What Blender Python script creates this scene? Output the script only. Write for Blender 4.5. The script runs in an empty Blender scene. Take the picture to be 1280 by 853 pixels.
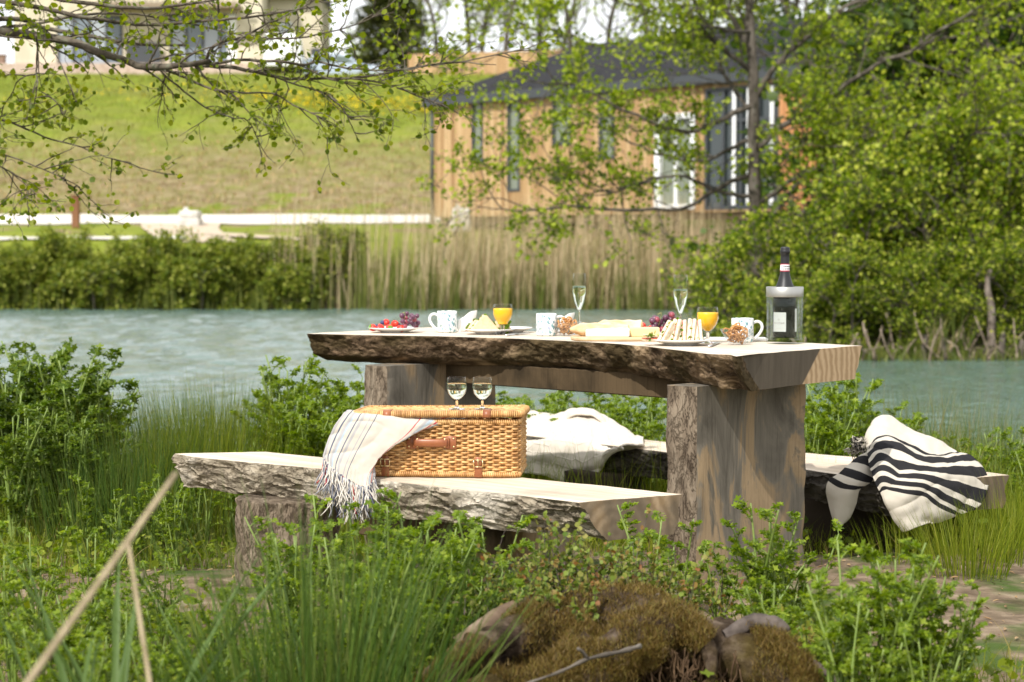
import bpy, math, random
import numpy as np
from mathutils import Vector, Matrix, noise

# ------------------------------------------------------------------ camera
F, CX, CY, H = 2242.0, 640.0, 426.5, 1.124
PITCH = math.atan((CY - 315.0) / F)
FW = np.array([0, math.cos(PITCH), -math.sin(PITCH)])
UP = np.array([0, math.sin(PITCH), math.cos(PITCH)])
def ray(px, py):
    return FW + np.array([1., 0, 0]) * (px - CX) / F + UP * (CY - py) / F
def W(px, py, D):
    """point of the scene seen at a place of the photograph, D metres in front"""
    d = ray(px, py); return np.array([0, 0, H]) + d * (D / d[1])
def P(px, py, z):
    d = ray(px, py); t = (z - H) / d[2]; return np.array([0, 0, H]) + d * t

sc = bpy.context.scene
COL = sc.collection
rng = np.random.default_rng(7)
random.seed(7)

# ------------------------------------------------------------------ object helpers
def tag(o, label=None, cat=None, group=None, kind=None):
    if label: o['label'] = label
    if cat: o['category'] = cat
    if group: o['group'] = group
    if kind: o['kind'] = kind
    return o
def empty(name, loc=(0, 0, 0), rz=0, label=None, cat=None, group=None):
    o = bpy.data.objects.new(name, None); COL.objects.link(o)
    o.location = tuple(float(c) for c in loc); o.rotation_euler = (0, 0, rz); o.empty_display_size = .1
    return tag(o, label, cat, group)
def copy_tree(o, parent=None):
    c = o.copy(); COL.objects.link(c); c.parent = parent
    for ch in list(CH.get(o.name, [])):
        d = copy_tree(ch, c)
    return c
CH = {}
class MB:
    def __init__(s):
        s.v = []; s.f = []; s.n = 0; s.uvs = []; s.has_uv = False
    def add(s, v, f, m=0, uv=None):
        v = np.asarray(v, float).reshape(-1, 3)
        s.v.append(v)
        s.uvs.append(np.zeros((len(v), 2)) if uv is None else np.asarray(uv, float))
        if uv is not None: s.has_uv = True
        if isinstance(f, np.ndarray):
            if len(f): s.f.append((f.reshape(len(f), -1) + s.n, m))
        else:
            by = {}
            for q in f: by.setdefault(len(q), []).append(q)
            for k, l in by.items(): s.f.append((np.array(l) + s.n, m))
        s.n += len(v); return s
    def build(s, name, mats, parent=None, smooth=True, kind=None, loc=None, rz=None):
        me = bpy.data.meshes.new(name)
        if s.n:
            V = np.concatenate(s.v)
            me.vertices.add(len(V)); me.vertices.foreach_set('co', V.ravel())
            idx = np.concatenate([f.ravel() for f, m in s.f])
            tot = np.concatenate([np.full(len(f), f.shape[1]) for f, m in s.f])
            mi = np.concatenate([np.full(len(f), m) for f, m in s.f])
            st = np.concatenate([[0], np.cumsum(tot)[:-1]])
            me.loops.add(len(idx)); me.loops.foreach_set('vertex_index', idx.astype(np.int32))
            me.polygons.add(len(tot)); me.polygons.foreach_set('loop_start', st.astype(np.int32))
            me.update(calc_edges=True)
            me.polygons.foreach_set('material_index', mi.astype(np.int32))
            me.polygons.foreach_set('use_smooth', np.full(len(tot), bool(smooth)))
            if s.has_uv:
                U = np.concatenate(s.uvs); l = me.uv_layers.new(name='UVMap')
                l.data.foreach_set('uv', U[idx].ravel().astype(np.float32))
            me.validate()
        for m in (mats if isinstance(mats, (list, tuple)) else [mats]): me.materials.append(m)
        o = bpy.data.objects.new(name, me); COL.objects.link(o)
        if parent is not None:
            o.parent = parent; CH.setdefault(parent.name, []).append(o)
        if loc is not None: o.location = tuple(float(c) for c in loc)
        if rz is not None: o.rotation_euler = (0, 0, rz)
        if kind: o['kind'] = kind
        return o

def frames(path):
    p = np.asarray(path, float); n = len(p)
    t = np.gradient(p, axis=0); t /= np.linalg.norm(t, axis=1)[:, None] + 1e-12
    a = np.array([0, 0, 1.]) if abs(t[0][2]) < .9 else np.array([1., 0, 0])
    u = np.cross(t[0], a); u /= np.linalg.norm(u); U = []
    for i in range(n):
        u = u - t[i] * np.dot(u, t[i]); l = np.linalg.norm(u)
        u = u / l if l > 1e-9 else np.cross(t[i], a)
        U.append(u)
    U = np.array(U); return t, U, np.cross(t, U)
def tube(mb, path, r, seg=6, m=0, cap=True, uvv=False):
    p = np.asarray(path, float); n = len(p)
    if np.isscalar(r): r = np.full(n, float(r))
    r = np.asarray(r, float)
    if r.ndim == 1: r = np.stack([r, r], 1)
    t, U, V = frames(p)
    a = np.arange(seg) * 2 * math.pi / seg
    v = p[:, None, :] + U[:, None, :] * (np.cos(a)[None, :, None] * r[:, :1, None]) + V[:, None, :] * (np.sin(a)[None, :, None] * r[:, 1:, None])
    v = v.reshape(-1, 3)
    i = np.arange(n - 1)[:, None] * seg; j = np.arange(seg)[None, :]; k = (j + 1) % seg
    f = np.stack([i + j, i + k, i + seg + k, i + seg + j], -1).reshape(-1, 4)
    mb.add(v, f, m)
    if cap:
        base = mb.n - len(v)
        mb.f.append((np.array([list(range(seg))[::-1]]) + base, m))
        mb.f.append((np.array([list(range(seg))]) + base + (n - 1) * seg, m))
    return mb
def box(mb, c, s, m=0, rz=0, R=None, bev=0):
    c = np.asarray(c, float); hx, hy, hz = np.asarray(s, float) / 2
    if bev > 0:
        b = min(bev, hx * .9, hy * .9, hz * .9); pts = []; 
        for sx in (-1, 1):
            for sy in (-1, 1):
                for sz in (-1, 1):
                    pts += [(sx * hx, sy * (hy - b), sz * (hz - b)), (sx * (hx - b), sy * hy, sz * (hz - b)), (sx * (hx - b), sy * (hy - b), sz * hz)]
        v = np.array(pts); I = lambda sx, sy, sz, k: ((sx > 0) * 4 + (sy > 0) * 2 + (sz > 0)) * 3 + k
        f = []
        for s1 in (-1, 1):
            for q, k in ((lambda a, b2: (s1, a, b2), 0), (lambda a, b2: (a, s1, b2), 1), (lambda a, b2: (a, b2, s1), 2)):
                l = [I(*q(-1, -1), k), I(*q(1, -1), k), I(*q(1, 1), k), I(*q(-1, 1), k)]
                f.append(l)
        for a in (-1, 1):
            for b2 in (-1, 1):
                f.append([I(a, b2, -1, 0), I(a, b2, -1, 1), I(a, b2, 1, 1), I(a, b2, 1, 0)])
                f.append([I(a, -1, b2, 0), I(a, -1, b2, 2), I(a, 1, b2, 2), I(a, 1, b2, 0)])
                f.append([I(-1, a, b2, 1), I(-1, a, b2, 2), I(1, a, b2, 2), I(1, a, b2, 1)])
                for c2 in (-1, 1):
                    f.append([I(a, b2, c2, 0), I(a, b2, c2, 1), I(a, b2, c2, 2)])
        # orient outward
        g = []
        for q in f:
            a3 = v[list(q)]; nrm = np.cross(a3[1] - a3[0], a3[2] - a3[0])
            g.append(list(q)[::-1] if np.dot(nrm, a3.mean(0)) < 0 else list(q))
        f = g
    else:
        v = np.array([(x, y, z) for x in (-hx, hx) for y in (-hy, hy) for z in (-hz, hz)])
        f = [[0, 1, 3, 2], [4, 6, 7, 5], [0, 4, 5, 1], [2, 3, 7, 6], [0, 2, 6, 4], [1, 5, 7, 3]]
    if R is None:
        cs, sn = math.cos(rz), math.sin(rz); R = np.array([[cs, -sn, 0], [sn, cs, 0], [0, 0, 1]])
    return mb.add(v @ np.asarray(R).T + c, f, m)
def lathe(mb, prof, seg=32, c=(0, 0, 0), m=0, ax=None, close=False, wob=None):
    pr = np.asarray(prof, float); n = len(pr); a = np.arange(seg) * 2 * math.pi / seg
    rr = pr[:, 0][:, None] * (np.ones(seg)[None] if wob is None else wob(pr[:, 1][:, None], a[None]))
    v = np.stack([rr * np.cos(a), rr * np.sin(a), np.repeat(pr[:, 1][:, None], seg, 1)], -1).reshape(-1, 3)
    if ax is not None: v = v @ np.asarray(ax).T
    v = v + np.asarray(c, float)
    i = np.arange(n - 1)[:, None] * seg; j = np.arange(seg)[None, :]; k = (j + 1) % seg
    f = np.stack([i + j, i + k, i + seg + k, i + seg + j], -1).reshape(-1, 4)
    mb.add(v, f, m); base = mb.n - len(v)
    if close:
        mb.f.append((np.array([list(range(seg))[::-1]]) + base, m)); mb.f.append((np.array([list(range(seg))]) + base + (n - 1) * seg, m))
    return mb
def ball(mb, c, r, m=0, seg=14, rings=9, sc3=(1, 1, 1), R=None, dis=0, fr=3.):
    th = np.linspace(0.02, math.pi - .02, rings)
    v = np.array([(math.sin(t) * math.cos(a), math.sin(t) * math.sin(a), math.cos(t)) for t in th for a in np.arange(seg) * 2 * math.pi / seg])
    if dis: v = v * np.array([1 + dis * noise.noise(Vector(q * fr) + Vector(tuple(c))) for q in v])[:, None]
    v = v * r * np.array(sc3)
    if R is not None: v = v @ np.asarray(R).T
    i = np.arange(rings - 1)[:, None] * seg; j = np.arange(seg)[None, :]; k = (j + 1) % seg
    f = np.stack([i + j, i + seg + j, i + seg + k, i + k], -1).reshape(-1, 4)
    mb.add(v + np.asarray(c, float), f, m); base = mb.n - len(v)
    mb.f.append((np.array([list(range(seg))]) + base, m)); mb.f.append((np.array([list(range(seg))[::-1]]) + base + (rings - 1) * seg, m))
    return mb
def prism(mb, poly, z0, z1, m=0, mt=None):
    p = np.asarray(poly, float); n = len(p)
    v = np.concatenate([np.c_[p, np.full(n, z0)], np.c_[p, np.full(n, z1)]])
    mb.add(v, [[i, (i + 1) % n, n + (i + 1) % n, n + i] for i in range(n)] + [list(range(n))[::-1]], m)
    mb.f.append((np.array([list(range(n))]) + mb.n - n, m if mt is None else mt)); return mb
def rotm(axis, a): return np.array(Matrix.Rotation(a, 3, axis))
def smooth_path(pts, n):
    p = np.asarray(pts, float); k = len(p)
    q = np.vstack([2 * p[0] - p[1], p, 2 * p[-1] - p[-2]]); out = []
    for s in np.linspace(0, k - 1 - 1e-9, n):
        i = int(s); t = s - i; a, b, c, d = q[i], q[i + 1], q[i + 2], q[i + 3]
        out.append(.5 * ((2 * b) + (-a + c) * t + (2 * a - 5 * b + 4 * c - d) * t * t + (-a + 3 * b - 3 * c + d) * t ** 3))
    return np.array(out)
def sm(a, b, x):
    t = np.clip((np.asarray(x, float) - a) / (b - a), 0, 1); return t * t * (3 - 2 * t)
def smn(x, y, s=1., k=0):
    return (np.sin(x * 1.7 * s + 1.3 + k) * np.cos(y * 2.1 * s - .7 + k * 2) + .6 * np.sin(x * 3.9 * s - y * 2.7 * s + k) + .4 * np.cos(x * 7.1 * s + y * 6.3 * s + 2 * k)) / 2

# ------------------------------------------------------------------ materials
def M(name, base=(.5, .5, .5), rough=.6, **kw):
    m = bpy.data.materials.new(name); m.use_nodes = True
    b = m.node_tree.nodes['Principled BSDF']
    b.inputs['Base Color'].default_value = (*base, 1); b.inputs['Roughness'].default_value = rough
    if rough >= .7: b.inputs['Specular IOR Level'].default_value = .12
    for k, v in kw.items():
        b.inputs[k.replace('_', ' ')].default_value = v
    return m
def nd(m, t, **kw):
    n = m.node_tree.nodes.new(t)
    for k, v in kw.items():
        if k in n.inputs: n.inputs[k].default_value = v
        else: setattr(n, k, v)
    return n
def lk(m, a, b): m.node_tree.links.new(a, b)
def coord(m, kind='Object', stretch=(1, 1, 1)):
    t = nd(m, 'ShaderNodeTexCoord'); mp = nd(m, 'ShaderNodeMapping'); mp.inputs['Scale'].default_value = stretch
    lk(m, t.outputs[kind], mp.inputs['Vector']); return mp.outputs[0]
def nz(m, scale, detail=6, kind='Object', stretch=(1, 1, 1), rough=.55, dist=0.):
    n = nd(m, 'ShaderNodeTexNoise', Scale=scale, Detail=detail, Roughness=rough, Distortion=dist)
    lk(m, coord(m, kind, stretch), n.inputs['Vector']); return n.outputs['Fac']
def ramp(m, fac, stops, interp='LINEAR'):
    r = nd(m, 'ShaderNodeValToRGB'); r.color_ramp.interpolation = interp; e = r.color_ramp.elements
    while len(e) < len(stops): e.new(.5)
    for i, (p, c) in enumerate(stops):
        e[i].position = p; e[i].color = (*c, 1) if len(c) == 3 else c
    lk(m, fac, r.inputs[0]); return r.outputs[0]
def mixc(m, fac, a, b, mode='MIX'):
    n = nd(m, 'ShaderNodeMix', data_type='RGBA', blend_type=mode)
    if isinstance(fac, (int, float)): n.inputs[0].default_value = fac
    else: lk(m, fac, n.inputs[0])
    for i, c in ((6, a), (7, b)):
        if isinstance(c, tuple): n.inputs[i].default_value = (*c, 1)
        else: lk(m, c, n.inputs[i])
    return n.outputs[2]
def math_(m, op, a, b=0.):
    n = nd(m, 'ShaderNodeMath', operation=op)
    for i, c in ((0, a), (1, b)):
        if isinstance(c, (int, float)): n.inputs[i].default_value = c
        else: lk(m, c, n.inputs[i])
    return n.outputs[0]
def bump(m, h, strength=.5, dist=.01):
    n = nd(m, 'ShaderNodeBump', Strength=strength, Distance=dist); lk(m, h, n.inputs['Height'])
    lk(m, n.outputs[0], m.node_tree.nodes['Principled BSDF'].inputs['Normal']); return n
def setc(m, c): lk(m, c, m.node_tree.nodes['Principled BSDF'].inputs['Base Color'])
def noisy(name, stops, scale=5, stretch=(1, 1, 1), rough=.8, bs=.4, bd=.005, detail=8, bscale=None, kind='Object', dist=0.):
    m = M(name, rough=rough); f = nz(m, scale, detail, kind, stretch, dist=dist)
    setc(m, ramp(m, f, stops)); bump(m, nz(m, bscale or scale * 3, detail, kind, stretch), bs, bd); return m
TONE = .82
def leafmat(name, cols, trans=.35, rough=.5):
    m = bpy.data.materials.new(name); m.use_nodes = True; nt = m.node_tree; b = nt.nodes['Principled BSDF']
    b.inputs['Roughness'].default_value = rough; b.inputs['Specular IOR Level'].default_value = .22; cols = [(q[0] * TONE * 1.16, q[1] * TONE * 1.02, q[2] * TONE * .8) for q in cols]
    g = nd(m, 'ShaderNodeNewGeometry')
    c = ramp(m, g.outputs['Random Per Island'], [(i / (len(cols) - 1), q) for i, q in enumerate(cols)])
    lk(m, c, b.inputs['Base Color'])
    t = nd(m, 'ShaderNodeBsdfTranslucent')
    hs = nd(m, 'ShaderNodeHueSaturation', Value=1.5, Saturation=1.1); lk(m, c, hs.inputs['Color']); lk(m, hs.outputs[0], t.inputs[0])
    mx = nd(m, 'ShaderNodeMixShader'); mx.inputs[0].default_value = trans
    lk(m, b.outputs[0], mx.inputs[1]); lk(m, t.outputs[0], mx.inputs[2])
    lk(m, mx.outputs[0], nt.nodes['Material Output'].inputs[0]); return m

# ------------------------------------------------------------------ leaf / blade meshes
def basis(d, nrm):
    d = d / (np.linalg.norm(d, axis=1)[:, None] + 1e-9)
    x = np.cross(d, nrm); l = np.linalg.norm(x, axis=1)[:, None]; x = np.where(l > 1e-6, x / (l + 1e-9), np.array([[1., 0, 0]]))
    return x, d, np.cross(x, d)
LEAF = (np.array([(0, 0, 0), (.30, .3, .07), (.30, .68, .06), (0, 1, -.05), (-.30, .68, .06), (-.30, .3, .07)]), np.array([(0, 1, 2, 3), (3, 4, 5, 0)]))
ROUND = (np.array([(0, 0, 0), (.38, .22, .06), (.46, .62, .07), (0, .96, 0), (-.46, .62, .07), (-.38, .22, .06)]), np.array([(0, 1, 2, 3), (3, 4, 5, 0)]))
_l = [(0, 0, 0), (.14, .45, .04), (0, 1, -.04), (-.14, .45, .04), (0, .12, 0), (.42, .28, .05), (.62, .72, 0), (.22, .5, .03), (0, .12, 0), (-.22, .5, .03), (-.62, .72, 0), (-.42, .28, .05)]
LOBED = (np.array(_l), np.array([(0, 1, 2, 3), (4, 5, 6, 7), (8, 9, 10, 11)]))
def leaves(mb, pos, d, nrm, size, tpl=LEAF, m=0, wid=1.):
    tv, tf = tpl; n = len(pos)
    if n == 0: return
    x, y, z = basis(np.asarray(d, float), np.asarray(nrm, float)); s = np.broadcast_to(np.asarray(size, float), (n,))[:, None, None]
    v = np.asarray(pos)[:, None, :] + s * (x[:, None] * tv[None, :, :1] * wid + y[:, None] * tv[None, :, 1:2] + z[:, None] * tv[None, :, 2:3])
    # weld the lobed template so one leaf is one island
    f = tf[None] + (np.arange(n) * len(tv))[:, None, None]
    mb.add(v.reshape(-1, 3), f.reshape(-1, tf.shape[1]), m)
_l2 = [(0, 0, 0), (.20, .30, .04), (.55, .35, .05), (.62, .66, .0), (.26, .62, .03), (0, 1, -.04), (-.26, .62, .03), (-.62, .66, 0), (-.55, .35, .05), (-.20, .30, .04)]
LOBED = (np.array(_l2), np.array([(0, 1, 4, 5), (1, 2, 3, 4), (5, 6, 9, 0), (6, 7, 8, 9)]))
def blades(mb, base, h, lean, w, seg=4, m=0, curl=1.8, r=None):
    r = r or rng; n = len(base); base = np.asarray(base, float)
    a = r.uniform(0, 2 * math.pi, n); dx, dy = np.cos(a), np.sin(a)
    L = lean if isinstance(lean, np.ndarray) and lean.ndim == 2 else np.stack([dx, dy], 1) * np.broadcast_to(lean, (n,))[:, None]
    fa = r.uniform(0, math.pi, n); sx, sy = np.cos(fa), np.sin(fa)
    h = np.broadcast_to(h, (n,)); w = np.broadcast_to(w, (n,)); V = []
    for i in range(seg + 1):
        t = i / seg; ww = w * (1 - t ** 1.8 * .93) / 2
        c = base + np.stack([L[:, 0] * h * t ** curl, L[:, 1] * h * t ** curl, h * (t - .18 * t * t * np.hypot(L[:, 0], L[:, 1]))], 1)
        o = np.stack([sx * ww, sy * ww, 0 * ww], 1); V += [c - o, c + o]
    v = np.stack(V, 1); k = 2 * (seg + 1)
    q = np.array([(2 * i, 2 * i + 1, 2 * i + 3, 2 * i + 2) for i in range(seg)])
    f = q[None] + (np.arange(n) * k)[:, None, None]; mb.add(v.reshape(-1, 3), f.reshape(-1, 4), m)
def rnddir(n, up=0., r=None):
    v = (r or rng).normal(size=(n, 3)); v /= np.linalg.norm(v, axis=1)[:, None]; v[:, 2] += up
    return v / np.linalg.norm(v, axis=1)[:, None]
EXPOSURE = 0.34
# ------------------------------------------------------------------ ground
WZ = -.25
def gh(x, y):
    x = np.asarray(x, float); y = np.asarray(y, float)
    near = -.11 * sm(6.3, 7.3, y - .15 * x) - 1.2 * sm(8.9, 12.5, y + .25 * np.sin(x * 1.3)) + .014 * smn(x, y, 1.) + .006 * smn(x, y, 4, 3)
    prof = np.interp(y, [42.8, 43.8, 46, 51.5, 54.5, 56, 60, 70, 90, 94, 130, 600], [-.25, .55, 1.37, 1.9, 2.22, 2.3, 2.95, 5.1, 10.0, 10.3, 10.9, 14])
    d1 = y - 42.8 + .3 * np.sin(x * .5); d2 = np.minimum(x - 3.9 - .03 * (y - 23) + .3 * np.sin(y * .7), y - 22.8 + .35 * np.sin(x * .9))
    rb = -.25 + .65 * sm(0, 1.6, d2) + .05 * np.clip(d2, 0, 30)
    land = np.where(d1 > 0, prof, -.25 + d1 * .5); land2 = np.where(d2 > 0, rb, -.25 + d2 * .6)
    far = np.maximum(np.maximum(land, land2), -1.3) + .03 * smn(x * .5, y * .5, 1) * (y > 30)
    return np.where(y < 15, near, far)
def g1(x, y): return float(gh(x, y))
def gp(px, D):
    x = (px - CX) / F * D; return np.array([x, D, g1(x, D)])

# materials of the ground
def ground_mat():
    m = M('ground_soil_and_turf', rough=.95)
    g = nd(m, 'ShaderNodeNewGeometry'); sx = nd(m, 'ShaderNodeSeparateXYZ'); lk(m, g.outputs['Position'], sx.inputs[0])
    def npos(s, d=8, st=(1, 1, 1)):
        n = nd(m, 'ShaderNodeTexNoise', Scale=s, Detail=d); mp = nd(m, 'ShaderNodeMapping'); mp.inputs['Scale'].default_value = st
        lk(m, g.outputs['Position'], mp.inputs[0]); lk(m, mp.outputs[0], n.inputs['Vector']); return n.outputs['Fac']
    soil = ramp(m, npos(9, 10), [(.3, (.07, .048, .03)), (.5, (.17, .125, .082)), (.62, (.24, .185, .125)), (.75, (.33, .27, .19))])
    soilg = mixc(m, ramp(m, npos(2.6, 8), [(.5, (0, 0, 0)), (.62, (1, 1, 1))]), soil, (.055, .085, .018))
    lawn = ramp(m, npos(.9, 10), [(.3, (.115, .155, .014)), (.5, (.16, .195, .020)), (.7, (.205, .225, .032))])
    dirt = ramp(m, npos(2.2, 10), [(.3, (.13, .085, .048)), (.5, (.21, .15, .088)), (.75, (.33, .26, .16))])
    lawn = mixc(m, ramp(m, npos(.35, 6, (.3, 1, 1)), [(.5, (0, 0, 0)), (.72, (.55, .55, .55))]), lawn, (.20, .195, .06))
    # bare strips on the bank, by height
    z = sx.outputs['Z']; a = math_(m, 'ADD', z, math_(m, 'MULTIPLY', math_(m, 'SUBTRACT', npos(.5, 8), .5), 6.5))
    bare = ramp(m, math_(m, 'MULTIPLY', a, .1), [(.10, (0, 0, 0)), (.20, (0, 0, 0)), (.235, (.95, .95, .95)), (.42, (.7, .7, .7)), (.60, (.25, .25, .25)), (.70, (0, 0, 0))])
    fine = ramp(m, npos(1.6, 10), [(.30, (.45, .45, .45)), (.50, (1, 1, 1))])
    far = mixc(m, mixc(m, 1., bare, fine, 'MULTIPLY'), lawn, dirt)
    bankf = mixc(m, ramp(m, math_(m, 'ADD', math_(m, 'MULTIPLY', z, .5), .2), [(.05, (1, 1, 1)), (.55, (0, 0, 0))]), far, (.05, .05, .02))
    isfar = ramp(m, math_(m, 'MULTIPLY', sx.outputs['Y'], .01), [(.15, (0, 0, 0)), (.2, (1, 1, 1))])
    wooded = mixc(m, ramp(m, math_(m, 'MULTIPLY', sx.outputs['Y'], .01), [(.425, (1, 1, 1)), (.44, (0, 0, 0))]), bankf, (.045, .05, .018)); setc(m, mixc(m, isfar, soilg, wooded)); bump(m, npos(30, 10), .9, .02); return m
xs = np.sort(np.unique(np.concatenate([np.linspace(-9, 9, 190), np.linspace(9, 30, 50), -np.linspace(9, 30, 50), 30 * 1.17 ** np.arange(0, 19), -30 * 1.17 ** np.arange(0, 19)])))
ys = np.unique(np.concatenate([np.linspace(-60, 0, 16), np.linspace(0, 14, 170), np.linspace(14, 62, 190), np.linspace(62, 130, 70), 130 * 1.15 ** np.arange(1, 12)]))
X, Y = np.meshgrid(xs, ys); Z = gh(X, Y); nx, ny = len(xs), len(ys)
idx = (np.arange(ny - 1)[:, None] * nx + np.arange(nx - 1)[None]); 
MB().add(np.stack([X, Y, Z], -1).reshape(-1, 3), np.stack([idx, idx + 1, idx + nx + 1, idx + nx], -1).reshape(-1, 4)).build('ground', ground_mat(), kind='structure')

# lake
def water_mat():
    m = M('lake_water', (.085, .135, .108), .05, IOR=1.55)
    g = nd(m, 'ShaderNodeNewGeometry'); hs = []
    for sc_, st, w in ((3.6, (1, 2.2, 1), 1.), (9, (1, 1.8, 1), .5), (20, (1, 1.6, 1), .25)):
        mp = nd(m, 'ShaderNodeMapping'); mp.inputs['Scale'].default_value = st; lk(m, g.outputs['Position'], mp.inputs[0])
        n = nd(m, 'ShaderNodeTexNoise', Scale=sc_, Detail=3, Distortion=.6); lk(m, mp.outputs[0], n.inputs['Vector']); hs.append(math_(m, 'MULTIPLY', n.outputs['Fac'], w))
    h = math_(m, 'ADD', math_(m, 'ADD', hs[0], hs[1]), hs[2]); bump(m, h, 1., .035); return m
xw = np.unique(np.concatenate([[-160, -100, -60, -40], np.linspace(-28, 16, 330), [25, 40, 60]])); yw = np.linspace(8.9, 48, 400); Xw, Yw = np.meshgrid(xw, yw); Zw = np.zeros_like(Xw); rw = np.random.default_rng(4)
for k in range(30):
    lam = rw.uniform(.26, .75); th_ = math.pi / 2 + rw.normal(0, .45); kx, ky = 2 * math.pi / lam * math.cos(th_), 2 * math.pi / lam * math.sin(th_); Zw += lam * .0078 * np.sin(kx * Xw + ky * Yw + rw.uniform(0, 6) + .8 * np.sin(Xw * .31 + k) + .7 * np.sin(Yw * .23 + 2 * k))
Zw *= (.45 + .55 * sm(9, 16, Yw)) * (1 - .62 * sm(1.5, 4.5, Xw)); i = (np.arange(len(yw) - 1)[:, None] * len(xw) + np.arange(len(xw) - 1)[None]); k = len(xw)
MB().add(np.stack([Xw, Yw, Zw + WZ], -1).reshape(-1, 3), np.stack([i, i + 1, i + k + 1, i + k], -1).reshape(-1, 4)).build('lake', water_mat(), kind='structure')

# road and paths as sheets draped 25 mm above the turf
def drape(name, poly_fn, u, v, mat, dz=.03):
    U_, V_ = np.meshgrid(u, v); xx, yy = poly_fn(U_, V_); zz = gh(xx, yy) + dz
    i = (np.arange(len(v) - 1)[:, None] * len(u) + np.arange(len(u) - 1)[None]); k = len(u)
    return MB().add(np.stack([xx, yy, zz], -1).reshape(-1, 3), np.stack([i, i + 1, i + k + 1, i + k], -1).reshape(-1, 4)).build(name, mat, kind='structure')
gravel = noisy('pale_gravel', [(.3, (.50, .46, .39)), (.6, (.64, .60, .53))], 14, rough=.95, bs=.6, kind='Object')
tanp = noisy('tan_gravel', [(.3, (.38, .30, .22)), (.6, (.50, .41, .31))], 12, rough=.95)
drape('road', lambda u, v: (u, 51.6 + v + .008 * (u + 5) ), np.linspace(-60, 2, 120), np.linspace(0, 3.0, 12), gravel)
drape('path', lambda u, v: (-9.6 + v * (1 - .25 * u) + 1.6 * u ** 1.5, 51.55 - u * 5.6), np.linspace(0, 1, 30), np.linspace(-1.0, 1.3, 12), tanp, .045)
drape('path_fork', lambda u, v: (-8.7 + u * 4.6, 48.2 - u * 2.2 + v - .5 * u * u), np.linspace(0, 1, 30), np.linspace(-.35, .3, 8), tanp, .06)
drape('lakeside_path', lambda u, v: (-13.5 + u * 5.0, 46.6 + v + .3 * u), np.linspace(0, 1, 30), np.linspace(-.4, .45, 8), gravel, .05)

# ------------------------------------------------------------------ near ground cover (nobody could count it)
G1 = leafmat('grass_green', [(.075, .13, .010), (.13, .20, .018), (.19, .26, .028), (.26, .30, .06)], .4)
G2 = leafmat('grass_dry', [(.12, .17, .03), (.25, .24, .09), (.38, .33, .17)], .3)
LG = leafmat('herb_green', [(.07, .13, .012), (.12, .19, .016), (.18, .26, .025), (.25, .32, .045)], .4)
def bare_mask(x, y):
    b = smn(x, y, .9, 5) 
    soil = np.exp(-((x + .9) / .75) ** 2 - ((y - 5.9) / .55) ** 2) + np.exp(-((x - 1.75) / .62) ** 2 - ((y - 5.5) / 1.1) ** 2) * 1.3 + np.exp(-((x - .2) / 1.1) ** 2 - ((y - 6.2) / .8) ** 2)
    return soil + .25 * b
def scatter(n, x0, x1, y0, y1, thr=.45):
    x = rng.uniform(x0, x1, n); y = rng.uniform(y0, y1, n); k = bare_mask(x, y) < thr + rng.uniform(-.15, .15, n)
    x, y = x[k], y[k]; return np.stack([x, y, gh(x, y) - .01], 1)
mb = MB(); b = scatter(52000, -4.5, 4.5, 2.6, 9.6)
cl = smn(b[:, 0], b[:, 1], 1.8, 2)
h = (.05 + .10 * rng.random(len(b)) * (1.1 + cl)) * (1 + .9 * sm(6.8, 8.4, b[:, 1]) + .5 * sm(-1.2, -2.4, b[:, 0]))
blades(mb, b, np.clip(h, .03, .4), rng.uniform(.1, .7, len(b)), rng.uniform(.002, .0045, len(b)), 3)
b = scatter(40000, -5, 5, 7.3, 9.9, 9); h = .14 + .34 * rng.random(len(b)) ** 1.4
blades(mb, b, h, rng.uniform(.05, .45, len(b)), rng.uniform(.002, .004, len(b)), 3)
mb.build('grass', G1, kind='stuff')
mb = MB(); b = scatter(9000, -4.5, 4.5, 3, 9.8, .7)
blades(mb, b, rng.uniform(.05, .32, len(b)) * (.5 + .9 * sm(6.5, 8.4, b[:, 1])), rng.uniform(.2, .9, len(b)), .003, 3); mb.build('dry_grass', G2, kind='stuff')
mb = MB(); b = scatter(30000, -4.6, 4.4, 2.8, 9.2)
k = smn(b[:, 0], b[:, 1], 2.2, 9) > -.15; b = b[k]; hh = rng.uniform(.01, .11, len(b)) * (1 + .5 * smn(b[:, 0], b[:, 1], 2.2, 9)); b[:, 2] += hh
leaves(mb, b, rnddir(len(b), .25), rnddir(len(b), 1.6), rng.uniform(.015, .042, len(b)), ROUND)
b2 = b[::2] + rng.normal(0, .02, (len(b[::2]), 3)); leaves(mb, b2, rnddir(len(b2), .3), rnddir(len(b2), 1.5), rng.uniform(.015, .035, len(b2)), LOBED)
mb.build('low_leafy_weeds_foliage', LG, kind='stuff')
# dead bits on the bare soil
mb = MB(); n = 2600; x = rng.uniform(-3, 3.4, n); y = rng.uniform(3.6, 8, n); b = np.stack([x, y, gh(x, y) + .006], 1)
leaves(mb, b, rnddir(n, 0) * [1, 1, .15], rnddir(n, 2.), rng.uniform(.012, .035, n), LEAF, wid=.5)
mb.build('dry_leaf_litter', leafmat('litter', [(.10, .06, .035), (.28, .19, .11), (.42, .34, .22)], .1), kind='stuff')
# small stones / clods
mb = MB()
for i in range(120):
    x, y = rng.uniform(1.0, 2.9), rng.uniform(4., 6.6)
    if i % 3 == 0: x, y = rng.uniform(-1.8, .3), rng.uniform(5.3, 6.6)
    r = rng.uniform(.004, .016); ball(mb, (x, y, g1(x, y) + r * .3), r, seg=7, rings=5, sc3=(1.2, 1, .7), dis=.3)
mb.build('soil_crumbs', noisy('clod', [(.3, (.16, .12, .08)), (.7, (.34, .27, .19))], 20), kind='stuff')
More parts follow.
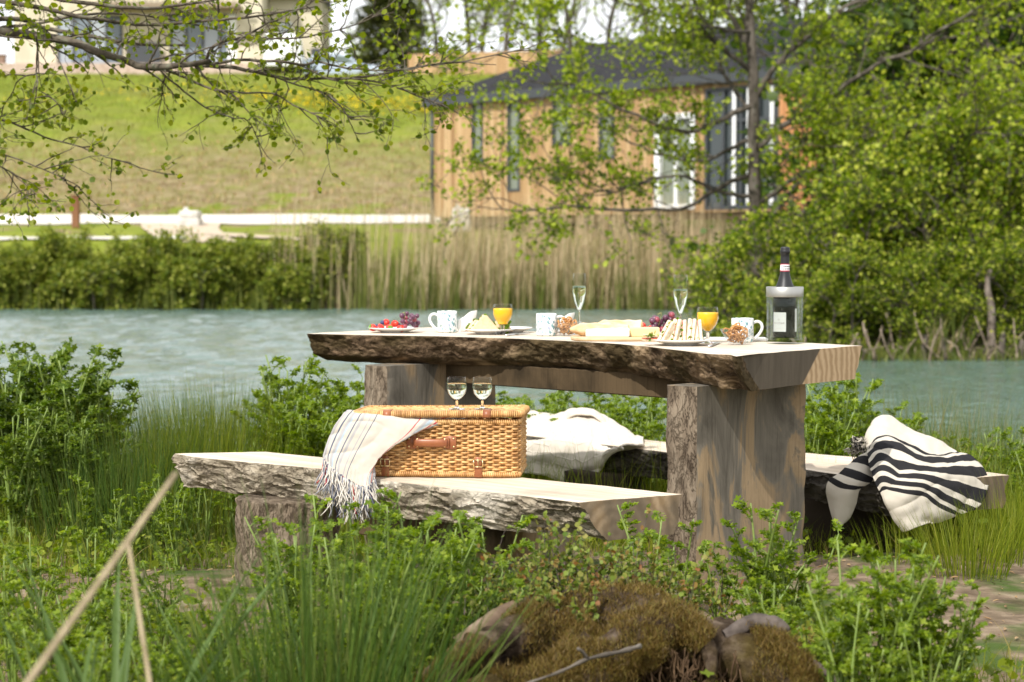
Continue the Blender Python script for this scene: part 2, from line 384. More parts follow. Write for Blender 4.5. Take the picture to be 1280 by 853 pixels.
# ------------------------------------------------------------------ timber
def wood_top(name, c=((.40, .32, .23), (.60, .52, .42), (.72, .65, .56)), long=1.):
    m = M(name, rough=.75); a = nz(m, 3.2, 8, 'Object', (.35, 9, 3), dist=.6); b = nz(m, 2.2, 5, 'Object', (1, 1.6, 1))
    col = ramp(m, a, [(.25, c[0]), (.5, c[1]), (.75, c[2])]); col = mixc(m, ramp(m, b, [(.52, (0, 0, 0)), (.7, (.55, .55, .55))]), col, (.30, .25, .20)); col = mixc(m, ramp(m, nz(m, 12, 8, 'Object', (.3, 14, 3)), [(.30, (.8, .8, .8)), (.38, (0, 0, 0))]), col, (.20, .15, .10)); setc(m, col)
    bump(m, nz(m, 6, 8, 'Object', (.5, 14, 4)), .35, .004); return m
def bark(name, dark, mid, light, s=9, stretch=(1, 1, 1), bs=1., pale=None, moss=None):
    m = M(name, rough=.95); a = nz(m, s, 12, 'Object', stretch, .65, .5)
    q1 = math_(m, 'ABSOLUTE', math_(m, 'SUBTRACT', nz(m, s * .8, 7, 'Object', stretch, .6, 1.2), .5)); q2 = math_(m, 'ABSOLUTE', math_(m, 'SUBTRACT', nz(m, s * 2.3, 6, 'Object', stretch, .6, .8), .48))
    crack = ramp(m, math_(m, 'MINIMUM', math_(m, 'MULTIPLY', q1, 2.), math_(m, 'MULTIPLY', q2, 3.)), [(0, (.38, .35, .32)), (.05, (1, 1, 1))])
    col = ramp(m, a, [(.28, dark), (.5, mid), (.72, light)]); col = mixc(m, .8, col, mixc(m, 1., crack, col, 'MULTIPLY'))
    if pale: col = mixc(m, ramp(m, nz(m, 2.6, 7, 'Object', (1, 1, 2)), [(.52, (0, 0, 0)), (.60, (.9, .9, .9))]), col, pale)
    if moss: col = mixc(m, ramp(m, nz(m, 3.3, 9, 'Object', (1, 1, 1.6)), [(.47, (0, 0, 0)), (.56, (.9, .9, .9))]), col, moss)
    setc(m, col); bump(m, math_(m, 'ADD', a, math_(m, 'MULTIPLY', crack, .3)), bs, .013); return m
TOPW = wood_top('pale_sawn_timber'); TOPB = wood_top('pale_sawn_bench_timber', ((.42, .33, .23), (.62, .52, .40), (.74, .66, .55)))
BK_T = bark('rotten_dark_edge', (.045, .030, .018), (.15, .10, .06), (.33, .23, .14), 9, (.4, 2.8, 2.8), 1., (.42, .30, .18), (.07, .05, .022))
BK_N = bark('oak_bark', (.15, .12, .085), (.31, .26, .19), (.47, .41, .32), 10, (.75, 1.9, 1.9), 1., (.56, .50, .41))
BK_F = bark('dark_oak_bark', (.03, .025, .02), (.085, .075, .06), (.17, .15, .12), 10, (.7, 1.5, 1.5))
BK_L = bark('log_bark', (.09, .065, .045), (.20, .155, .11), (.32, .26, .19), 13, (1.6, 1.6, .6))
def endgrain(name, cx=.0, split=None, dk=1.):
    m = M(name, rough=.8); v = coord(m, 'Object'); s = nd(m, 'ShaderNodeSeparateXYZ'); lk(m, v, s.inputs[0])
    w = nd(m, 'ShaderNodeTexWave', wave_type='RINGS', rings_direction='X', Scale=9, Distortion=4, Detail=4); w.inputs['Detail Scale'].default_value = 2
    mp = nd(m, 'ShaderNodeMapping'); mp.inputs['Location'].default_value = (0, cx, .1); lk(m, v, mp.inputs[0]); lk(m, mp.outputs[0], w.inputs['Vector'])
    tan = mixc(m, w.outputs['Fac'], (.33 * dk, .225 * dk, .125 * dk), (.50 * dk, .36 * dk, .22 * dk)); grey = mixc(m, nz(m, 30, 6, 'Object', (1, 1, .15)), (.055, .045, .033), (.14, .115, .085))
    if split is None: setc(m, mixc(m, ramp(m, nz(m, 6, 8), [(.42, (0, 0, 0)), (.58, (.75, .75, .75))]), tan, grey))
    else:
        k = math_(m, 'SUBTRACT', math_(m, 'ADD', s.outputs['Y'], math_(m, 'MULTIPLY', s.outputs['Z'], -1.0)), split)
        k = math_(m, 'ADD', math_(m, 'MULTIPLY', k, 60), .5); setc(m, mixc(m, ramp(m, k, [(.2, (0, 0, 0)), (.8, (1, 1, 1))]), grey, tan))
    bump(m, nz(m, 40, 6, 'Object', (1, 3, .4)), .3, .003); return m
def resample(pl, n):
    p = np.asarray(pl, float); d = np.r_[0, np.cumsum(np.linalg.norm(np.diff(p, axis=0), axis=1))]; t = np.linspace(0, d[-1], n)
    return np.stack([np.interp(t, d, p[:, k]) for k in range(2)], 1)
def fbm(v, o=4):
    return noise.fractal(Vector(v), .9, 2.1, o)
def slab(name, front, back, zt, th, mats, parent, cut_f, cut_b=.03, amp=.012, seed=0, rag=.010, n=200, thf=None, sx=1., plate=.0, K=22):
    """live-edged plank in its own frame: local x runs along the length"""
    f = resample(front, n); b = resample(back, n)
    mid = (f[0] + f[-1] + b[0] + b[-1]) / 4; d = (f[-1] + b[-1] - f[0] - b[0]); a = math.atan2(d[1], d[0]); R = np.array([[math.cos(a), math.sin(a)], [-math.sin(a), math.cos(a)]])
    f = (f - mid) @ R.T; b = (b - mid) @ R.T; KS = K; rows = []
    for i in range(n):
        u = i / (n - 1); e = b[i] - f[i]; w = np.linalg.norm(e); e = e / w; T = th if thf is None else thf(u)
        fx = rag * fbm((f[i][0] * 3, seed, 0), 5) + .4 * rag * fbm((f[i][0] * 14, seed, 4), 3); f0 = f[i] + e * fx
        bx = rag * fbm((b[i][0] * 3, seed + 9, 0), 5); b0 = b[i] - e * bx; r = []
        for k in range(12): q = b0 + (f0 - b0) * k / 12; r.append((q[0], q[1], .0016 * fbm((q[0] * 4, q[1] * 20, seed), 3)))
        for k in range(KS + 1):
            t = k / KS; o = cut_f(t, u); dn = amp * min(1, t * 7) * (fbm((f0[0] * 9 * sx, t * 1.4, seed + 2), 6) + .5 * abs(fbm((f0[0] * 22 * sx, t * 3.5, seed + 5), 4)) - .2)
            if plate: dd_ = noise.voronoi(Vector((f0[0] * 11 + .35 * fbm((f0[0] * 8, t * 2, 1), 2), T * t * 30 + .5 * fbm((f0[0] * 6, t * 3, 7), 2), seed)))[0]; dn = dn + plate * (.7 - min(1., (dd_[1] - dd_[0]) * 2.6) ** .6) * min(1, t * 9)
            q = f0 + e * (o - dn); r.append((q[0], q[1], -T * t - .001 - (.006 * fbm((f0[0] * 6, 3, seed + 8), 4) * t)))
        q0 = r[-1]; q1 = b0 - e * cut_b
        for k in range(1, 5): q = np.array(q0[:2]) + (q1 - np.array(q0[:2])) * k / 5; r.append((q[0], q[1], -T + .003 * fbm((q[0] * 5, q[1] * 5, seed), 3)))
        for k in range(8):
            t = 1 - k / 8; q = b0 - e * (cut_b * t - amp * fbm((b0[0] * 9, t * 2, seed + 20), 4) * min(1, (1 - t) * 5 + .2)); r.append((q[0], q[1], -T * t))
        rows.append(r)
    V = np.array(rows); m_ = V.shape[1]
    # saw the ends a little uneven
    mb = MB(); i = np.arange(n - 1)[:, None] * m_; j = np.arange(m_)[None]; k = (j + 1) % m_
    q = np.stack([i + j, i + m_ + j, i + m_ + k, i + k], -1)
    mb.add(V.reshape(-1, 3), q[:, :12].reshape(-1, 4), 0); base = mb.n - n * m_
    mb.f.append((q[:, 12:].reshape(-1, 4) + base, 1))
    for e_, s_ in ((0, 1), (n - 1, -1)):
        ring = V[e_]; c = ring.mean(0); vv = np.vstack([ring, c + (ring - c) * .5, c[None]]); ff = []
        for j_ in range(m_):
            k_ = (j_ + 1) % m_; ff.append([j_, k_, m_ + k_, m_ + j_][::s_]); ff.append([m_ + j_, m_ + k_, 2 * m_][::s_])
        mb.add(vv, ff, 2)
    o = mb.build(name, mats, parent); o.location = (mid[0], mid[1], zt); o.rotation_euler = (0, 0, a)
    md = o.modifiers.new('edge', 'EDGE_SPLIT'); md.split_angle = math.radians(50)
    return o, mid, a

# table --------------------------------------------------------------
TZ = .79
fr = [P(x, y, TZ)[:2] for x, y in ((383, 417), (450, 418.6), (560, 420.6), (650, 423.4), (719, 426.6), (770, 429.6), (809, 433), (850, 438), (886, 442.3), (912, 443.3), (920, 445.5), (928, 444))]
A = fr[-1]; B = fr[0]; Cc = P(1078, 432, TZ)[:2]; Dd = B + (Cc - A) * .97 + np.array([-.02, .01])
LD = (B - A) / np.linalg.norm(B - A); ID = np.array([-LD[1], LD[0]]) * -1
if np.dot(ID, Cc - A) < 0: ID = -ID
tbl = empty('picnic_table', ((A[0] + Dd[0]) / 2, (A[1] + Dd[1]) / 2, 0), 0, 'rough timber plank table with a thick live edge top, set with food and drink', 'table')
def rel(o, root):      # keep the world place when the parent is an Empty away from the origin
    o.location = Vector(o.location) - Vector(root.location); return o
def cutT(t, u):
    return .105 * t ** 1.3 * (.55 + .45 * u) + .05 * (1 - u) * max(0, t - .75) * 4
o, _, _ = slab('tabletop', [tuple(p) for p in fr], [tuple(Dd), tuple((Dd + Cc) / 2 + ID * .015), tuple(Cc)], TZ, .118, [TOPW, BK_T, endgrain('table_end_grain', .1, .10)], tbl, cutT, .05, .020, 3, .008, n=420, plate=.004, K=30)
rel(o, tbl)
def dressed(name, stops, bs=.5):
    m = M(name, rough=.85); a = nz(m, 3.1, 7, 'Object', (1, 1, .6), .6, 1.2); g = nz(m, 8, 10, 'Object', (14, 14, .7))
    col = ramp(m, a, stops, 'LINEAR'); col = mixc(m, .75, col, mixc(m, 1., ramp(m, g, [(.33, (.62, .60, .58)), (.42, (.95, .95, .95)), (.62, (1.06, 1.06, 1.06))]), col, 'MULTIPLY')); setc(m, col); bump(m, g, bs * .6, .004); return m
LEGW = dressed('weathered_oak_leg', [(.34, (.10, .088, .07)), (.46, (.17, .15, .12)), (.51, (.29, .21, .125)), (.57, (.33, .24, .145)), (.61, (.15, .13, .10)), (.70, (.20, .18, .15))])
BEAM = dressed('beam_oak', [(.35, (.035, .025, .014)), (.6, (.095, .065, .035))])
def thick_leg(name, p0, e, u, wd, tk, z0, z1, mats, parent, seed=0, amp=.012):
    """p0 near corner, e along the broad face, u along the thickness; bark on the thickness faces"""
    nz_, mb = 60, MB(); K1, K2 = 14, 8; ring = []
    for a in range(K1): ring.append((a / K1, 0, 0))
    for a in range(K2): ring.append((1, a / K2, 1))
    for a in range(K1): ring.append((1 - a / K1, 1, 0))
    for a in range(K2): ring.append((0, 1 - a / K2, 1))
    V = []
    for i in range(nz_):
        z = z0 + (z1 - z0) * i / (nz_ - 1)
        for s_, t_, bk in ring:
            q = p0 + e * wd * s_ + u * tk * t_
            if bk:
                nrm = -e if s_ == 0 else e; edge = math.sin(math.pi * min(max(t_, 0), 1)) ** .5
                q = q + nrm * (amp * (fbm((t_ * 2, z * 7, seed + s_ * 5), 6)) + .014 * edge + .006)
            else: q = q + (-u if t_ == 0 else u) * .003 * fbm((s_ * 8, z * 3, seed), 4)
            V.append((q[0], q[1], z))
    m_ = len(ring); i = np.arange(nz_ - 1)[:, None] * m_; j = np.arange(m_)[None]; k = (j + 1) % m_
    sgn = np.cross(np.r_[e, 0], np.r_[u, 0])[2]
    q = np.stack([i + j, i + k, i + m_ + k, i + m_ + j], -1) if sgn > 0 else np.stack([i + j, i + m_ + j, i + m_ + k, i + k], -1)
    bkm = np.array([r[2] for r in ring]); V = np.array(V); base0 = V.mean(0); base0[2] = 0
    mb.add(V - base0, q[:, bkm == 0].reshape(-1, 4), 0); mb.f.append((q[:, bkm == 1].reshape(-1, 4) + mb.n - len(V), 1))
    top = list(range((nz_ - 1) * m_, nz_ * m_)); mb.f.append((np.array([top if sgn > 0 else top[::-1]]) + mb.n - len(V), 0))
    o = mb.build(name, mats, parent); o.location = tuple(base0); md = o.modifiers.new('edge', 'EDGE_SPLIT'); md.split_angle = math.radians(50)
    return rel(o, parent)
LEGMATS = [LEGW, BK_L]
P1 = A + LD * .22 + ID * .045; thick_leg('leg', P1, ID, LD, .62, .125, -.03, TZ - .117, LEGMATS, tbl, 1)
P2 = P(484, 600, .3)[:2]; # find the far leg's near corner on its line
t_ = min(np.linspace(1.5, 2.1, 121), key=lambda t: abs(((A + LD * t + ID * .045)[0] / (A + LD * t + ID * .045)[1]) * F + CX - 484)); P2 = A + LD * t_ + ID * .045
thick_leg('leg', P2, ID, LD, .60, .13, -.2, TZ - .117, LEGMATS, tbl, 5)
mb = MB(); c0 = A + LD * .3 + ID * .40; c1 = A + LD * (t_ + .02) + ID * .40; cm = (c0 + c1) / 2; ang = math.atan2(*(c1 - c0)[::-1])
box(mb, (0, 0, 0), (np.linalg.norm(c1 - c0), .07, .085), bev=.004); o = mb.build('beam', BEAM, tbl, smooth=False); o.location = (cm[0], cm[1], TZ - .112 - .0425); o.rotation_euler = (0, 0, ang); rel(o, tbl)

# near bench ---------------------------------------------------------
NZ = .40
fr = [P(x, y, NZ)[:2] for x, y in ((219, 567), (240, 571), (264, 573.5), (312, 578), (404, 586), (492, 602), (560, 610), (638, 618), (700, 625), (724, 628))]
bk = [P(x, y, NZ)[:2] for x, y in ((332, 565), (450, 576.5), (560, 588), (653, 597.3), (760, 608), (853, 618))]
bn = empty('plank_bench', (fr[4][0], fr[4][1], 0), 0, 'pale topped live edge log bench carrying the wicker hamper', 'bench')
def cutN(t, u): return .05 * t * t + (.06 * t * sm(.75, 1, u) if u > .75 else 0)
o, _, _ = slab('seat', fr, bk, NZ, .118, [TOPB, BK_N, endgrain('bench_end_grain', .05, None, .72)], bn, cutN, .03, .016, 11, .008, n=420, sx=.8, plate=.013, K=34); rel(o, bn)
def log_leg(name, c, rx, ry, z0, z1, mats, parent, seed, rz=0, flat=0.):
    seg, n = 120, 90; V = []
    for i in range(n):
        z = z0 + (z1 - z0) * i / (n - 1)
        for k in range(seg):
            a = 2 * math.pi * k / seg; dx, dy = math.cos(a), math.sin(a)
            vd_ = noise.voronoi(Vector((dx * 3.6, dy * 3.6, z * 11 + seed)))[0]; r = 1 + .07 * (min(1., (vd_[1] - vd_[0]) * 2.4) ** .6 - .6) + .05 * fbm((dx * 2, dy * 2, seed + z * 1.2), 3) + .04 * fbm((dx * 9, dy * 9, seed + z * 5), 5) + .06 * (1 - i / n) ** 3
            V.append((dx * rx * r, max(dy * ry * r, -ry * (1 - flat)), z))
    mb = MB(); i = np.arange(n - 1)[:, None] * seg; j = np.arange(seg)[None]; k = (j + 1) % seg
    mb.add(np.array(V), np.stack([i + j, i + k, i + seg + k, i + seg + j], -1).reshape(-1, 4)); mb.f.append((np.array([list(range((n - 1) * seg, n * seg))]), 0))
    o = mb.build(name, mats, parent); o.location = (c[0], c[1], 0); o.rotation_euler = (0, 0, rz); return rel(o, parent)
c = P(352, 735, 0); log_leg('leg', (c[0], c[1] + .17),   .175, .17, -.05, NZ - .117, BK_L, bn, 3)
# second support: two split rails on edge plus a slab leg
lf = fr[-1] - np.array([.13, -.16]); 
def slab_leg(parent, c, rz, s, z0, z1, mat, seed):
    mb = MB(); n = 24; 
    for i in range(1): pass
    hx, hy = s[0] / 2, s[1] / 2; ring = [(-hx, -hy), (0, -hy), (hx, -hy), (hx, 0), (hx, hy), (0, hy), (-hx, hy), (-hx, 0)]; V = []
    for i in range(n):
        z = z0 + (z1 - z0) * i / (n - 1)
        for x, y in ring: V.append((x + .008 * fbm((x * 9, z * 6, seed), 4), y + .008 * fbm((y * 9, z * 6, seed + 3), 4), z))
    i = np.arange(n - 1)[:, None] * 8; j = np.arange(8)[None]; k = (j + 1) % 8
    mb.add(np.array(V), np.stack([i + j, i + k, i + 8 + k, i + 8 + j], -1).reshape(-1, 4)); mb.f.append((np.array([list(range((n - 1) * 8, n * 8))]), 0))
    o = mb.build('leg', mat, parent); o.location = (c[0], c[1], 0); o.rotation_euler = (0, 0, rz); return rel(o, parent)
aN = math.atan2(*(fr[-1] - fr[0])[::-1])
slab_leg(bn, P(634, 640, .3)[:2] + np.array([.06, .17]), aN, (.20, .26), -.05, NZ - .117, LEGW, 21)
mb = MB(); box(mb, (0, 0, 0), (.62, .05, .10), bev=.004); o = mb.build('brace', BEAM, bn, smooth=False); q = (fr[4] * .25 + fr[6] * .75) + np.array([.09, .12]); o.location = (q[0] - .05, q[1] + .04, NZ - .117 - .052); o.rotation_euler = (0, 0, aN); rel(o, bn)

# far bench ----------------------------------------------------------
FZ = .266
fr = [P(x, y, FZ)[:2] for x, y in ((806, 562), (837, 565.5), (920, 575.5), (1001, 586), (1060, 595), (1112, 606))]
d0 = (fr[0] - fr[2]); d0 /= np.linalg.norm(d0); fr = [fr[0] + d0 * .95] + fr
bk = [P(x, y, FZ)[:2] for x, y in ((837, 553.5), (1001, 566), (1130, 577), (1262, 594))]; bk = [bk[0] + d0 * 1.25, bk[0] + d0 * .5] + bk
bf = empty('plank_bench', (fr[3][0], fr[3][1], 0), 0, 'dark barked log bench behind the table with a blanket at either end', 'bench')
def cutF(t, u): return -.02 * math.sin(math.pi * t) + .03 * t
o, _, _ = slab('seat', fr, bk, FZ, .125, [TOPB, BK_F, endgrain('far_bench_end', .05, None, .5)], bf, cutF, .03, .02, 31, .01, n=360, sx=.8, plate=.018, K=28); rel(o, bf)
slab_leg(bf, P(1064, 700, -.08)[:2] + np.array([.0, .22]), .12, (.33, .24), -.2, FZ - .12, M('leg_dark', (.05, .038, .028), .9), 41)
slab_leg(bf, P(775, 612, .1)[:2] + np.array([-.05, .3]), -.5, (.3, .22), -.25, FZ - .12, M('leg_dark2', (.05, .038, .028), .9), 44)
FBR, BBR = fr[-1], bk[-1]
# ------------------------------------------------------------------ things on the table
def T(px, py): return P(px, py, TZ + .001)
WHITE = M('white_china', (.80, .79, .76), .25); GLASSM = M('clear_glass', (1, 1, 1), .0, IOR=1.46, Transmission_Weight=1.)
def thin_glass(name, tint=(.96, .97, .96), k=1.6, base=.010):
    m = bpy.data.materials.new(name); m.use_nodes = True; nt = m.node_tree; nt.nodes.remove(nt.nodes['Principled BSDF'])
    t = nd(m, 'ShaderNodeBsdfTransparent'); t.inputs[0].default_value = (*tint, 1); g = nd(m, 'ShaderNodeBsdfGlossy'); g.inputs['Roughness'].default_value = .02; f = nd(m, 'ShaderNodeLayerWeight'); f.inputs[0].default_value = .5; mx = nd(m, 'ShaderNodeMixShader')
    lk(m, math_(m, 'ADD', math_(m, 'MULTIPLY', math_(m, 'POWER', f.outputs['Facing'], 4.), .55 * (k - .45)), base), mx.inputs[0]); lk(m, t.outputs[0], mx.inputs[1]); lk(m, g.outputs[0], mx.inputs[2]); lk(m, mx.outputs[0], nt.nodes['Material Output'].inputs[0]); return m
THIN = thin_glass('thin_glass')
def plate(px, py, d, label, mat=WHITE, name='plate', h=.018):
    c = T(px, py); r = d / 2; mb = MB()
    lathe(mb, [(0.001, .004), (r * .55, .004), (r * .62, .006), (r * .9, h * .8), (r, h), (r * 1.005, h + .0015), (r, h + .003), (r * .9, h * .8 + .004), (r * .62, .010), (r * .55, .008), (.001, .008)], 48)
    lathe(mb, [(r * .5, .0045), (r * .5, 0), (r * .53, 0), (r * .54, .005)], 48)
    o = mb.build(name, mat, loc=c); tag(o, label, 'plate'); return c
def mugmat():
    m = M('white_mug_with_blue_sprigs', (.8, .8, .78), .25); m.node_tree.nodes['Principled BSDF']
    w = nd(m, 'ShaderNodeTexVoronoi', Scale=95, Randomness=1.); lk(m, coord(m, 'Object', (1, 1, .55)), w.inputs['Vector'])
    a = ramp(m, w.outputs['Distance'], [(.40, (1, 1, 1)), (.48, (0, 0, 0))]); k = ramp(m, nz(m, 60, 3), [(.42, (0, 0, 0)), (.48, (1, 1, 1))])
    hue = ramp(m, w.outputs['Color'], [(.3, (.05, .20, .24)), (.55, (.09, .28, .32)), (.75, (.16, .24, .14)), (.9, (.18, .22, .40))])
    g = nd(m, 'ShaderNodeNewGeometry'); setc(m, mixc(m, math_(m, 'MULTIPLY', math_(m, 'MULTIPLY', a, k), .85), (.80, .81, .79), hue)); return m
MUG = mugmat()
def mug(px, py, side, label):
    c = T(px, py); root = empty('mug', c, 0, label, 'mug', None); mb = MB(); r, h = .041, .088
    lathe(mb, [(.001, .0), (r * .92, 0), (r * .98, .004), (r, .01), (r, h - .002), (r - .001, h), (r - .003, h), (r - .004, h - .003), (r - .004, .006), (.001, .005)], 40); mb.build('cup', MUG, root)
    mb = MB(); p = [(side * (r - .002), 0, h * .80), (side * (r + .012), 0, h * .86), (side * (r + .026), 0, h * .80), (side * (r + .032), 0, h * .62), (side * (r + .026), 0, h * .42), (side * (r + .012), 0, h * .22), (side * (r - .002), 0, h * .12)]
    tube(mb, smooth_path(p, 26), np.tile([[.0035, .0055]], (26, 1)), 10); mb.build('handle', WHITE, root); return root
mug(559, 415.4, -1, 'blue sprigged white mug with its handle to the left, beside the berry plate')
mug(683, 419.6, 1, 'blue sprigged white mug standing in front of the pretzel bowl at mid table')
mug(928, 427.6, 1, 'blue sprigged white mug behind the pretzel bowl, beside the bottle cooler')

def stem_glass(pos, prof_o, t, liquid, lvl, lname, lmat, name, label, group=None, cat='glass'):
    root = empty(name, pos, 0, label, cat, group); po = np.array(prof_o); mb = MB()
    inner = [(max(r - t, .0008), z) for r, z in prof_o if z >= liquid[0]]; inner[0] = (.0008, liquid[0] + .002)
    up_ = [q for q in prof_o if q[1] >= liquid[0]]; lo_ = [q for q in prof_o if q[1] <= liquid[0]] + [up_[0]] if prof_o else []
    lathe(mb, [(.0008, liquid[0] - .001)] + [tuple(q) for q in up_] + [(prof_o[-1][0] - t * .5, prof_o[-1][1] + .0005)] + inner[::-1], 36); mb.build('bowl', THIN, root)
    mb = MB(); lathe(mb, [(.0008, 0)] + [q for q in prof_o if q[1] < liquid[0]] + [(.004, liquid[0] - .0005), (.0008, liquid[0] - .0004)], 28); mb.build('stem', GLASSM, root)
    li = [(max(r - t - .0004, .0008), z) for r, z in prof_o if z >= liquid[0]]; zs = [q[1] for q in li]; rs = [q[0] for q in li]
    zz = np.linspace(liquid[0] + .0025, lvl, 12); mb = MB(); lathe(mb, [(.0005, zz[0])] + [(float(np.interp(z, zs, rs)), z) for z in zz] + [(.0005, lvl)], 36); mb.build(lname, lmat, root)
    return root
WINE = M('pale_sparkling_wine', (.97, .98, .86), .0, IOR=1.33, Transmission_Weight=1.)
FOAM = M('foam', (.9, .9, .85), .5)
JUICE = M('orange_juice', (.95, .50, .02), .25); JUICE.node_tree.nodes['Principled BSDF'].inputs['Emission Strength'].default_value = 0
fl = [(.030, 0), (.030, .0015), (.010, .004), (.0035, .012), (.003, .05), (.003, .088), (.005, .095), (.012, .108), (.020, .130), (.0265, .160), (.0285, .185), (.0275, .215), (.0255, .245)]
stem_glass(T(724, 417.8), fl, .0011, (.095, 0), .196, 'wine', WINE, 'champagne_flute', 'tall flute of sparkling wine standing between the mug and the bread')
stem_glass(T(850.5, 424), fl, .0011, (.095, 0), .192, 'wine', WINE, 'champagne_flute', 'tall flute of sparkling wine behind the triangular sandwiches')
gb = [(.033, 0), (.033, .0015), (.012, .005), (.007, .012), (.0065, .034), (.009, .042), (.022, .052), (.034, .068), (.0405, .088), (.0405, .108), (.037, .128)]
stem_glass(T(628.5, 418.5), [(r, z * .95 + .0) for r, z in gb], .0014, (.040, 0), .106, 'juice', JUICE, 'juice_glass', 'stemmed glass of orange juice behind the pointed sandwiches')
stem_glass(T(884.5, 429.0), [(r, z * 1.02) for r, z in gb], .0014, (.042, 0), .112, 'juice', JUICE, 'juice_glass', 'stemmed glass of orange juice between the sandwiches and the pretzel bowl')

# fruit --------------------------------------------------------------
RED = noisy('strawberry_red', [(.35, (.55, .015, .010)), (.7, (.75, .05, .02))], 60, rough=.3, bs=.4, bd=.001); CALYX = M('calyx_green', (.14, .30, .04), .6)
def straw_proto(label, group, pos, rot, s=1.):
    root = empty('strawberry', pos, rot, label, 'strawberry', group); mb = MB()
    R = np.array(Matrix.Rotation(math.radians(70), 3, 'Y')) 
    lathe(mb, [(.0008, -.018), (.006, -.0165), (.011, -.010), (.0145, -.001), (.015, .006), (.012, .012), (.006, .0145), (.0008, .0145)], 20, ax=R); mb.build('berry', RED, root)
    mb = MB(); n = 8; a = np.arange(n) * 2 * math.pi / n; d = np.stack([np.cos(a), np.sin(a), np.full(n, .1)], 1) @ R.T
    leaves(mb, np.tile(R @ np.array([0, 0, .0148]), (n, 1)), d, np.tile(R @ np.array([0, 0, 1.]), (n, 1)), .013, LEAF); mb.build('calyx', CALYX, root); root.scale = (s, s, s); return root
pc = plate(493, 415.6, .215, 'white side plate of strawberries and grapes at the far end of the table')
def onp(c, dx, dy, dz): return (c[0] + dx, c[1] + dy, c[2] + dz)
sp = [(-.085, -.03, .032, 3.6), (-.055, -.045, .032, 1.2), (-.033, -.0, .052, 2.), (-.018, -.05, .032, 5.3), (.005, -.02, .048, 2.6), (.03, -.05, .030, .3), (-.06, .03, .033, 2.1)]
s0 = None
for i, (dx, dy, dz, rz) in enumerate(sp):
    if s0 is None: s0 = o = straw_proto('red strawberry heaped with others on the side plate of grapes', 'strawberries on the far side plate', onp(pc, dx, dy, dz - .012), rz)
    else: o = copy_tree(s0); o.location = onp(pc, dx, dy, dz - .012); o.rotation_euler = (.3 * i, .2, rz)
GR = M('dark_grape', (.10, .03, .06), .28); GR.node_tree.nodes['Principled BSDF'].inputs['Coat Weight'].default_value = .3; GR2 = M('red_grape', (.26, .05, .07), .28); BLU = M('blueberry_skin', (.035, .045, .13), .55)
def grapes(c, ext, n, r, label, seed):
    r_ = np.random.default_rng(seed); mb = MB(); pts = []; tries = 0
    while len(pts) < n and tries < 6000:
        tries += 1; p = np.array([r_.uniform(-1, 1) * ext[0], r_.uniform(-1, 1) * ext[1], r + r_.random() ** .9 * ext[2]])
        if (p[0] / ext[0]) ** 2 * .7 + ((p[2] - r) / ext[2]) ** 2 * .8 > 1: continue
        if all(np.linalg.norm(p - q) > r * 1.55 for q in pts): pts.append(p)
    for i, p in enumerate(pts): ball(mb, p, r * r_.uniform(.88, 1.08), m=int(r_.random() < .3), seg=14, rings=9, sc3=(1, 1, 1.12), R=rotm('X', r_.uniform(0, 3)))
    root = empty('grape_bunch', c, 0, label, 'grapes'); mb.build('grapes', [GR, GR2], root)
    mb = MB(); tube(mb, smooth_path([(-ext[0] * .4, 0, ext[2] * .5), (-.01, -.01, ext[2] * 1.0 + r), (-.025, -.02, ext[2] * .95 + r)], 8), .0016, 6); mb.build('stalk', M('stalk', (.35, .33, .12), .7), root)
grapes(onp(pc, .055, -.005, .012), (.042, .05, .058), 20, .0105, 'small bunch of dark grapes on the strawberry plate', 5)
for dx, dy, dz in ((-.048, -.005, .052), (-.075, .02, .035)):
    mb = MB(); ball(mb, (0, 0, 0), .0105, seg=14, rings=9, sc3=(1, 1, .9)); o = mb.build('blueberry', BLU, loc=onp(pc, dx, dy, dz - .012)); tag(o, 'dark blueberry among the strawberries on the far side plate', 'blueberry', 'blueberries on the far side plate')

# sandwiches -----------------------------------------------------------
BREAD = noisy('white_bread', [(.35, (.62, .47, .30)), (.65, (.78, .68, .52))], 120, rough=.9, bs=.5, bd=.002); CRUMB = noisy('seeded_bread', [(.28, (.40, .26, .13)), (.36, (.66, .50, .31)), (.7, (.74, .60, .42))], 90, rough=.9, bs=.6, bd=.002)
SAL = leafmat('salad_leaf', [(.08, .20, .02), (.25, .42, .06)], .3); HAM = M('filling_red', (.60, .13, .08), .5); CRE = M('filling_cream', (.85, .78, .6), .5)
def tri_slice(mb, w, h, y0, t, m=0, r=0.):
    p = [(-w / 2, 0), (w / 2, 0), (w * .06, h), (-w * .06, h)]; n = 4
    v = [(x, y0, z) for x, z in p] + [(x, y0 + t, z) for x, z in p]; mb.add(v, [[0, 1, 2, 3], [7, 6, 5, 4], [0, 4, 5, 1], [1, 5, 6, 2], [2, 6, 7, 3], [3, 7, 4, 0]], m)
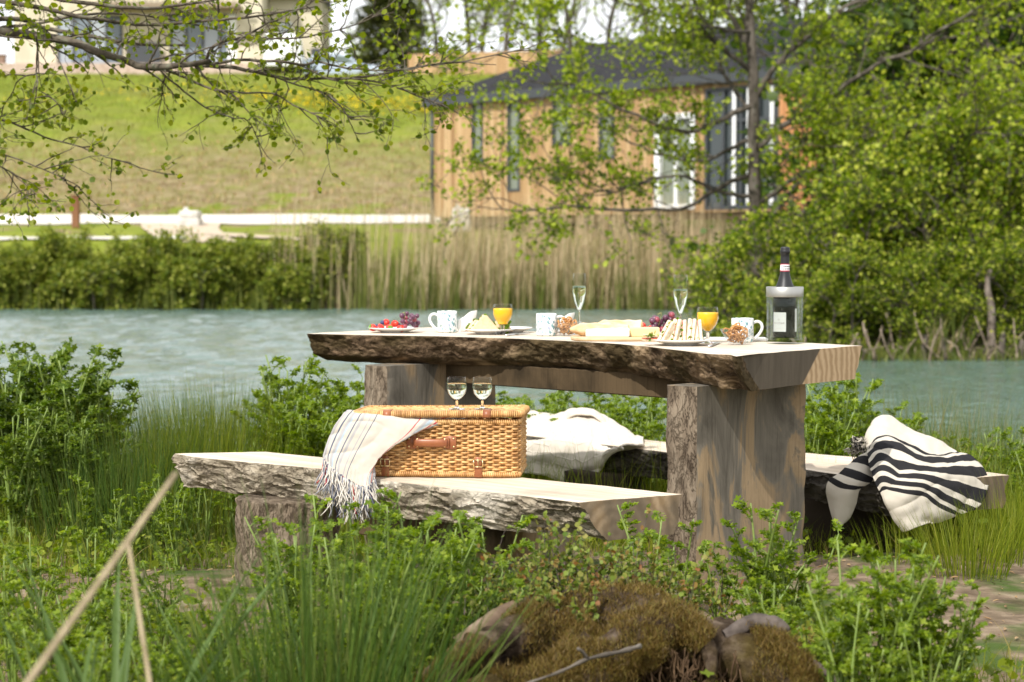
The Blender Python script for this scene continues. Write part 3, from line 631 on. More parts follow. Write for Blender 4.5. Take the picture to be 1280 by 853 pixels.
def sandwich(pos, rz, tilt, w, h, label, group, seed, mat=BREAD):
    root = empty('sandwich', pos, rz, label, 'sandwich', group); root.rotation_euler = (tilt, 0, rz); r_ = np.random.default_rng(seed)
    for s_ in (-1, 1): mb = MB(); tri_slice(mb, w, h, s_ * .0085 - .0055, .011); o = mb.build('bread_slice', mat, root, smooth=False); md = o.modifiers.new('b', 'BEVEL'); md.width = .002; md.segments = 2
    mb = MB(); tri_slice(mb, w * .97, h * .96, -.0028, .0035); tri_slice(mb, w * .98, h * .97, .0009, .0018, 1); mb.build('filling', [HAM, CRE], root, smooth=False)
    n = 14; mb = MB(); u = r_.uniform(-.5, .5, n); pos_ = np.stack([u * w * .9, r_.uniform(-.002, .003, n), (1 - 2 * np.abs(u)) * h * .93], 1); leaves(mb, pos_, np.stack([u * 2, r_.normal(0, .2, n), np.full(n, .8)], 1), r_.normal(0, 1, (n, 3)), .014, ROUND); mb.build('lettuce', SAL, root)
    return root
pc2 = plate(612, 417.6, .205, 'small white plate under the seeded pointed sandwiches')
SG = 'pointed sandwiches on the plate by the first mug'
sandwich(onp(pc2, -.02, -.035, .012), .15, .12, .13, .066, 'large seeded bread sandwich standing cut side up, tallest on the small plate', None, 1, CRUMB)
sandwich(onp(pc2, .045, -.005, .012), -.35, -.1, .10, .055, 'seeded sandwich with green salad leaves at the right side of the small plate', None, 2, CRUMB)
sandwich(onp(pc2, -.06, .03, .012), .5, .1, .09, .045, 'low sandwich half hidden behind the tall seeded sandwich', None, 3, BREAD)
mb = MB(); n = 26; p = np.array(onp(pc2, .068, -.03, .03)) + rng.normal(0, 1, (n, 3)) * [.008, .008, .018]; leaves(mb, p - np.array(pc2), rnddir(n, .8), rnddir(n), .02, ROUND)
o = mb.build('salad_garnish', SAL, loc=pc2); tag(o, 'bright green salad sprig leaning on the seeded sandwiches', 'salad')
pc3 = plate(851, 431.4, .215, 'white oval plate under the fanned white bread sandwiches')
SG = 'white bread sandwiches standing in a row'
for i, (dx, rz, ti) in enumerate(((-.062, .75, .28), (-.030, 1.15, .10), (.000, 1.3, -.06), (.028, 1.35, .05), (.058, 1.45, -.10))):
    sandwich(onp(pc3, dx + .01, -.018 + .01 * i, .012), rz, ti, .085, .078 + .004 * (i % 2), 'triangular white bread sandwich on end in the row on the plate before the flute' if i < 4 and i > 0 else ('leaning white sandwich at the bread end of the upright row' if i == 0 else 'end sandwich of the upright row, next to the juice glass'), SG if 0 < i < 4 else None, 10 + i)
root = empty('open_sandwich', onp(pc3, -.102, -.01, .012), .3, 'flat half sandwich showing tomato and cucumber at the plate edge', 'sandwich')
mb = MB(); box(mb, (0, 0, .006), (.062, .05, .009), bev=.002); box(mb, (-.004, .0, .021), (.05, .045, .008), bev=.002, R=rotm('Y', .12)); mb.build('bread', CRUMB, root, smooth=False)
mb = MB(); box(mb, (-.004, -.001, .0125), (.056, .048, .003)); mb.build('tomato', HAM, root, smooth=False)
mb = MB(); n = 16; leaves(mb, np.stack([rng.uniform(-.03, .02, n), rng.uniform(-.03, -.01, n), rng.uniform(.013, .03, n)], 1), rnddir(n), rnddir(n, 1), .016, ROUND); mb.build('cucumber', SAL, root)

# board with bread and cheese -----------------------------------------
bc = T(771, 424.8); root = empty('serving_board', bc, .04, 'thin round ended wooden board under the bread and cheeses', 'serving board'); mb = MB()
a = np.linspace(0, 2 * math.pi, 48, endpoint=False); pl = np.stack([np.sign(np.cos(a)) * np.abs(np.cos(a)) ** .6 * .175, np.sign(np.sin(a)) * np.abs(np.sin(a)) ** .8 * .13], 1); prism(mb, pl, 0, .014); o = mb.build('board', noisy('beech', [(.3, (.50, .34, .19)), (.7, (.66, .49, .31))], 6, (1, 9, 1)), root, smooth=False); o.modifiers.new('b', 'BEVEL').width = .004
CRUST = noisy('baguette_crust', [(.3, (.50, .28, .12)), (.48, (.72, .52, .30)), (.62, (.82, .72, .55))], 9, (1, 2, 2), rough=.75, bs=.3, bd=.004)
def loaf(pos, rz, L, r, label, seed, cut_r=False, tip=-1):
    root = empty('baguette', pos, rz, label, 'bread'); n = 30; xs_ = np.linspace(-.5, .5, n) * L; p = np.stack([xs_, .004 * np.sin(xs_ * 30), np.zeros(n) + r * .8], 1)
    e = np.ones(n); t = np.linspace(0, 1, n); e *= np.clip(t * 4.2, .08, 1) ** .55
    if not cut_r: e *= np.clip((1 - t) * 5, .08, 1) ** .5
    rr = np.stack([r * .8 * e, r * 1.15 * e], 1) * (1 + .04 * np.sin(t * 25 + seed))[:, None]; mb = MB(); tube(mb, p, np.stack([rr[:, 1], rr[:, 0]], 1), 22); o = mb.build('crust', CRUST, root)
    if cut_r: mb = MB(); ball(mb, (L / 2 + .0005, 0, r * .8), r, seg=20, rings=9, sc3=(.10, 1.08, .75), dis=.15, fr=5); mb.build('crumb', noisy('open_crumb', [(.35, (.35, .20, .08)), (.55, (.72, .52, .30))], 70, bs=1., bd=.004), root)
loaf(onp(bc, -.085, .005, .014), .16, .19, .031, 'short pointed baguette piece nearest the pretzel bowl', 1)
loaf(onp(bc, .005, .085, .014), -.05, .19, .036, 'torn baguette piece lying behind, its open end towards the strawberries', 2, True)
loaf(onp(bc, -.03, -.0, .014), -.02, .15, .027, 'thin split piece of white baguette between the loaf and the soft cheese', 6, True)
root = empty('soft_cheese', onp(bc, -.035, -.062, .014), .05, 'white rinded soft cheese wedge at the front of the board', 'cheese'); mb = MB(); prism(mb, [(-.09, -.025), (.075, -.035), (.085, .02), (-.02, .05)], 0, .03); o = mb.build('rind', M('white_rind', (.86, .83, .74), .8), root, smooth=False); md = o.modifiers.new('b', 'BEVEL'); md.width = .005; md.segments = 3
root = empty('hard_cheese', onp(bc, .09, -.035, .014), .06, 'pale yellow wedge of hard cheese beside the soft cheese', 'cheese'); mb = MB(); prism(mb, [(-.045, -.03), (.065, -.035), (.07, .03), (-.045, .035)], 0, .034); o = mb.build('wedge', M('yellow_cheese', (.80, .62, .30), .55), root, smooth=False); md = o.modifiers.new('b', 'BEVEL'); md.width = .003; md.segments = 2
pc4 = plate(815, 422.2, .19, 'white plate of fruit half hidden behind the cheese board')
for i, (dx, dy, dz, rz) in enumerate(((-.05, -.02, .045, 1.), (-.025, -.03, .037, 4.), (-.035, .02, .05, 2.), (-.005, -.035, .042, 5.), (-.06, .01, .030, 3.))):
    o = copy_tree(s0); o.location = onp(pc4, dx, dy, dz - .006); o.rotation_euler = (.5 * i, .3, rz); o['label'] = 'red strawberry on the fruit plate behind the cheese board'; o['group'] = 'strawberries behind the cheese board'
grapes(onp(pc4, .045, -.005, .014), (.05, .045, .068), 24, .0125, 'large bunch of purple grapes behind the hard cheese', 9)

# pretzels -------------------------------------------------------------
PR = noisy('pretzel_crust', [(.3, (.38, .15, .04)), (.7, (.62, .32, .10))], 40, rough=.45)
cut = thin_glass('cut_glass', (.95, .96, .97), 1.5, .05)
def bowl(px, py, label, glabel, seed):
    c = T(px, py); root = empty('glass_bowl', c, 0, label, 'bowl'); mb = MB(); wob = lambda z, a: 1 + .035 * np.abs(np.sin(a * 9)) * (z > .004) * (z < .05)
    lathe(mb, [(.001, 0), (.030, 0), (.032, .004), (.040, .020), (.050, .038), (.060, .054), (.0605, .0555), (.0585, .0555), (.047, .038), (.036, .020), (.028, .006), (.001, .006)], 72, wob=wob); mb.build('bowl', cut, root)
    r_ = np.random.default_rng(seed); proto = None
    for i in range(26):
        t = i / 26; rad = (.018 + .026 * t) if i < 20 else .02; an = i * 2.4; z = .014 + .052 * t
        p = (c[0] + rad * math.cos(an) * (1 - .5 * (t > .8)), c[1] + rad * math.sin(an) * (1 - .5 * (t > .8)), c[2] + z)
        if proto is None:
            mb = MB(); q = [(math.sin(a_) * .012 + .004 * math.sin(3 * a_), math.cos(a_) * .010 + .004 * math.cos(2 * a_), .0015 * math.sin(3 * a_)) for a_ in np.linspace(0, 2 * math.pi, 25)]; tube(mb, q, .0028, 6); proto = o = mb.build('pretzel', PR, loc=p)
        else: o = proto.copy(); COL.objects.link(o); o.location = p
        tag(o, glabel, 'pretzel', glabel.replace('small knotted pretzel', 'pretzels')); o.rotation_euler = tuple(r_.uniform(0, 6, 3))
bowl(709, 419.8, 'cut glass bowl of pretzels between the mug and the bread', 'small knotted pretzel in the glass bowl near the bread', 1)
bowl(921, 430.6, 'cut glass bowl of pretzels in front of the mug by the cooler', 'small knotted pretzel in the glass bowl near the cooler', 2)

# napkins, cutlery, tray ------------------------------------------------
NAP = noisy('linen', [(.4, (.74, .71, .66)), (.6, (.80, .78, .73))], 300, rough=.9, bs=.2, bd=.001)
def napkin(pts, label):
    g = np.array([[W(*q) for q in row] for row in pts]); mb = MB(); grid_surf(mb, g, 20, 20); o = mb.build('napkin', NAP); tag(o, label, 'napkin'); md = o.modifiers.new('s', 'SOLIDIFY'); md.thickness = .003; return o
def grid_surf(mb, G, nu, nv, uvfun=None, wr=0., wf=20., seed=0, crease=0.):
    a = np.array([smooth_path(r, nu) for r in G]); b = np.array([smooth_path(a[:, i], nv) for i in range(nu)]).transpose(1, 0, 2)
    if wr:
        du = np.gradient(b, axis=1); dv = np.gradient(b, axis=0); nn = np.cross(du, dv); nn /= np.linalg.norm(nn, axis=2)[..., None] + 1e-12
        w = np.array([[noise.fractal(Vector(b[i, j] * wf) + Vector((seed, 0, 0)), 1., 2., 3) + crease * (1 - min(1, abs(noise.noise(Vector((b[i, j][0] * wf * .45 + seed, b[i, j][1] * wf * .3, b[i, j][2] * wf * .9)))) * 3.2)) ** 2 for j in range(nu)] for i in range(nv)]); b = b + nn * (w * wr)[..., None]
    u, v = np.meshgrid(np.linspace(0, 1, nu), np.linspace(0, 1, nv)); i = (np.arange(nv - 1)[:, None] * nu + np.arange(nu - 1)[None])
    mb.add(b.reshape(-1, 3), np.stack([i, i + 1, i + nu + 1, i + nu], -1).reshape(-1, 4), 0, np.stack([u, v], -1).reshape(-1, 2)); return b
Dn = T(585, 415.0)[1]
napkin([[(573, 400, Dn), (581, 396, Dn + .02), (588, 390, Dn + .03), (596, 388, Dn + .05)], [(572, 408, Dn - .02), (579, 404, Dn), (587, 399, Dn + .02), (595, 394, Dn + .05)], [(573, 416, Dn - .03), (579, 415, Dn), (586, 413, Dn + .01), (591, 408, Dn + .04)]], 'folded white napkin standing in a fan behind the first mug')
Dn = T(710, 416.5)[1]
napkin([[(700, 400, Dn), (706, 396, Dn + .02), (712, 392, Dn + .03), (718, 391, Dn + .05)], [(700, 408, Dn - .02), (706, 405, Dn), (711, 401, Dn + .02), (717, 396, Dn + .05)], [(701, 416, Dn - .03), (705, 415, Dn), (709, 413, Dn + .01), (713, 409, Dn + .04)]], 'white napkin tip showing behind the pretzel bowl by the bread')
STEEL = M('steel', (.62, .62, .62), .28, Metallic=1.)
def knife(p0, p1, label, name='table_knife'):
    a = np.array(p0); b = np.array(p1); L = np.linalg.norm(b - a); root = empty(name, a, math.atan2(*(b - a)[:2][::-1]), label, 'cutlery')
    mb = MB(); box(mb, (L * .28, 0, .004), (L * .5, .013, .006), bev=.003); mb.build('handle', STEEL, root)
    mb = MB(); prism(mb, [(L * .5, -.006), (L * .95, -.009), (L, .002), (L * .9, .009), (L * .5, .007)], .003, .005); mb.build('blade', STEEL, root, smooth=False)
knife(T(631, 420.6), T(662, 417.2), 'steel table knife lying between the seeded sandwiches and the mug')
knife(T(886, 434.5), T(899, 429.0), 'steel knife lying beside the fanned sandwiches near the pretzel bowl')
plate(640, 415.6, .17, 'white saucer lying behind the juice glass at the far half')
c = T(925, 425.6); mb = MB(); prism(mb, [(-.135, -.06), (.10, -.06), (.10, .055), (-.135, .055)], 0, .010); o = mb.build('tray', WHITE, loc=c, smooth=False, rz=-.05); o.modifiers.new('b', 'BEVEL').width = .003; tag(o, 'flat white rectangular tray behind the mug near the cooler', 'tray')

# bottle in its cooler ---------------------------------------------------
c = T(980.5, 429.6); root = empty('bottle_cooler', c, 0, 'clear double walled bottle cooler with brushed steel rim', 'bottle cooler'); R_ = .0665; Hc = .205
ACR = thin_glass('clear_acrylic', (.97, .985, .98), 1.2, .003)
mb = MB(); lathe(mb, [(.001, 0), (R_ * .96, 0), (R_ * .98, .004), (R_, .01), (R_, Hc - .004), (R_ - .003, Hc - .004), (R_ - .003, .012), (.001, .012)], 48)
lathe(mb, [(.001, .014), (.052, .014), (.053, .02), (.053, Hc - .004), (.0505, Hc - .004), (.0505, .022), (.001, .02)], 48); mb.build('wall', ACR, root)
mb = MB(); lathe(mb, [(R_ - .0145, Hc - .035), (R_ + .001, Hc - .035), (R_ + .0012, Hc - .034), (R_ + .0012, Hc), (R_, Hc + .0015), (R_ - .0145, Hc + .0015), (R_ - .0145, Hc - .035)], 64); mb.build('rim', M('brushed_steel', (.46, .45, .42), .38, Metallic=1.), root)
bt = empty('wine_bottle', (c[0], c[1], c[2] + .0225), 0, 'dark sparkling wine bottle with black foiled neck standing in the cooler', 'bottle'); DG = M('dark_green_glass', (.004, .007, .004), .09)
mb = MB(); lathe(mb, [(.001, 0), (.040, 0), (.0435, .004), (.0435, .12), (.042, .145), (.034, .178), (.024, .205), (.0175, .225), (.0155, .24)], 40); mb.build('glass', DG, bt)
FOIL = M('black_foil', (.012, .012, .014), .42); bump(FOIL, nz(FOIL, 200, 3), .3, .001)
mb = MB(); lathe(mb, [(.0345, .179), (.0245, .207), (.0185, .228), (.0165, .245), (.0155, .290), (.0155, .304), (.0175, .306), (.018, .312), (.0172, .3165), (.0165, .318), (.017, .322), (.016, .3265), (.010, .3285), (.0008, .3285)], 32); mb.build('foil', FOIL, bt)
def patch(mb, r, z0, z1, a0, a1, m=0, n=14, rf=None):
    a_ = np.linspace(a0, a1, n); v = [((rf(z) if rf else r) * math.cos(q), (rf(z) if rf else r) * math.sin(q), z) for z in (z0, z1) for q in a_]
    mb.add(v, [[i, i + 1, n + i + 1, n + i] for i in range(n - 1)], m)
PAPER = M('label_paper', (.78, .75, .74), .7)
mb = MB(); va = math.atan2(-c[1], -c[0]); patch(mb, .0438, .022, .092, va - 1.12, va + .12); patch(mb, .0438, .022, .105, va + 1.0, va + 1.75); mb.build('label', PAPER, bt)
def text_on(s, r, z, a0, size, mat, parent, name='lettering'):
    cu = bpy.data.curves.new(name, 'FONT'); cu.body = s; cu.size = size; cu.align_x = 'CENTER'; t = bpy.data.objects.new(name, cu); COL.objects.link(t)
    dg = bpy.context.evaluated_depsgraph_get(); me = bpy.data.meshes.new_from_object(t.evaluated_get(dg)); bpy.data.objects.remove(t)
    for v in me.vertices: x, y = v.co.x, v.co.y; a_ = a0 + x / r; v.co = (r * math.cos(a_), r * math.sin(a_), z + y)
    me.materials.clear(); me.materials.append(mat); o = bpy.data.objects.new(name, me); COL.objects.link(o); o.parent = parent; return o
INK = M('ink', (.20, .12, .12), .7); text_on('V E C C A R', .0441, .050, va - .52, .0085, INK, bt); text_on('- - - - -', .0441, .032, va - .52, .006, M('ink_red', (.55, .2, .2), .7), bt); text_on('o', .0441, .062, va - .5, .014, M('ink_grey', (.5, .45, .45), .7), bt)
nk = lambda z: float(np.interp(z, [.228, .245, .29], [.0185, .0165, .0155])) + .0006
mb = MB(); 
for z0, z1, m_ in ((.240, .2435, 1), (.2435, .264, 0), (.264, .267, 1)):
    for zz0, zz1 in ((z0, z1),): patch(mb, 0, zz0, zz1, va - 2.2, va + 1.7, m_, 24, nk)
mb.build('neck_band', [M('band_white', (.8, .8, .8), .5), M('band_red', (.45, .03, .06), .5)], bt)
mb = MB()
for zz in (.2485, .2575):
    for q in np.arange(-.25, 1.7, .36):
        r_ = nk(zz) + .0004; cc = np.array([r_ * math.cos(va + q), r_ * math.sin(va + q), zz]); e1 = np.array([-math.sin(va + q), math.cos(va + q), 0]); an = np.arange(8) * math.pi / 4
        mb.add(cc + .0026 * (np.cos(an)[:, None] * e1 + np.sin(an)[:, None] * np.array([0, 0, 1.])), [list(range(8))])
mb.build('band_dots', M('dot_black', (.01, .01, .01), .5), bt)

# ------------------------------------------------------------------ hamper
WK = noisy('willow', [(.3, (.40, .20, .065)), (.5, (.62, .36, .14)), (.7, (.76, .52, .25))], 30, rough=.5, bs=.2, bd=.001, kind='Object'); WK.node_tree
g = nd(WK, 'ShaderNodeNewGeometry'); prevc = WK.node_tree.nodes['Principled BSDF'].inputs['Base Color'].links[0].from_socket
setc(WK, mixc(WK, 1., prevc, ramp(WK, g.outputs['Random Per Island'], [(0, (.72, .66, .6)), (1, (1.12, 1.1, 1.05))]), 'MULTIPLY'))
LE = noisy('tan_leather', [(.35, (.24, .075, .028)), (.7, (.34, .12, .045))], 25, rough=.4, bs=.15, bd=.001); BRASS = M('brass', (.75, .60, .32), .3, Metallic=1.)
q1 = P(471, 596.5, NZ); q2 = P(648, 598.3, NZ); hb = empty('wicker_hamper', (0, 0, 0), 0, 'golden wicker picnic hamper with tan leather handle and straps on the near bench', 'hamper')
ang = math.atan2(q2[1] - q1[1], q2[0] - q1[0]); ex = np.array([math.cos(ang), math.sin(ang)]); WB, DB, HB = .525, .28, .183
org = q2[:2] - ex * WB; hb.location = (org[0], org[1], NZ + .002); hb.rotation_euler = (0, 0, ang)
def rrect(w, d, r, n):
    pts = []
    for cx, cy, a0 in ((w - r, r, -90), (w - r, d - r, 0), (r, d - r, 90), (r, r, 180)):
        for k in range(7): a_ = math.radians(a0 + 90 * k / 6); pts.append((cx + r * math.cos(a_), cy + r * math.sin(a_)))
    p = np.array(pts + [pts[0]]); dd = np.r_[0, np.cumsum(np.linalg.norm(np.diff(p, axis=0), axis=1))]; t = np.linspace(0, dd[-1], n, endpoint=False)
    q = np.stack([np.interp(t, dd, p[:, k]) for k in range(2)], 1); tn = np.roll(q, -1, 0) - np.roll(q, 1, 0); tn /= np.linalg.norm(tn, axis=1)[:, None]; return q, np.stack([tn[:, 1], -tn[:, 0]], 1), dd[-1]
NS = 78; q, nn, per = rrect(WB, DB, .02, NS * 6); ph = np.arange(NS * 6) / 6. * math.pi
mb = MB(); rows = 21
for r_i in range(rows):
    z = .018 + (HB - .03) * r_i / (rows - 1); off = .0048 * np.sin(ph + math.pi * (r_i % 2) + .0); zz = z + .0009 * np.sin(ph * .37 + r_i * 2.2)
    p = np.c_[q + nn * off[:, None], zz]; p = np.vstack([p, p[:1]]); tube(mb, p, .0038 + .0004 * math.sin(r_i * 3), 6, cap=False)
for k in range(NS): i = k * 6 ; tube(mb, [(q[i][0], q[i][1], .004), (q[i][0], q[i][1], HB)], .0026, 5)
mb.build('body', WK, hb)
mb = MB()   # wrapped borders, top and bottom
for z, s_ in ((.010, 1), (HB - .004, 1)):
    p = np.vstack([np.c_[q, np.full(len(q), z)], [[*q[0], z]]]); tube(mb, p, .0065, 6, cap=False)
    qq, n2, _ = rrect(WB, DB, .02, int(per / .0065))
    for i in range(len(qq)):
        c_ = qq[i] + n2[i] * .0035; tube(mb, [(c_[0] - n2[i][1] * .002, c_[1] + n2[i][0] * .002, z - .008), (c_[0] + n2[i][0] * .004, c_[1] + n2[i][1] * .004, z), (c_[0] + n2[i][1] * .002, c_[1] - n2[i][0] * .002, z + .008)], .0031, 5)
mb.build('border', WK, hb)
mb = MB(); box(mb, (WB / 2, DB / 2, .006), (WB - .02, DB - .02, .008)); mb.build('bottom', WK, hb, smooth=False)
# lid, tipped up at the front by the throw
lid = MB(); LW, LDp = WB + .022, DB + .02; ql, nl, pl_ = rrect(LW, LDp, .022, int((LW + LDp) * 2 / .0062)); LH = .013
for i in range(len(ql)):
    b0, n_ = ql[i], nl[i]; tube(lid, [(b0[0] - n_[0] * .012, b0[1] - n_[1] * .012, LH + .005), (b0[0] + n_[0] * .002, b0[1] + n_[1] * .002, LH + .002), (b0[0] + n_[0] * .006, b0[1] + n_[1] * .006, LH * .5), (b0[0] + n_[0] * .002, b0[1] + n_[1] * .002, -.002)], .0030, 5)
for k in range(int(LDp / .0085)):
    y = .008 + k * .0085; x_ = np.linspace(.006, LW - .006, 150); tube(lid, np.c_[x_, np.full(150, y), LH - .002 + .0035 * np.sin(x_ / .022 * math.pi + math.pi * (k % 2))], .0040, 6)
lo = lid.build('lid', WK, hb); lo.location = (-.011, -.012, HB + .006); lo.rotation_euler = (math.radians(-1.6), math.radians(-.6), 0)
lo.location = (-.011, -.012, HB + .010)
def strap(x, w=.026):
    mb = MB(); p = smooth_path([(x, .05, LH + .0075), (x, .02, LH + .0085), (x, -.001, LH + .0065), (x, -.0095, LH * .6), (x, -.0085, -.004)], 14); a_ = [np.array(v) for v in p]; v = []
    for q_ in a_: v += [(q_[0] - w / 2, q_[1], q_[2]), (q_[0] + w / 2, q_[1], q_[2])]
    mb.add(v, [[2 * i, 2 * i + 1, 2 * i + 3, 2 * i + 2] for i in range(len(a_) - 1)]); o = mb.build('strap', LE, lo); md = o.modifiers.new('s', 'SOLIDIFY'); md.thickness = .003; md.offset = 1
strap(.115); strap(.436)
hd = MB(); hx, hz = .246, .112
for x_ in (-.064, .064): box(hd, (hx + x_, -.0085, hz), (.032, .004, .042), bev=.001)
for x_ in (-.048, .048): box(hd, (hx + x_, -.014, hz), (.022, .006, .034), bev=.002)
tube(hd, smooth_path([(hx - .052, -.016, hz), (hx - .03, -.022, hz), (hx, -.024, hz), (hx + .03, -.022, hz), (hx + .052, -.016, hz)], 16), np.tile([[.006, .013]], (16, 1)), 14); ho = hd.build('handle', LE, hb)
mb = MB()
for x_ in (-.072, -.054, .054, .072):
    for z_ in (-.013, .013): ball(mb, (hx + x_, -.013 if abs(x_) < .06 else -.0112, hz + z_), .0034, seg=10, rings=6, sc3=(1, .7, 1))
for x_ in (-.044, .044):
    for z_ in (-.011, .011): ball(mb, (hx + x_, -.019, hz + z_), .0034, seg=10, rings=6, sc3=(1, .7, 1))
mb.build('rivet', BRASS, ho)
for bx in (.097, .397):
    mb = MB(); box(mb, (bx, -.0088, .032), (.024, .003, .062), bev=.001); box(mb, (bx, -.012, .052), (.020, .004, .03), bev=.001); so = mb.build('strap', LE, hb)
    mb = MB(); r4 = [(bx - .0145, -.016, .036), (bx + .0145, -.016, .036), (bx + .0145, -.016, .058), (bx - .0145, -.016, .058), (bx - .0145, -.016, .036)]
    for a_, b_ in zip(r4[:-1], r4[1:]): tube(mb, [a_, b_], .0019, 6)
    tube(mb, [(bx, -.017, .036), (bx, -.018, .060)], .0014, 6); mb.build('buckle', BRASS, so)
for px, lb in ((571, 'stemmed wine glass on the hamper lid, nearer the handle side'), (603, 'stemmed wine glass on the hamper lid, beside the leather strap')):
    z = NZ + .002 + HB + .010 + LH + .008 ; c = P(px, 512.5, z); lx = np.array([c[0] - org[0], c[1] - org[1]])
    wg = [(.028, 0), (.028, .0012), (.009, .004), (.005, .010), (.0045, .024), (.007, .030), (.018, .038), (.028, .050), (.0325, .066), (.0325, .082), (.0300, .102)]
    stem_glass((c[0], c[1], z + .0025), wg, .0012, (.029, 0), .084, 'wine', WINE, 'wine_glass', lb)

# ------------------------------------------------------------------ cloths
def weave(m, sc_=900, bs=.3):
    t = nd(m, 'ShaderNodeTexCoord'); mp = nd(m, 'ShaderNodeMapping'); lk(m, t.outputs['UV'], mp.inputs[0]); w = nd(m, 'ShaderNodeTexWave', Scale=sc_ / 10, wave_type='BANDS', bands_direction='Y'); lk(m, mp.outputs[0], w.inputs[0])
    w2 = nd(m, 'ShaderNodeTexWave', Scale=sc_ / 10, wave_type='BANDS', bands_direction='X'); lk(m, mp.outputs[0], w2.inputs[0]); bump(m, math_(m, 'ADD', w.outputs['Fac'], w2.outputs['Fac']), bs, .002)
def uvramp(m, axis, stops, interp='CONSTANT', wob=0.):
    t = nd(m, 'ShaderNodeTexCoord'); s = nd(m, 'ShaderNodeSeparateXYZ'); lk(m, t.outputs['UV'], s.inputs[0]); return ramp(m, s.outputs[axis], stops, interp)
THR = M('woven_throw', rough=.95); CRM, GRY, NVY, RD, LB = (.56, .50, .42), (.40, .38, .37), (.10, .12, .17), (.48, .05, .07), (.40, .47, .52)
st = [(0, GRY), (.03, CRM), (.06, NVY), (.075, CRM), (.10, GRY), (.13, LB), (.15, CRM), (.19, NVY), (.20, CRM), (.22, GRY), (.25, CRM), (.30, GRY), (.31, CRM), (.345, NVY), (.355, CRM), (.70, RD), (.712, CRM), (.76, GRY), (.79, LB), (.83, CRM), (.86, RD), (.885, CRM), (.91, GRY), (.94, NVY), (.95, GRY)]
setc(THR, uvramp(THR, 0, st)); weave(THR, 500, .35)
D0 = hb.location[1] - .005
G = [[(434, 514.0, .02), (455, 515.0, .02), (480, 517, .02), (510, 519, .02), (545, 521, .02), (585, 523.5, .02)],
     [(428, 519, -.035), (450, 520, -.035), (477, 522, -.035), (508, 525, -.035), (535, 528, -.03), (560, 530, -.01)],
     [(417, 534, -.055), (441, 536, -.055), (466, 541, -.055), (494, 545, -.055), (514, 545, -.05), (528, 538, -.02)],
     [(409, 552, -.075), (430, 557, -.075), (453, 563, -.075), (474, 568, -.075), (482, 564, -.065), (490, 552, -.025)],
     [(405, 566, -.10), (421, 577, -.10), (441, 587, -.10), (458, 593, -.10), (464, 588, -.09), (470, 574, -.04)],
     [(405, 574, -.12), (419, 588, -.13), (437, 600, -.135), (452, 608, -.135), (461, 607, -.125), (468, 598, -.09)]]
G = [[W(x, y, D0 + d) for x, y, d in r] for r in G]; mb = MB(); b = grid_surf(mb, G, 90, 90, wr=.005, wf=16., seed=3, crease=.9)
th = empty('woven_throw', b[0, 40], 0, 'cream woven throw with navy and red stripes spilling from under the hamper lid', 'blanket')
o = mb.build('cloth', THR, th); o.location = -Vector(th.location); md = o.modifiers.new('s', 'SOLIDIFY'); md.thickness = .005; md.offset = 0
mb = MB(); bot = b[-1]; fm = [M('fringe_cream', (.62, .57, .50), .95), M('fringe_grey', (.30, .30, .33), .95), M('fringe_navy', (.07, .08, .12), .95), M('fringe_red', (.4, .04, .06), .95)]
for i in range(0, 90, 1):
    for rep in range(5):
        p = bot[i] + rng.normal(0, .002, 3); L = rng.uniform(.05, .115) * (1. if i < 70 else .7) + (.03 if 20 < i < 45 else 0); q = [p]; d = np.array([rng.normal(0, .10), rng.normal(-.05, .1), -1.])
        for k in range(7): q.append(q[-1] + d / np.linalg.norm(d) * L / 7); d = d + np.array([rng.normal(0, .3), rng.normal(0, .25), -.12])
        q = np.array(q); lim = np.array([max(qq[1], 0) for qq in q]); tube(mb, q, .0017, 4, m=int(rng.choice(4, p=[.60, .2, .15, .05])))
o = mb.build('fringe', fm, th); o.location = -Vector(th.location)

# cream blanket on the far bench
CRB = M('cream_knit', (.58, .52, .44), .95)
t = nd(CRB, 'ShaderNodeTexCoord'); v = nd(CRB, 'ShaderNodeTexVoronoi', Scale=7., feature='DISTANCE_TO_EDGE'); lk(CRB, t.outputs['UV'], v.inputs['Vector']); v.inputs['Randomness'].default_value = .6
bump(CRB, math_(CRB, 'ADD', ramp(CRB, v.outputs['Distance'], [(0, (1, 1, 1)), (.06, (0, 0, 0))]), math_(CRB, 'MULTIPLY', nz(CRB, 250, 3), .3)), .55, .005)
def D_fb(px):   # depth of the far bench's front edge under a column of the picture
    a0, a1 = np.array(fr[2]), np.array(fr[0]); d = (a1 - a0); k = (px - CX) / F; s_ = (k * a0[1] - a0[0]) / (d[0] - k * d[1]); return a0[1] + d[1] * s_
cols = [640, 665, 690, 712, 733, 752, 772, 790, 804]
topy = [515, 516, 520, 512, 511, 517, 531, 541, 547]; y2 = [522, 522, 526, 522, 523, 528, 537, 544, 549]; y3 = [532, 534, 536, 535, 537, 541, 547, 551, 552.5]; y4 = [546, 547, 549, 550, 552, 555, 558, 559, 556]
y5 = [560, 561, 564, 568, 572, 572, 563, 561, 558]; y6 = [575, 576, 580, 588, 592, 584, 568, 563, 560]; y7 = [592, 592, 597, 606, 606, 592, 573, 565, 562]
G = []
for ys_, dd, tuck in ((topy, .42, 0), (y2, .30, 0), (y3, .16, 0), (y4, -.005, 0), (y5, -.045, 1), (y6, -.05, 1), (y7, -.04, 1)):
    G.append([W(x if not tuck else (x if x < 740 else 740 + (x - 740) * .62), y, D_fb(x) + dd) for x, y in zip(cols, ys_)])
mb = MB(); b = grid_surf(mb, G, 110, 100, wr=.012, wf=8., seed=7, crease=1.4); o = mb.build('blanket', CRB); tag(o, 'cream knitted blanket draped over the far bench beside the hamper', 'blanket'); md = o.modifiers.new('s', 'SOLIDIFY'); md.thickness = .008
cl = empty('blanket_fold', (0, 0, 0)); bpy.data.objects.remove(cl)
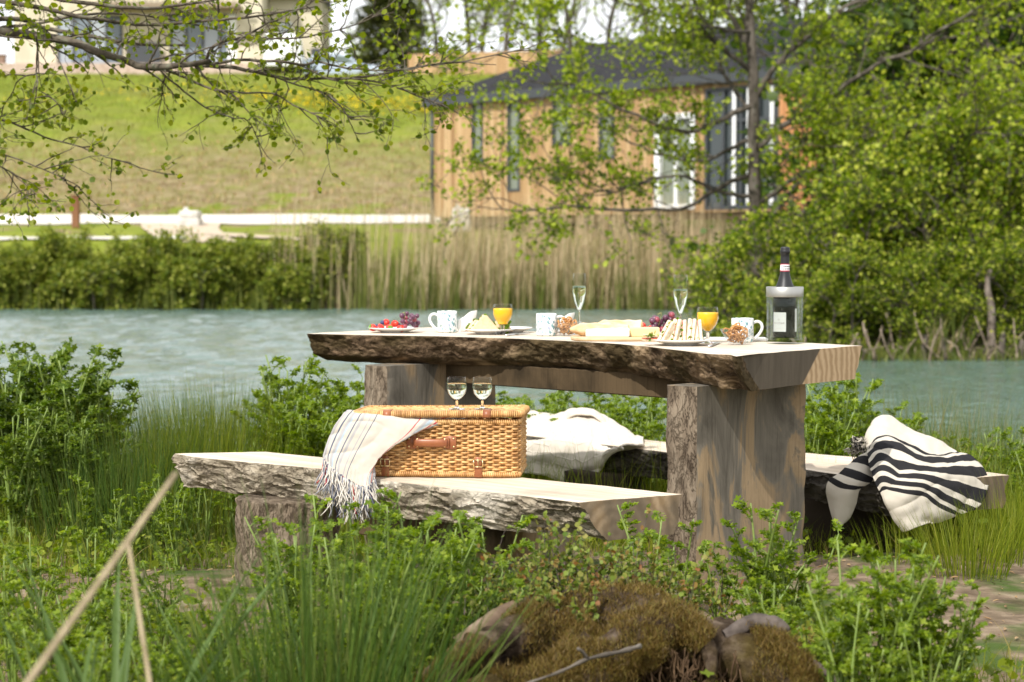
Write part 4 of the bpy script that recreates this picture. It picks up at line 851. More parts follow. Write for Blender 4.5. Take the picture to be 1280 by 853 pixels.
G = []
for k, (dy, dd) in enumerate(((5, .30), (0, .34), (-3, .40), (2, .46), (9, .48))): G.append([W(x, y + dy, D_fb(x) + dd) for x, y in ((704, 522), (716, 514), (730, 513), (742, 515), (751, 521), (757, 526))])
mb = MB(); grid_surf(mb, G, 40, 30, wr=.004, wf=25, seed=2); fo = mb.build('fold', CRB, o); fo.modifiers.new('s', 'SOLIDIFY').thickness = .008

# striped blanket over the bench end
STR = M('striped_cotton', rough=.95); CW, BLK = (.54, .49, .41), (.022, .021, .022)
STR.node_tree; setc(STR, uvramp(STR, 1, [(0, CW), (.225, BLK), (.25, CW), (.30, BLK), (.37, CW), (.41, BLK), (.47, CW), (.505, BLK), (.565, CW), (.60, BLK), (.645, CW), (.675, BLK), (.71, CW)])); weave(STR, 900, .25)
De = W(1112, 603, 6.7)[1]; De = float(FBR[1])
rows = [
 [(1110, 560, .50), (1118, 552, .55), (1135, 548, .60), (1165, 558, .60), (1190, 570, .58), (1205, 580, .55)],
 [(1083, 552, .35), (1090, 530, .42), (1108, 522, .46), (1132, 536, .46), (1165, 546, .44), (1190, 562, .46)],
 [(1085, 565, .20), (1095, 548, .26), (1115, 545, .28), (1140, 558, .28), (1165, 570, .26), (1196, 566, .38)],
 [(1086, 572, .12), (1100, 556, .16), (1124, 558, .16), (1146, 574, .14), (1180, 575, .20), (1216, 570, .34)],
 [(1087, 585, .06), (1102, 572, .08), (1126, 584, .06), (1152, 590, .06), (1192, 588, .14), (1234, 592, .28)],
 [(1092, 596, .02), (1105, 590, .0), (1130, 600, -.02), (1156, 602, .0), (1192, 612, .08), (1228, 628, .18)],
 [(1098, 612, -.03), (1106, 606, -.04), (1130, 612, -.05), (1154, 614, -.03), (1178, 630, .02), (1206, 642, .10)],
 [(1104, 624, -.04), (1108, 622, -.05), (1128, 628, -.06), (1152, 632, -.04), (1166, 642, -.01), (1186, 648, .05)],
 [(1116, 644, -.04), (1120, 645, -.05), (1132, 648, -.06), (1148, 650, -.04), (1160, 652, -.01), (1180, 650, .04)],
 [(1129, 664, -.04), (1132, 664, -.05), (1140, 661, -.06), (1152, 657, -.04), (1162, 654, -.01), (1176, 651, .04)]]
G = [[W(x, y, De + d) for x, y, d in r] for r in rows]
mb = MB(); b = grid_surf(mb, G, 130, 150, wr=.013, wf=8., seed=5, crease=.6)
sb = empty('striped_blanket', (b[60, 60][0], b[60, 60][1], FZ), 0, 'cream blanket with bold black stripes thrown over the bench end', 'blanket'); off = -Vector(sb.location)
o = mb.build('cloth', STR, sb); o.location = off; md = o.modifiers.new('s', 'SOLIDIFY'); md.thickness = .006
rows = [
 [(1084, 566, .16), (1092, 562, .14), (1100, 566, .12), (1106, 575, .10)],
 [(1066, 578, .06), (1076, 578, .05), (1087, 582, .03), (1096, 590, .02)],
 [(1050, 592, -.03), (1062, 596, -.05), (1076, 600, -.05), (1088, 603, -.03)],
 [(1034, 604, -.055), (1048, 612, -.07), (1062, 614, -.07), (1074, 612, -.05)],
 [(1035, 626, -.05), (1046, 632, -.065), (1058, 634, -.06), (1069, 630, -.04)],
 [(1042, 650, -.05), (1047, 655, -.06), (1053, 652, -.055), (1063, 642, -.04)],
 [(1044, 657, -.05), (1047, 660, -.06), (1051, 657, -.055), (1057, 650, -.04)]]
fl_m = M('striped_cotton_flap', rough=.95); setc(fl_m, uvramp(fl_m, 1, [(0, BLK), (.06, CW), (.10, BLK), (.19, CW), (.27, BLK), (.35, CW), (.42, BLK), (.48, CW)])); weave(fl_m, 900, .25)
G = [[W(x, y, De + d + .12) for x, y, d in r] for r in rows]; mb = MB(); grid_surf(mb, G, 60, 80, wr=.004, wf=14, seed=8); o = mb.build('flap', fl_m, sb); o.location = off; md = o.modifiers.new('s', 'SOLIDIFY'); md.thickness = .006
mb = MB()
for i in range(160):
    p = W(rng.uniform(1068, 1084), rng.uniform(548, 566), De + .3 + rng.uniform(-.03, .03)); q = [p]
    for k in range(5): q.append(q[-1] + rng.normal(0, .006, 3) + [-.002, 0, -.002])
    tube(mb, np.array(q), .0016, 4, m=int(rng.random() < .35))
o = mb.build('fringe', [M('fr_c', CW, .95), M('fr_b', BLK, .95)], sb); o.location = off
# ------------------------------------------------------------------ dropwort-like plants with lobed leaflets
def herb_mesh(n_stems, h, spread, seed, lsize=.017, bushy=1.0, tpl=LOBED):
    r = np.random.default_rng(seed); st = MB(); P_, Dr, S_ = [], [], []
    for s in range(n_stems):
        az = r.uniform(0, 2 * math.pi); ln = spread * r.uniform(.2, 1.); hh = h * r.uniform(.62, 1.0); b0 = np.array([r.normal(0, .02), r.normal(0, .02), -.02]); tp = b0 + [math.cos(az) * ln * hh, math.sin(az) * ln * hh, hh]
        md = (b0 + tp) / 2 + [0, 0, .06 * hh] + r.normal(0, .015, 3); p = smooth_path([b0, md, tp], 12); tube(st, p, np.linspace(.0068, .0022, 12) * (h / .5) ** .5, 6)
        nl = int(4.5 * bushy + hh * 7)
        for k in range(nl):
            t = .22 + .78 * (k + r.random()) / nl; i = min(int(t * 11), 10); q = p[i] + (p[i + 1] - p[i]) * (t * 11 - i); a2 = az + r.uniform(-2.6, 2.6); L = h * r.uniform(.16, .30) * (1.15 - .6 * t)
            e = r.uniform(.35, 1.4) + t * .5; d = np.array([math.cos(a2), math.sin(a2), e]); d /= np.linalg.norm(d); c = np.array([d * L * x - np.array([0, 0, .35 * L * x * x]) for x in np.linspace(0, 1, 6)]) + q; tube(st, c, np.linspace(.0016, .0006, 6), 4, cap=False)
            side = np.cross(d, [0, 0, 1.]); side /= np.linalg.norm(side) + 1e-9
            for x in np.linspace(.2, 1, 8):
                j = min(int(x * 5), 4); w = c[j] + (c[j + 1] - c[j]) * (x * 5 - j)
                for sg in ((-1, 1) if x < .99 else (0,)):
                    dd = d * .75 + side * sg * 1.0 + r.normal(0, .22, 3); P_.append(w); Dr.append(dd); S_.append(lsize * r.uniform(.7, 1.35) * (1.25 - .35 * x) * (1.2 if sg == 0 else 1))
                    if x < .7 and r.random() < .8: P_.append(w + dd / np.linalg.norm(dd) * lsize * .9); Dr.append(dd + r.normal(0, .4, 3)); S_.append(lsize * r.uniform(.6, 1.))
    fo = MB(); n = len(P_); leaves(fo, np.array(P_), np.array(Dr), r.normal(0, .45, (n, 3)) + [0, 0, 1.], np.array(S_), tpl); return st, fo
STEM = noisy('green_stem', [(.35, (.13, .20, .03)), (.65, (.20, .26, .06))], 12, rough=.5)
HERB = leafmat('dropwort_leaf', [(.08, .15, .012), (.13, .23, .018), (.20, .32, .03), (.30, .42, .06)], .42)
HERBB = leafmat('dark_herb_leaf', [(.05, .11, .012), (.085, .16, .016), (.13, .22, .024), (.19, .28, .04)], .35)
PROTO = {}
def herb(key, args, loc, rz, s, name, label, group=None, mat=None, cat='plant'):
    if key not in PROTO:
        st, fo = herb_mesh(*args); PROTO[key] = (st.build('stem', STEM), fo.build('foliage', mat or HERB)); fresh = True
    root = empty(name, loc, rz, label, cat, group); root.scale = (s, s, s)
    for src in PROTO[key]:
        if src.parent is None: o = src
        else: o = src.copy(); COL.objects.link(o)
        o.parent = root; CH.setdefault(root.name, []).append(o)
    return root
V = {'a': (7, .52, .34, 1, .016), 'b': (8, .50, .42, 2, .0155), 'c': (5, .56, .28, 3, .0165), 'd': (11, .5, .55, 4, .016, 1.2)}
ks = list('abcd')
def herbs(lst, name, label, group, D, top_z=None, cat='plant', mat=None, pre=''):
    for i, (px, py, DD) in enumerate(lst):   # px centre, py of the top
        b = gp(px, DD); z = W(px, py, DD)[2] - b[2]; k = ks[i % 4]
        herb(pre + k, V[k], b, rng.uniform(0, 6.28), max(z, .1) / V[k][1], name, label if len(lst) > 1 else label, group, mat)
DW = 'dropwort_plant'
herbs([(418, 598, 4.75), (372, 640, 4.6), (470, 618, 4.7), (512, 634, 4.6), (440, 650, 4.3), (545, 640, 4.9), (395, 690, 4.5), (500, 690, 4.3), (462, 660, 4.8), (350, 672, 4.8)], DW, 'leafy green dropwort in front of the log bench near the throw fringe', 'dropwort in front of the log bench', 4.6)
herbs([(612, 622, 4.7), (585, 670, 4.6), (665, 668, 4.85), (560, 700, 4.4), (640, 690, 4.8)], DW, 'tall forked dropwort stem between the rushes and the mossy stump', 'dropwort at the stump\'s near end', 4.6)
herbs([(842, 622, 4.9), (945, 618, 4.8), (900, 680, 4.9), (985, 660, 4.85), (805, 650, 5.0), (960, 720, 4.4)], DW, 'upright dropwort in front of the thick table leg above the stump', 'dropwort in front of the table leg', 4.7)
herbs([(1075, 656, 4.2), (1110, 672, 4.1), (1050, 705, 4.0), (1150, 715, 4.1), (1095, 720, 3.9), (1185, 735, 4.2), (1130, 690, 4.3), (1010, 735, 4.2), (1160, 770, 3.9)], DW, 'dropwort with reddish stem bases beside the bare soil under the striped blanket', 'dropwort beside the bare soil', 4.1)
herbs([(45, 640, 5.0), (110, 655, 4.8), (10, 690, 4.4), (75, 720, 4.1), (150, 700, 4.6), (195, 690, 4.9), (30, 770, 3.8), (130, 770, 3.9), (215, 745, 4.2), (265, 720, 4.4), (-30, 650, 4.7), (250, 780, 3.9), (330, 730, 4.2), (90, 800, 3.6), (190, 800, 3.7)], 'low_herb', 'low feathery herb in the green patch below the left end of the bench', 'low herbs left of the bench', 4.4)
herbs([(15, 432, 8.1), (62, 418, 8.3), (100, 440, 8.2), (-25, 440, 8.0), (40, 460, 7.7), (118, 470, 8.0), (20, 425, 8.0), (50, 440, 8.0), (80, 432, 8.2), (0, 450, 7.8), (35, 445, 8.2), (62, 455, 7.9), (110, 455, 8.1), (92, 428, 8.3), (48, 500, 7.4), (100, 510, 7.5), (125, 490, 7.9), (5, 500, 7.3), (70, 495, 7.5), (30, 480, 7.9), (88, 466, 7.8), (-50, 470, 7.6)], 'waterside_herb', 'tall dark green herb in the bushy clump at the water edge', 'tall herbs of the waterside clump', 8, mat=HERBB, pre='w')
herbs([(348, 452, 8.4), (372, 438, 8.6), (400, 468, 8.5), (430, 470, 8.6), (420, 480, 8.3), (385, 490, 8.2), (440, 500, 8.3), (352, 500, 8.1), (418, 505, 8.0), (360, 470, 8.5), (390, 475, 8.4), (412, 462, 8.7), (445, 485, 8.5), (340, 495, 8.2), (375, 510, 8.0), (440, 515, 8.1), (405, 500, 8.4)], 'waterside_herb', 'upright herb by the water under the far left end of the tabletop', 'herbs under the tabletop end', 8.4)
herbs([(634, 486, 9.0), (665, 492, 8.9), (700, 488, 9.1), (735, 490, 9.0), (770, 486, 8.9), (805, 492, 9.1), (830, 488, 9.0), (650, 505, 8.7), (720, 508, 8.7), (790, 510, 8.7), (690, 512, 8.9), (645, 482, 9.2), (680, 484, 9.3), (715, 482, 9.2), (752, 484, 9.3), (790, 482, 9.2), (822, 484, 9.3), (630, 500, 8.8), (660, 515, 8.6), (700, 520, 8.6), (740, 520, 8.6), (780, 522, 8.6), (815, 530, 8.5), (750, 505, 8.8), (818, 515, 8.6)], 'waterside_herb', 'bright green herb seen through the gap beneath the tabletop', 'herbs seen beneath the tabletop', 9)
herbs([(1070, 455, 8.3), (1048, 482, 8.2), (1025, 490, 8.4), (1095, 500, 8.3), (1125, 510, 8.6), (1058, 462, 8.5), (1020, 478, 8.6), (1040, 500, 8.2), (1100, 490, 8.6), (1012, 520, 8.0), (1150, 520, 8.5), (1010, 505, 8.0), (1180, 530, 8.4), (1035, 530, 7.9), (1080, 540, 7.8)], 'waterside_herb', 'feathery herb between the table end and the striped blanket', 'herbs beyond the table end', 8.3)
herbs([(1235, 545, 7.9), (1262, 530, 8.0), (1290, 540, 7.8), (1215, 555, 8.1), (1310, 560, 7.6)], 'waterside_herb', 'pale green herb beyond the end of the striped bench', 'herbs beyond the bench end', 8)
herbs([(500, 740, 5.1), (300, 560, 7.4), (250, 575, 7.2), (190, 590, 7.1), (150, 610, 6.8), (220, 610, 6.5), (100, 590, 7.0)], 'low_herb', 'short herb in the turf behind the log bench', 'short herbs behind the log bench', 7)
# dock leaves: broad upright leaves
def broad(loc, n, L, w, seed, name, label, up=1.6, wid=.35, cat='plant', group=None, mat=None):
    r = np.random.default_rng(seed); mb = MB()
    for i in range(n):
        a = r.uniform(0, 6.28); d = np.array([math.cos(a), math.sin(a), up * r.uniform(.6, 1.3)]); d /= np.linalg.norm(d); side = np.cross(d, [0, 0, 1.]); side /= np.linalg.norm(side); k = 9; l = L * r.uniform(.6, 1.); v = []
        up_ = np.cross(side, d)
        for j in range(k):
            t = j / (k - 1); c = d * l * t + np.array([0, 0, -.25 * l * t * t]) + d * 0; ww = w * l / L * math.sin(math.pi * min(1, .06 + t * .92) ** .8) * (1 if t < 1 else .1)
            v += [c - side * ww + up_ * ww * .25 + r.normal(0, .002, 3), c - up_ * .002, c + side * ww + up_ * ww * .25 + r.normal(0, .002, 3)]
        f = [];
        for j in range(k - 1): f += [[3 * j, 3 * j + 1, 3 * j + 4, 3 * j + 3], [3 * j + 1, 3 * j + 2, 3 * j + 5, 3 * j + 4]]
        mb.add(np.array(v), f)
    o = mb.build(name, mat or LG, loc=loc); return tag(o, label, cat, group)
broad(gp(1035, 4.7) + [0, 0, .06], 7, .19, .030, 1, 'dock_plant', 'broad leaved dock with upright pale leaves in front of the dark bench leg')
for i, (px, D) in enumerate(((175, 5.4), (205, 5.2), (228, 5.3), (290, 4.9), (330, 5.0), (255, 5.1), (130, 5.3))): broad(gp(px, D), 7, .12, .028, 20 + i, 'dock_plant', 'low broad leaved dock rosette on the soil left of the bench leg', .9, group='dock rosettes left of the bench leg')
for i, (px, D) in enumerate(((560, 5.0), (585, 5.1), (545, 5.2), (600, 5.0))): broad(gp(px, D), 8, .12, .034, 40 + i, 'dock_plant', 'round leaved rosette under the bench seat behind the forked stems', .9, group='rosettes under the bench seat')
SEDGE = leafmat('blue_green_sedge', [(.06, .13, .04), (.11, .19, .06)], .3)
for i, (px, D, L) in enumerate(((95, 3.2, .80), (130, 3.1, .88), (165, 3.3, .72), (70, 2.9, .70))): broad(gp(px, D) + [0, 0, -.02 + .05 * i], 6, L, .0075, 60 + i, 'sedge_plant', 'strap leaved blue green sedge beside the leaning straws', 2.2, group='sedges beside the leaning straws', mat=SEDGE)

# rushes ------------------------------------------------------------
RUSH = leafmat('rush_green', [(.03, .075, .014), (.05, .11, .018), (.08, .15, .025), (.13, .17, .05)], .15)
def clump(loc, n, h, rad, lean, w, seed, name, label, group=None, mat=None, cat='rushes', curl=1.5):
    r = np.random.default_rng(seed); a = r.uniform(0, 6.28, n); rr = rad * r.random(n) ** .6; b = np.stack([rr * np.cos(a), rr * np.sin(a), np.full(n, -.03)], 1)
    ln = np.stack([np.cos(a), np.sin(a)], 1) * (lean * (rr / rad) * r.uniform(.5, 1.2, n))[:, None] + r.normal(0, .07, (n, 2)); mb = MB(); blades(mb, b, h * r.uniform(.5, 1, n) ** .6, ln, w * r.uniform(.6, 1.1, n), 6, curl=curl, r=r); 
    a = r.uniform(0, 6.28, n); o = mb.build(name, mat or RUSH, loc=loc); return tag(o, label, cat, group)
clump(gp(385, 3.5), 300, .74, .17, .55, .0052, 1, 'rush_clump', 'big dark green rush clump standing in front of the bench leg')
clump(gp(470, 3.7), 190, .62, .15, .4, .005, 2, 'rush_clump', 'second rush clump between the big clump and the mossy stump')
clump(gp(290, 3.9), 80, .52, .13, .6, .0045, 3, 'rush_clump', 'thin rush clump leaning out from the left of the big clump')
for i, (px, py, D, n) in enumerate(((150, 517, 7.6, 420), (200, 497, 7.9, 420), (245, 482, 8.1, 420), (290, 472, 8.3, 420), (120, 560, 7.2, 260), (320, 505, 8.0, 260), (215, 540, 7.5, 260), (270, 530, 7.7, 300), (310, 480, 8.4, 260), (185, 500, 8.4, 300), (225, 495, 8.5, 300), (265, 485, 8.6, 300), (170, 560, 7.1, 220))):
    b = gp(px, D); h = W(px, py, D)[2] - b[2] + .12; clump(b, n, h, .30, .25, .0035, 50 + i, 'rush_clump', 'fine rush tuft in the belt along the water behind the left bench end', 'rush tufts along the water at the left', G1 if i % 2 else RUSH)
for i, (px, py, D, n) in enumerate(((1120, 470, 8.6, 120), (1160, 480, 8.7, 160), (1210, 470, 8.8, 140), (1250, 500, 8.5, 200), (1190, 520, 8.1, 220), (1150, 530, 7.9, 180), (1280, 520, 8.2, 200), (1100, 500, 8.4, 120))):
    b = gp(px, D); h = W(px, py, D)[2] - b[2] + .08; clump(b, n, h, .24, .3, .0032, 80 + i, 'rush_clump', 'thin pale rush tuft by the green water behind the striped blanket', 'rush tufts behind the striped blanket', G2 if i in (0, 2, 5) else RUSH)
for i, (px, py, D, n) in enumerate(((1215, 640, 6.2, 260), (1260, 625, 6.5, 260), (1180, 640, 6.6, 180), (1130, 655, 6.5, 140), (1290, 590, 6.8, 220), (1245, 600, 7.1, 240), (1205, 610, 7.2, 220), (1170, 625, 7.2, 200))):
    b = gp(px, D); h = W(px, py - 28, D)[2] - b[2]; clump(b, n, max(h, .15), .14, .5, .0033, 100 + i, 'grass_tuft', 'arching green grass tuft on the bare soil beneath the striped blanket', 'grass tufts beneath the striped blanket', G1, 'grass tuft')
for i, (px, D) in enumerate(((1245, 4.3), (1195, 4.2), (1160, 4.0))): clump(gp(px, D), 90, .14, .05, .9, .003, 130 + i, 'grass_tuft', 'small dark grass tuft on the path soil near the dropwort', 'small tufts on the soil', G1, 'grass tuft')
# the two near straws
STRAW = noisy('dry_straw', [(.3, (.22, .17, .10)), (.7, (.42, .34, .22))], 40, (1, 1, .3), rough=.8)
def straw(p0, p1, r0, r1, label, bend=0):
    a, b = np.array(p0), np.array(p1); m = (a + b) / 2 + [0, 0, bend]; mb = MB(); tube(mb, smooth_path([a, m, b], 24), np.linspace(r0, r1, 24) * (1 + .12 * (np.arange(24) % 8 == 0)), 10); o = mb.build('reed_straw', STRAW, loc=(0, 0, 0)); tag(o, label, 'straw')
s_a = W(40, 853, 2.05); s_b = W(220, 592, 2.35); d = (s_b - s_a); s_g = s_a - d * ((s_a[2] - g1(*s_a[:2])) / d[2]); straw(s_g, s_b, .0064, .0036, 'thick pale dead reed leaning diagonally in front of the bench end', .01)
s_a = W(187, 853, 2.5); s_b = W(160, 676, 2.6); d = (s_b - s_a); s_g = s_a - d * ((s_a[2] - g1(*s_a[:2])) / d[2]); straw(s_g, s_b, .0045, .003, 'thin upright dead reed stem beside the leaning straw')

# ------------------------------------------------------------------ mossy root stump
MOSS = M('mossy_rootwood', rough=1.); a = nz(MOSS, 5, 10); b_ = nz(MOSS, 2.3, 8); c_ = nz(MOSS, 22, 10)
wood = ramp(MOSS, c_, [(.3, (.03, .020, .013)), (.5, (.10, .068, .043)), (.68, (.24, .18, .13))]); mosc = ramp(MOSS, c_, [(.3, (.04, .028, .010)), (.55, (.105, .075, .024)), (.75, (.17, .13, .045))])
setc(MOSS, mixc(MOSS, ramp(MOSS, a, [(.47, (0, 0, 0)), (.60, (1, 1, 1))]), wood, mosc)); bump(MOSS, nz(MOSS, 28, 14, 'Object', (1, 1, 1), .7), 1., .05)
MFUZ = leafmat('moss_fuzz', [(.06, .045, .014), (.13, .09, .03), (.20, .15, .05), (.16, .16, .04)], .2)
stp = empty('tree_stump', gp(760, 4.3), 0, 'mossy upturned root stump with a dark hollow at the lower edge of the scene', 'stump'); so = np.array(stp.location)
def knobby(mb, path, r, seg=26, n=60, amp=.24, fr=11, seed=0):
    p = smooth_path(path, n); rr = np.interp(np.linspace(0, 1, n), np.linspace(0, 1, len(r)), r); rr = rr * np.minimum(1, (n - np.arange(n)) / 7.) ** .6; t, U, V_ = frames(p); v = []
    for i in range(n):
        for k in range(seg):
            a = 2 * math.pi * k / seg; d = U[i] * math.cos(a) + V_[i] * math.sin(a); q = p[i] + d * rr[i]; v.append(q + d * rr[i] * amp * (fbm(tuple(q * fr), 5) + .5 * fbm(tuple(q * fr * 4), 3)))
    i = np.arange(n - 1)[:, None] * seg; j = np.arange(seg)[None]; k = (j + 1) % seg; mb.add(np.array(v) - so, np.stack([i + j, i + k, i + seg + k, i + seg + j], -1).reshape(-1, 4)); b0 = mb.n - len(v)
    for e in (0, (n - 1) * seg): mb.f.append((np.array([list(range(e, e + seg))]) + b0, 0))
    return np.array(v) - so
Wp = lambda x, y, D: W(x, y, D); mb = MB(); sk = []
sk.append(knobby(mb, [Wp(500, 900, 3.95), Wp(580, 835, 4.1), Wp(650, 800, 4.25), Wp(720, 790, 4.35), Wp(790, 800, 4.4)], [.04, .055, .06, .06, .045], seed=1))
sk.append(knobby(mb, [Wp(700, 785, 4.35), Wp(760, 775, 4.35), Wp(830, 790, 4.3), Wp(900, 810, 4.25), Wp(960, 840, 4.15), Wp(1010, 880, 4.05)], [.05, .075, .075, .06, .055, .035], seed=2))
sk.append(knobby(mb, [Wp(640, 870, 4.0), Wp(700, 845, 4.05), Wp(750, 830, 4.1), Wp(800, 800, 4.2), Wp(850, 790, 4.3)], [.03, .045, .05, .06, .05], seed=3))
sk.append(knobby(mb, [Wp(520, 915, 3.85), Wp(600, 872, 3.95), Wp(680, 862, 4.0), Wp(740, 850, 4.05), Wp(790, 835, 4.15)], [.035, .045, .04, .04, .03], seed=4))
sk.append(knobby(mb, [Wp(680, 765, 4.55), Wp(740, 762, 4.5), Wp(800, 765, 4.45), Wp(820, 775, 4.4)], [.05, .055, .045, .05], seed=5))
for k_, (q_, r_) in enumerate((([(690, 770, 4.4), (640, 790, 4.2), (590, 815, 4.05), (545, 860, 3.9)], [.04, .035, .03, .022]), ([(830, 775, 4.35), (870, 790, 4.2), (890, 830, 4.1), (880, 880, 4.0)], [.028, .020, .016, .010]), ([(720, 790, 4.3), (730, 815, 4.15), (700, 850, 4.0), (690, 900, 3.9)], [.04, .035, .03, .02]), ([(900, 790, 4.35), (950, 800, 4.2), (1000, 835, 4.05), (1020, 900, 3.95)], [.03, .024, .018, .010]), ([(770, 770, 4.4), (800, 790, 4.2), (815, 815, 4.12), (800, 830, 4.08)], [.025, .02, .016, .008]))): sk.append(knobby(mb, [Wp(*w_) for w_ in q_], r_, amp=.35, fr=16, seed=20 + k_))
sk.append(knobby(mb, [Wp(790, 900, 4.35), Wp(800, 850, 4.4), Wp(850, 830, 4.45), Wp(920, 850, 4.4), Wp(960, 900, 4.3)], [.07, .1, .12, .1, .08], seed=6))
mb.build('root_mass', MOSS, stp)
BROOT = noisy('bare_root', [(.3, (.07, .045, .03)), (.6, (.17, .12, .08)), (.75, (.26, .2, .15))], 14, rough=.8)
mb = MB(); knobby(mb, [Wp(570, 805, 4.2), Wp(600, 788, 4.22), Wp(630, 770, 4.3), Wp(662, 760, 4.36), Wp(690, 772, 4.4)], [.016, .024, .027, .026, .02], amp=.08, seed=7); mb.build('root', BROOT, stp)
mb = MB(); knobby(mb, [Wp(768, 806, 4.15), Wp(785, 796, 4.17), Wp(800, 784, 4.22)], [.012, .016, .014], amp=.06, seed=8); mb.build('root', BROOT, stp)
DR = noisy('dark_root', [(.3, (.05, .04, .035)), (.7, (.16, .13, .11))], 20)
mb = MB(); knobby(mb, [Wp(905, 795, 4.2), Wp(945, 778, 4.22), Wp(978, 785, 4.2), Wp(984, 790, 4.2)], [.013, .019, .015, .006], amp=.4, seed=9); mb.build('root', DR, stp); mb = MB(); knobby(mb, [Wp(1000, 820, 4.15), Wp(1030, 838, 4.1), Wp(1060, 862, 4.05)], [.010, .009, .006], amp=.1); mb.build('root', DR, stp); mb = MB(); knobby(mb, [Wp(795, 770, 4.3), Wp(810, 758, 4.32), Wp(824, 742, 4.35)], [.012, .010, .005], amp=.1); mb.build('root', DR, stp)
TWG = noisy('grey_twig', [(.3, (.05, .042, .034)), (.6, (.13, .11, .09)), (.75, (.2, .18, .15))], 14)
mb = MB(); tube(mb, smooth_path([Wp(655, 856, 3.9), Wp(700, 840, 3.92), Wp(735, 824, 3.95), Wp(775, 815, 4.0), Wp(800, 808, 4.05)], 20) - so, np.linspace(.003, .006, 20) * (1 + .25 * np.sin(np.arange(20) * 1.7)), 8); tube(mb, smooth_path([Wp(735, 824, 3.95), Wp(728, 815, 3.94), Wp(722, 811, 3.93)], 6) - so, .004, 7); mb.build('twig', TWG, stp)
mb = MB()
for i in range(150):
    x = rng.uniform(770, 960); y = rng.uniform(806, 828) + abs(x - 860) * .12; p = Wp(x, y, rng.uniform(4.12, 4.25)); q = [p]; d = np.array([rng.normal(0, .35), rng.normal(-.1, .2), -1.])
    for k in range(7): q.append(q[-1] + d * rng.uniform(.008, .02)); d += rng.normal(0, .28, 3)
    tube(mb, np.array(q) - so, np.linspace(.0016, .0006, 8) * rng.uniform(.7, 2.), 4, cap=False)
mb.build('fine_roots', noisy('rootlet', [(.3, (.05, .03, .018)), (.7, (.16, .10, .055))], 30), stp, kind='stuff')
mb = MB(); S = np.concatenate(sk); S = S[rng.random(len(S)) < .9]; S = np.repeat(S, 22, 0) + rng.normal(0, .008, (len(S) * 22, 3)); kk = np.array([noise.noise(Vector((q + so) * 5.)) for q in S]) > -.14; S = S[kk]
blades(mb, S, rng.uniform(.005, .02, len(S)), rng.uniform(.2, 1.4, len(S)), .0018, 2); mb.build('moss', MFUZ, stp, kind='stuff')
# bilberry on the stump
BIL = leafmat('bilberry_leaf', [(.09, .17, .03), (.15, .24, .05), (.22, .32, .07), (.28, .30, .10), (.27, .13, .06)], .35)
def twiggy(loc, n, h, seed, name, label, group=None, ls=.014, mat=BIL, spread=.5, cat='shrub'):
    r = np.random.default_rng(seed); root = empty(name, loc, 0, label, cat, group); st = MB(); Pp, Dd_ = [], []
    for i in range(n):
        b = np.array([r.normal(0, .07), r.normal(0, .05), -.01]); d = np.array([r.normal(0, spread), r.normal(0, spread), 1.5]); d /= np.linalg.norm(d); p = [b]; hh = h * r.uniform(.4, 1.)
        for k in range(8): d = d + r.normal(0, .12, 3); d /= np.linalg.norm(d); p.append(p[-1] + d * hh / 8)
        p = np.array(p); tube(st, p, np.linspace(.0020, .0006, 9), 4, cap=False)
        for k in range(int(10 + 18 * hh / h)): t = r.uniform(.2, 1) * 7.99; j = int(t); Pp.append(p[j] + (p[j + 1] - p[j]) * (t - j)); Dd_.append(r.normal(0, 1, 3) + d * .8)
    st.build('branches', DR, root); fo = MB(); n_ = len(Pp); leaves(fo, np.array(Pp), np.array(Dd_), r.normal(0, .5, (n_, 3)) + [0, 0, 1], ls * r.uniform(.7, 1.3, n_), ROUND); fo.build('foliage', mat, root); return root
for i, (x, y, D, h) in enumerate(((655, 765, 4.45, .22), (700, 758, 4.5, .26), (735, 760, 4.5, .20), (770, 765, 4.5, .20), (810, 760, 4.55, .19), (845, 765, 4.6, .16), (680, 775, 4.35, .13), (720, 772, 4.35, .12), (760, 762, 4.6, .24), (715, 745, 4.6, .26))):
    twiggy(Wp(x, y, D), 20, h, 200 + i, 'bilberry_shrub', 'red tipped small leaved shrub growing on top of the mossy stump', 'small shrubs on top of the stump')
for i, (px, D, h) in enumerate(((1000, 4.5, .30), (1030, 4.4, .28), (985, 4.6, .24))):
    twiggy(gp(px, D), 14, h, 300 + i, 'seedling', 'yellow green leggy seedling between the stump and the dock leaves', 'seedlings beside the dock', .02, leafmat('yellow_herb%d' % i, [(.16, .23, .04), (.26, .30, .07), (.33, .27, .10)], .4), .3, 'plant')
# ------------------------------------------------------------------ trees
def grow(mb, sites, p0, d, L, r, lvl, R, up=.12, kids=(4, 6), wander=.16, droop=0., mn=.003, sub=.62, leafy=3, seg=5):
    n = 7; p = [np.array(p0, float)]; d = np.array(d, float); d /= np.linalg.norm(d)
    for k in range(n):
        d = d + R.normal(0, wander, 3) + np.array([0, 0, up - droop * k / n]); d /= np.linalg.norm(d); p.append(p[-1] + d * L / n)
    p = np.array(p); tube(mb, p, np.maximum(np.linspace(r, r * .35, n + 1), mn), seg if lvl > 1 else 4, cap=False)
    if lvl <= 1: sites.append((p[2:], np.gradient(p, axis=0)[2:]))
    if lvl == 0: return
    for c in range(R.integers(*kids)):
        t = R.uniform(.22, 1.) * (n - .01); i = int(t); q = p[i] + (p[i + 1] - p[i]) * (t - i); ax = p[i + 1] - p[i]; ax /= np.linalg.norm(ax)
        v = R.normal(0, 1, 3); v -= ax * np.dot(v, ax); v /= np.linalg.norm(v); dd = ax * R.uniform(.5, 1.) + v * R.uniform(.5, 1.); grow(mb, sites, q, dd, L * sub * R.uniform(.6, 1.1), r * .5 * (1 - .5 * t / n), lvl - 1, R, up, kids, wander, droop, mn, sub, leafy, seg)
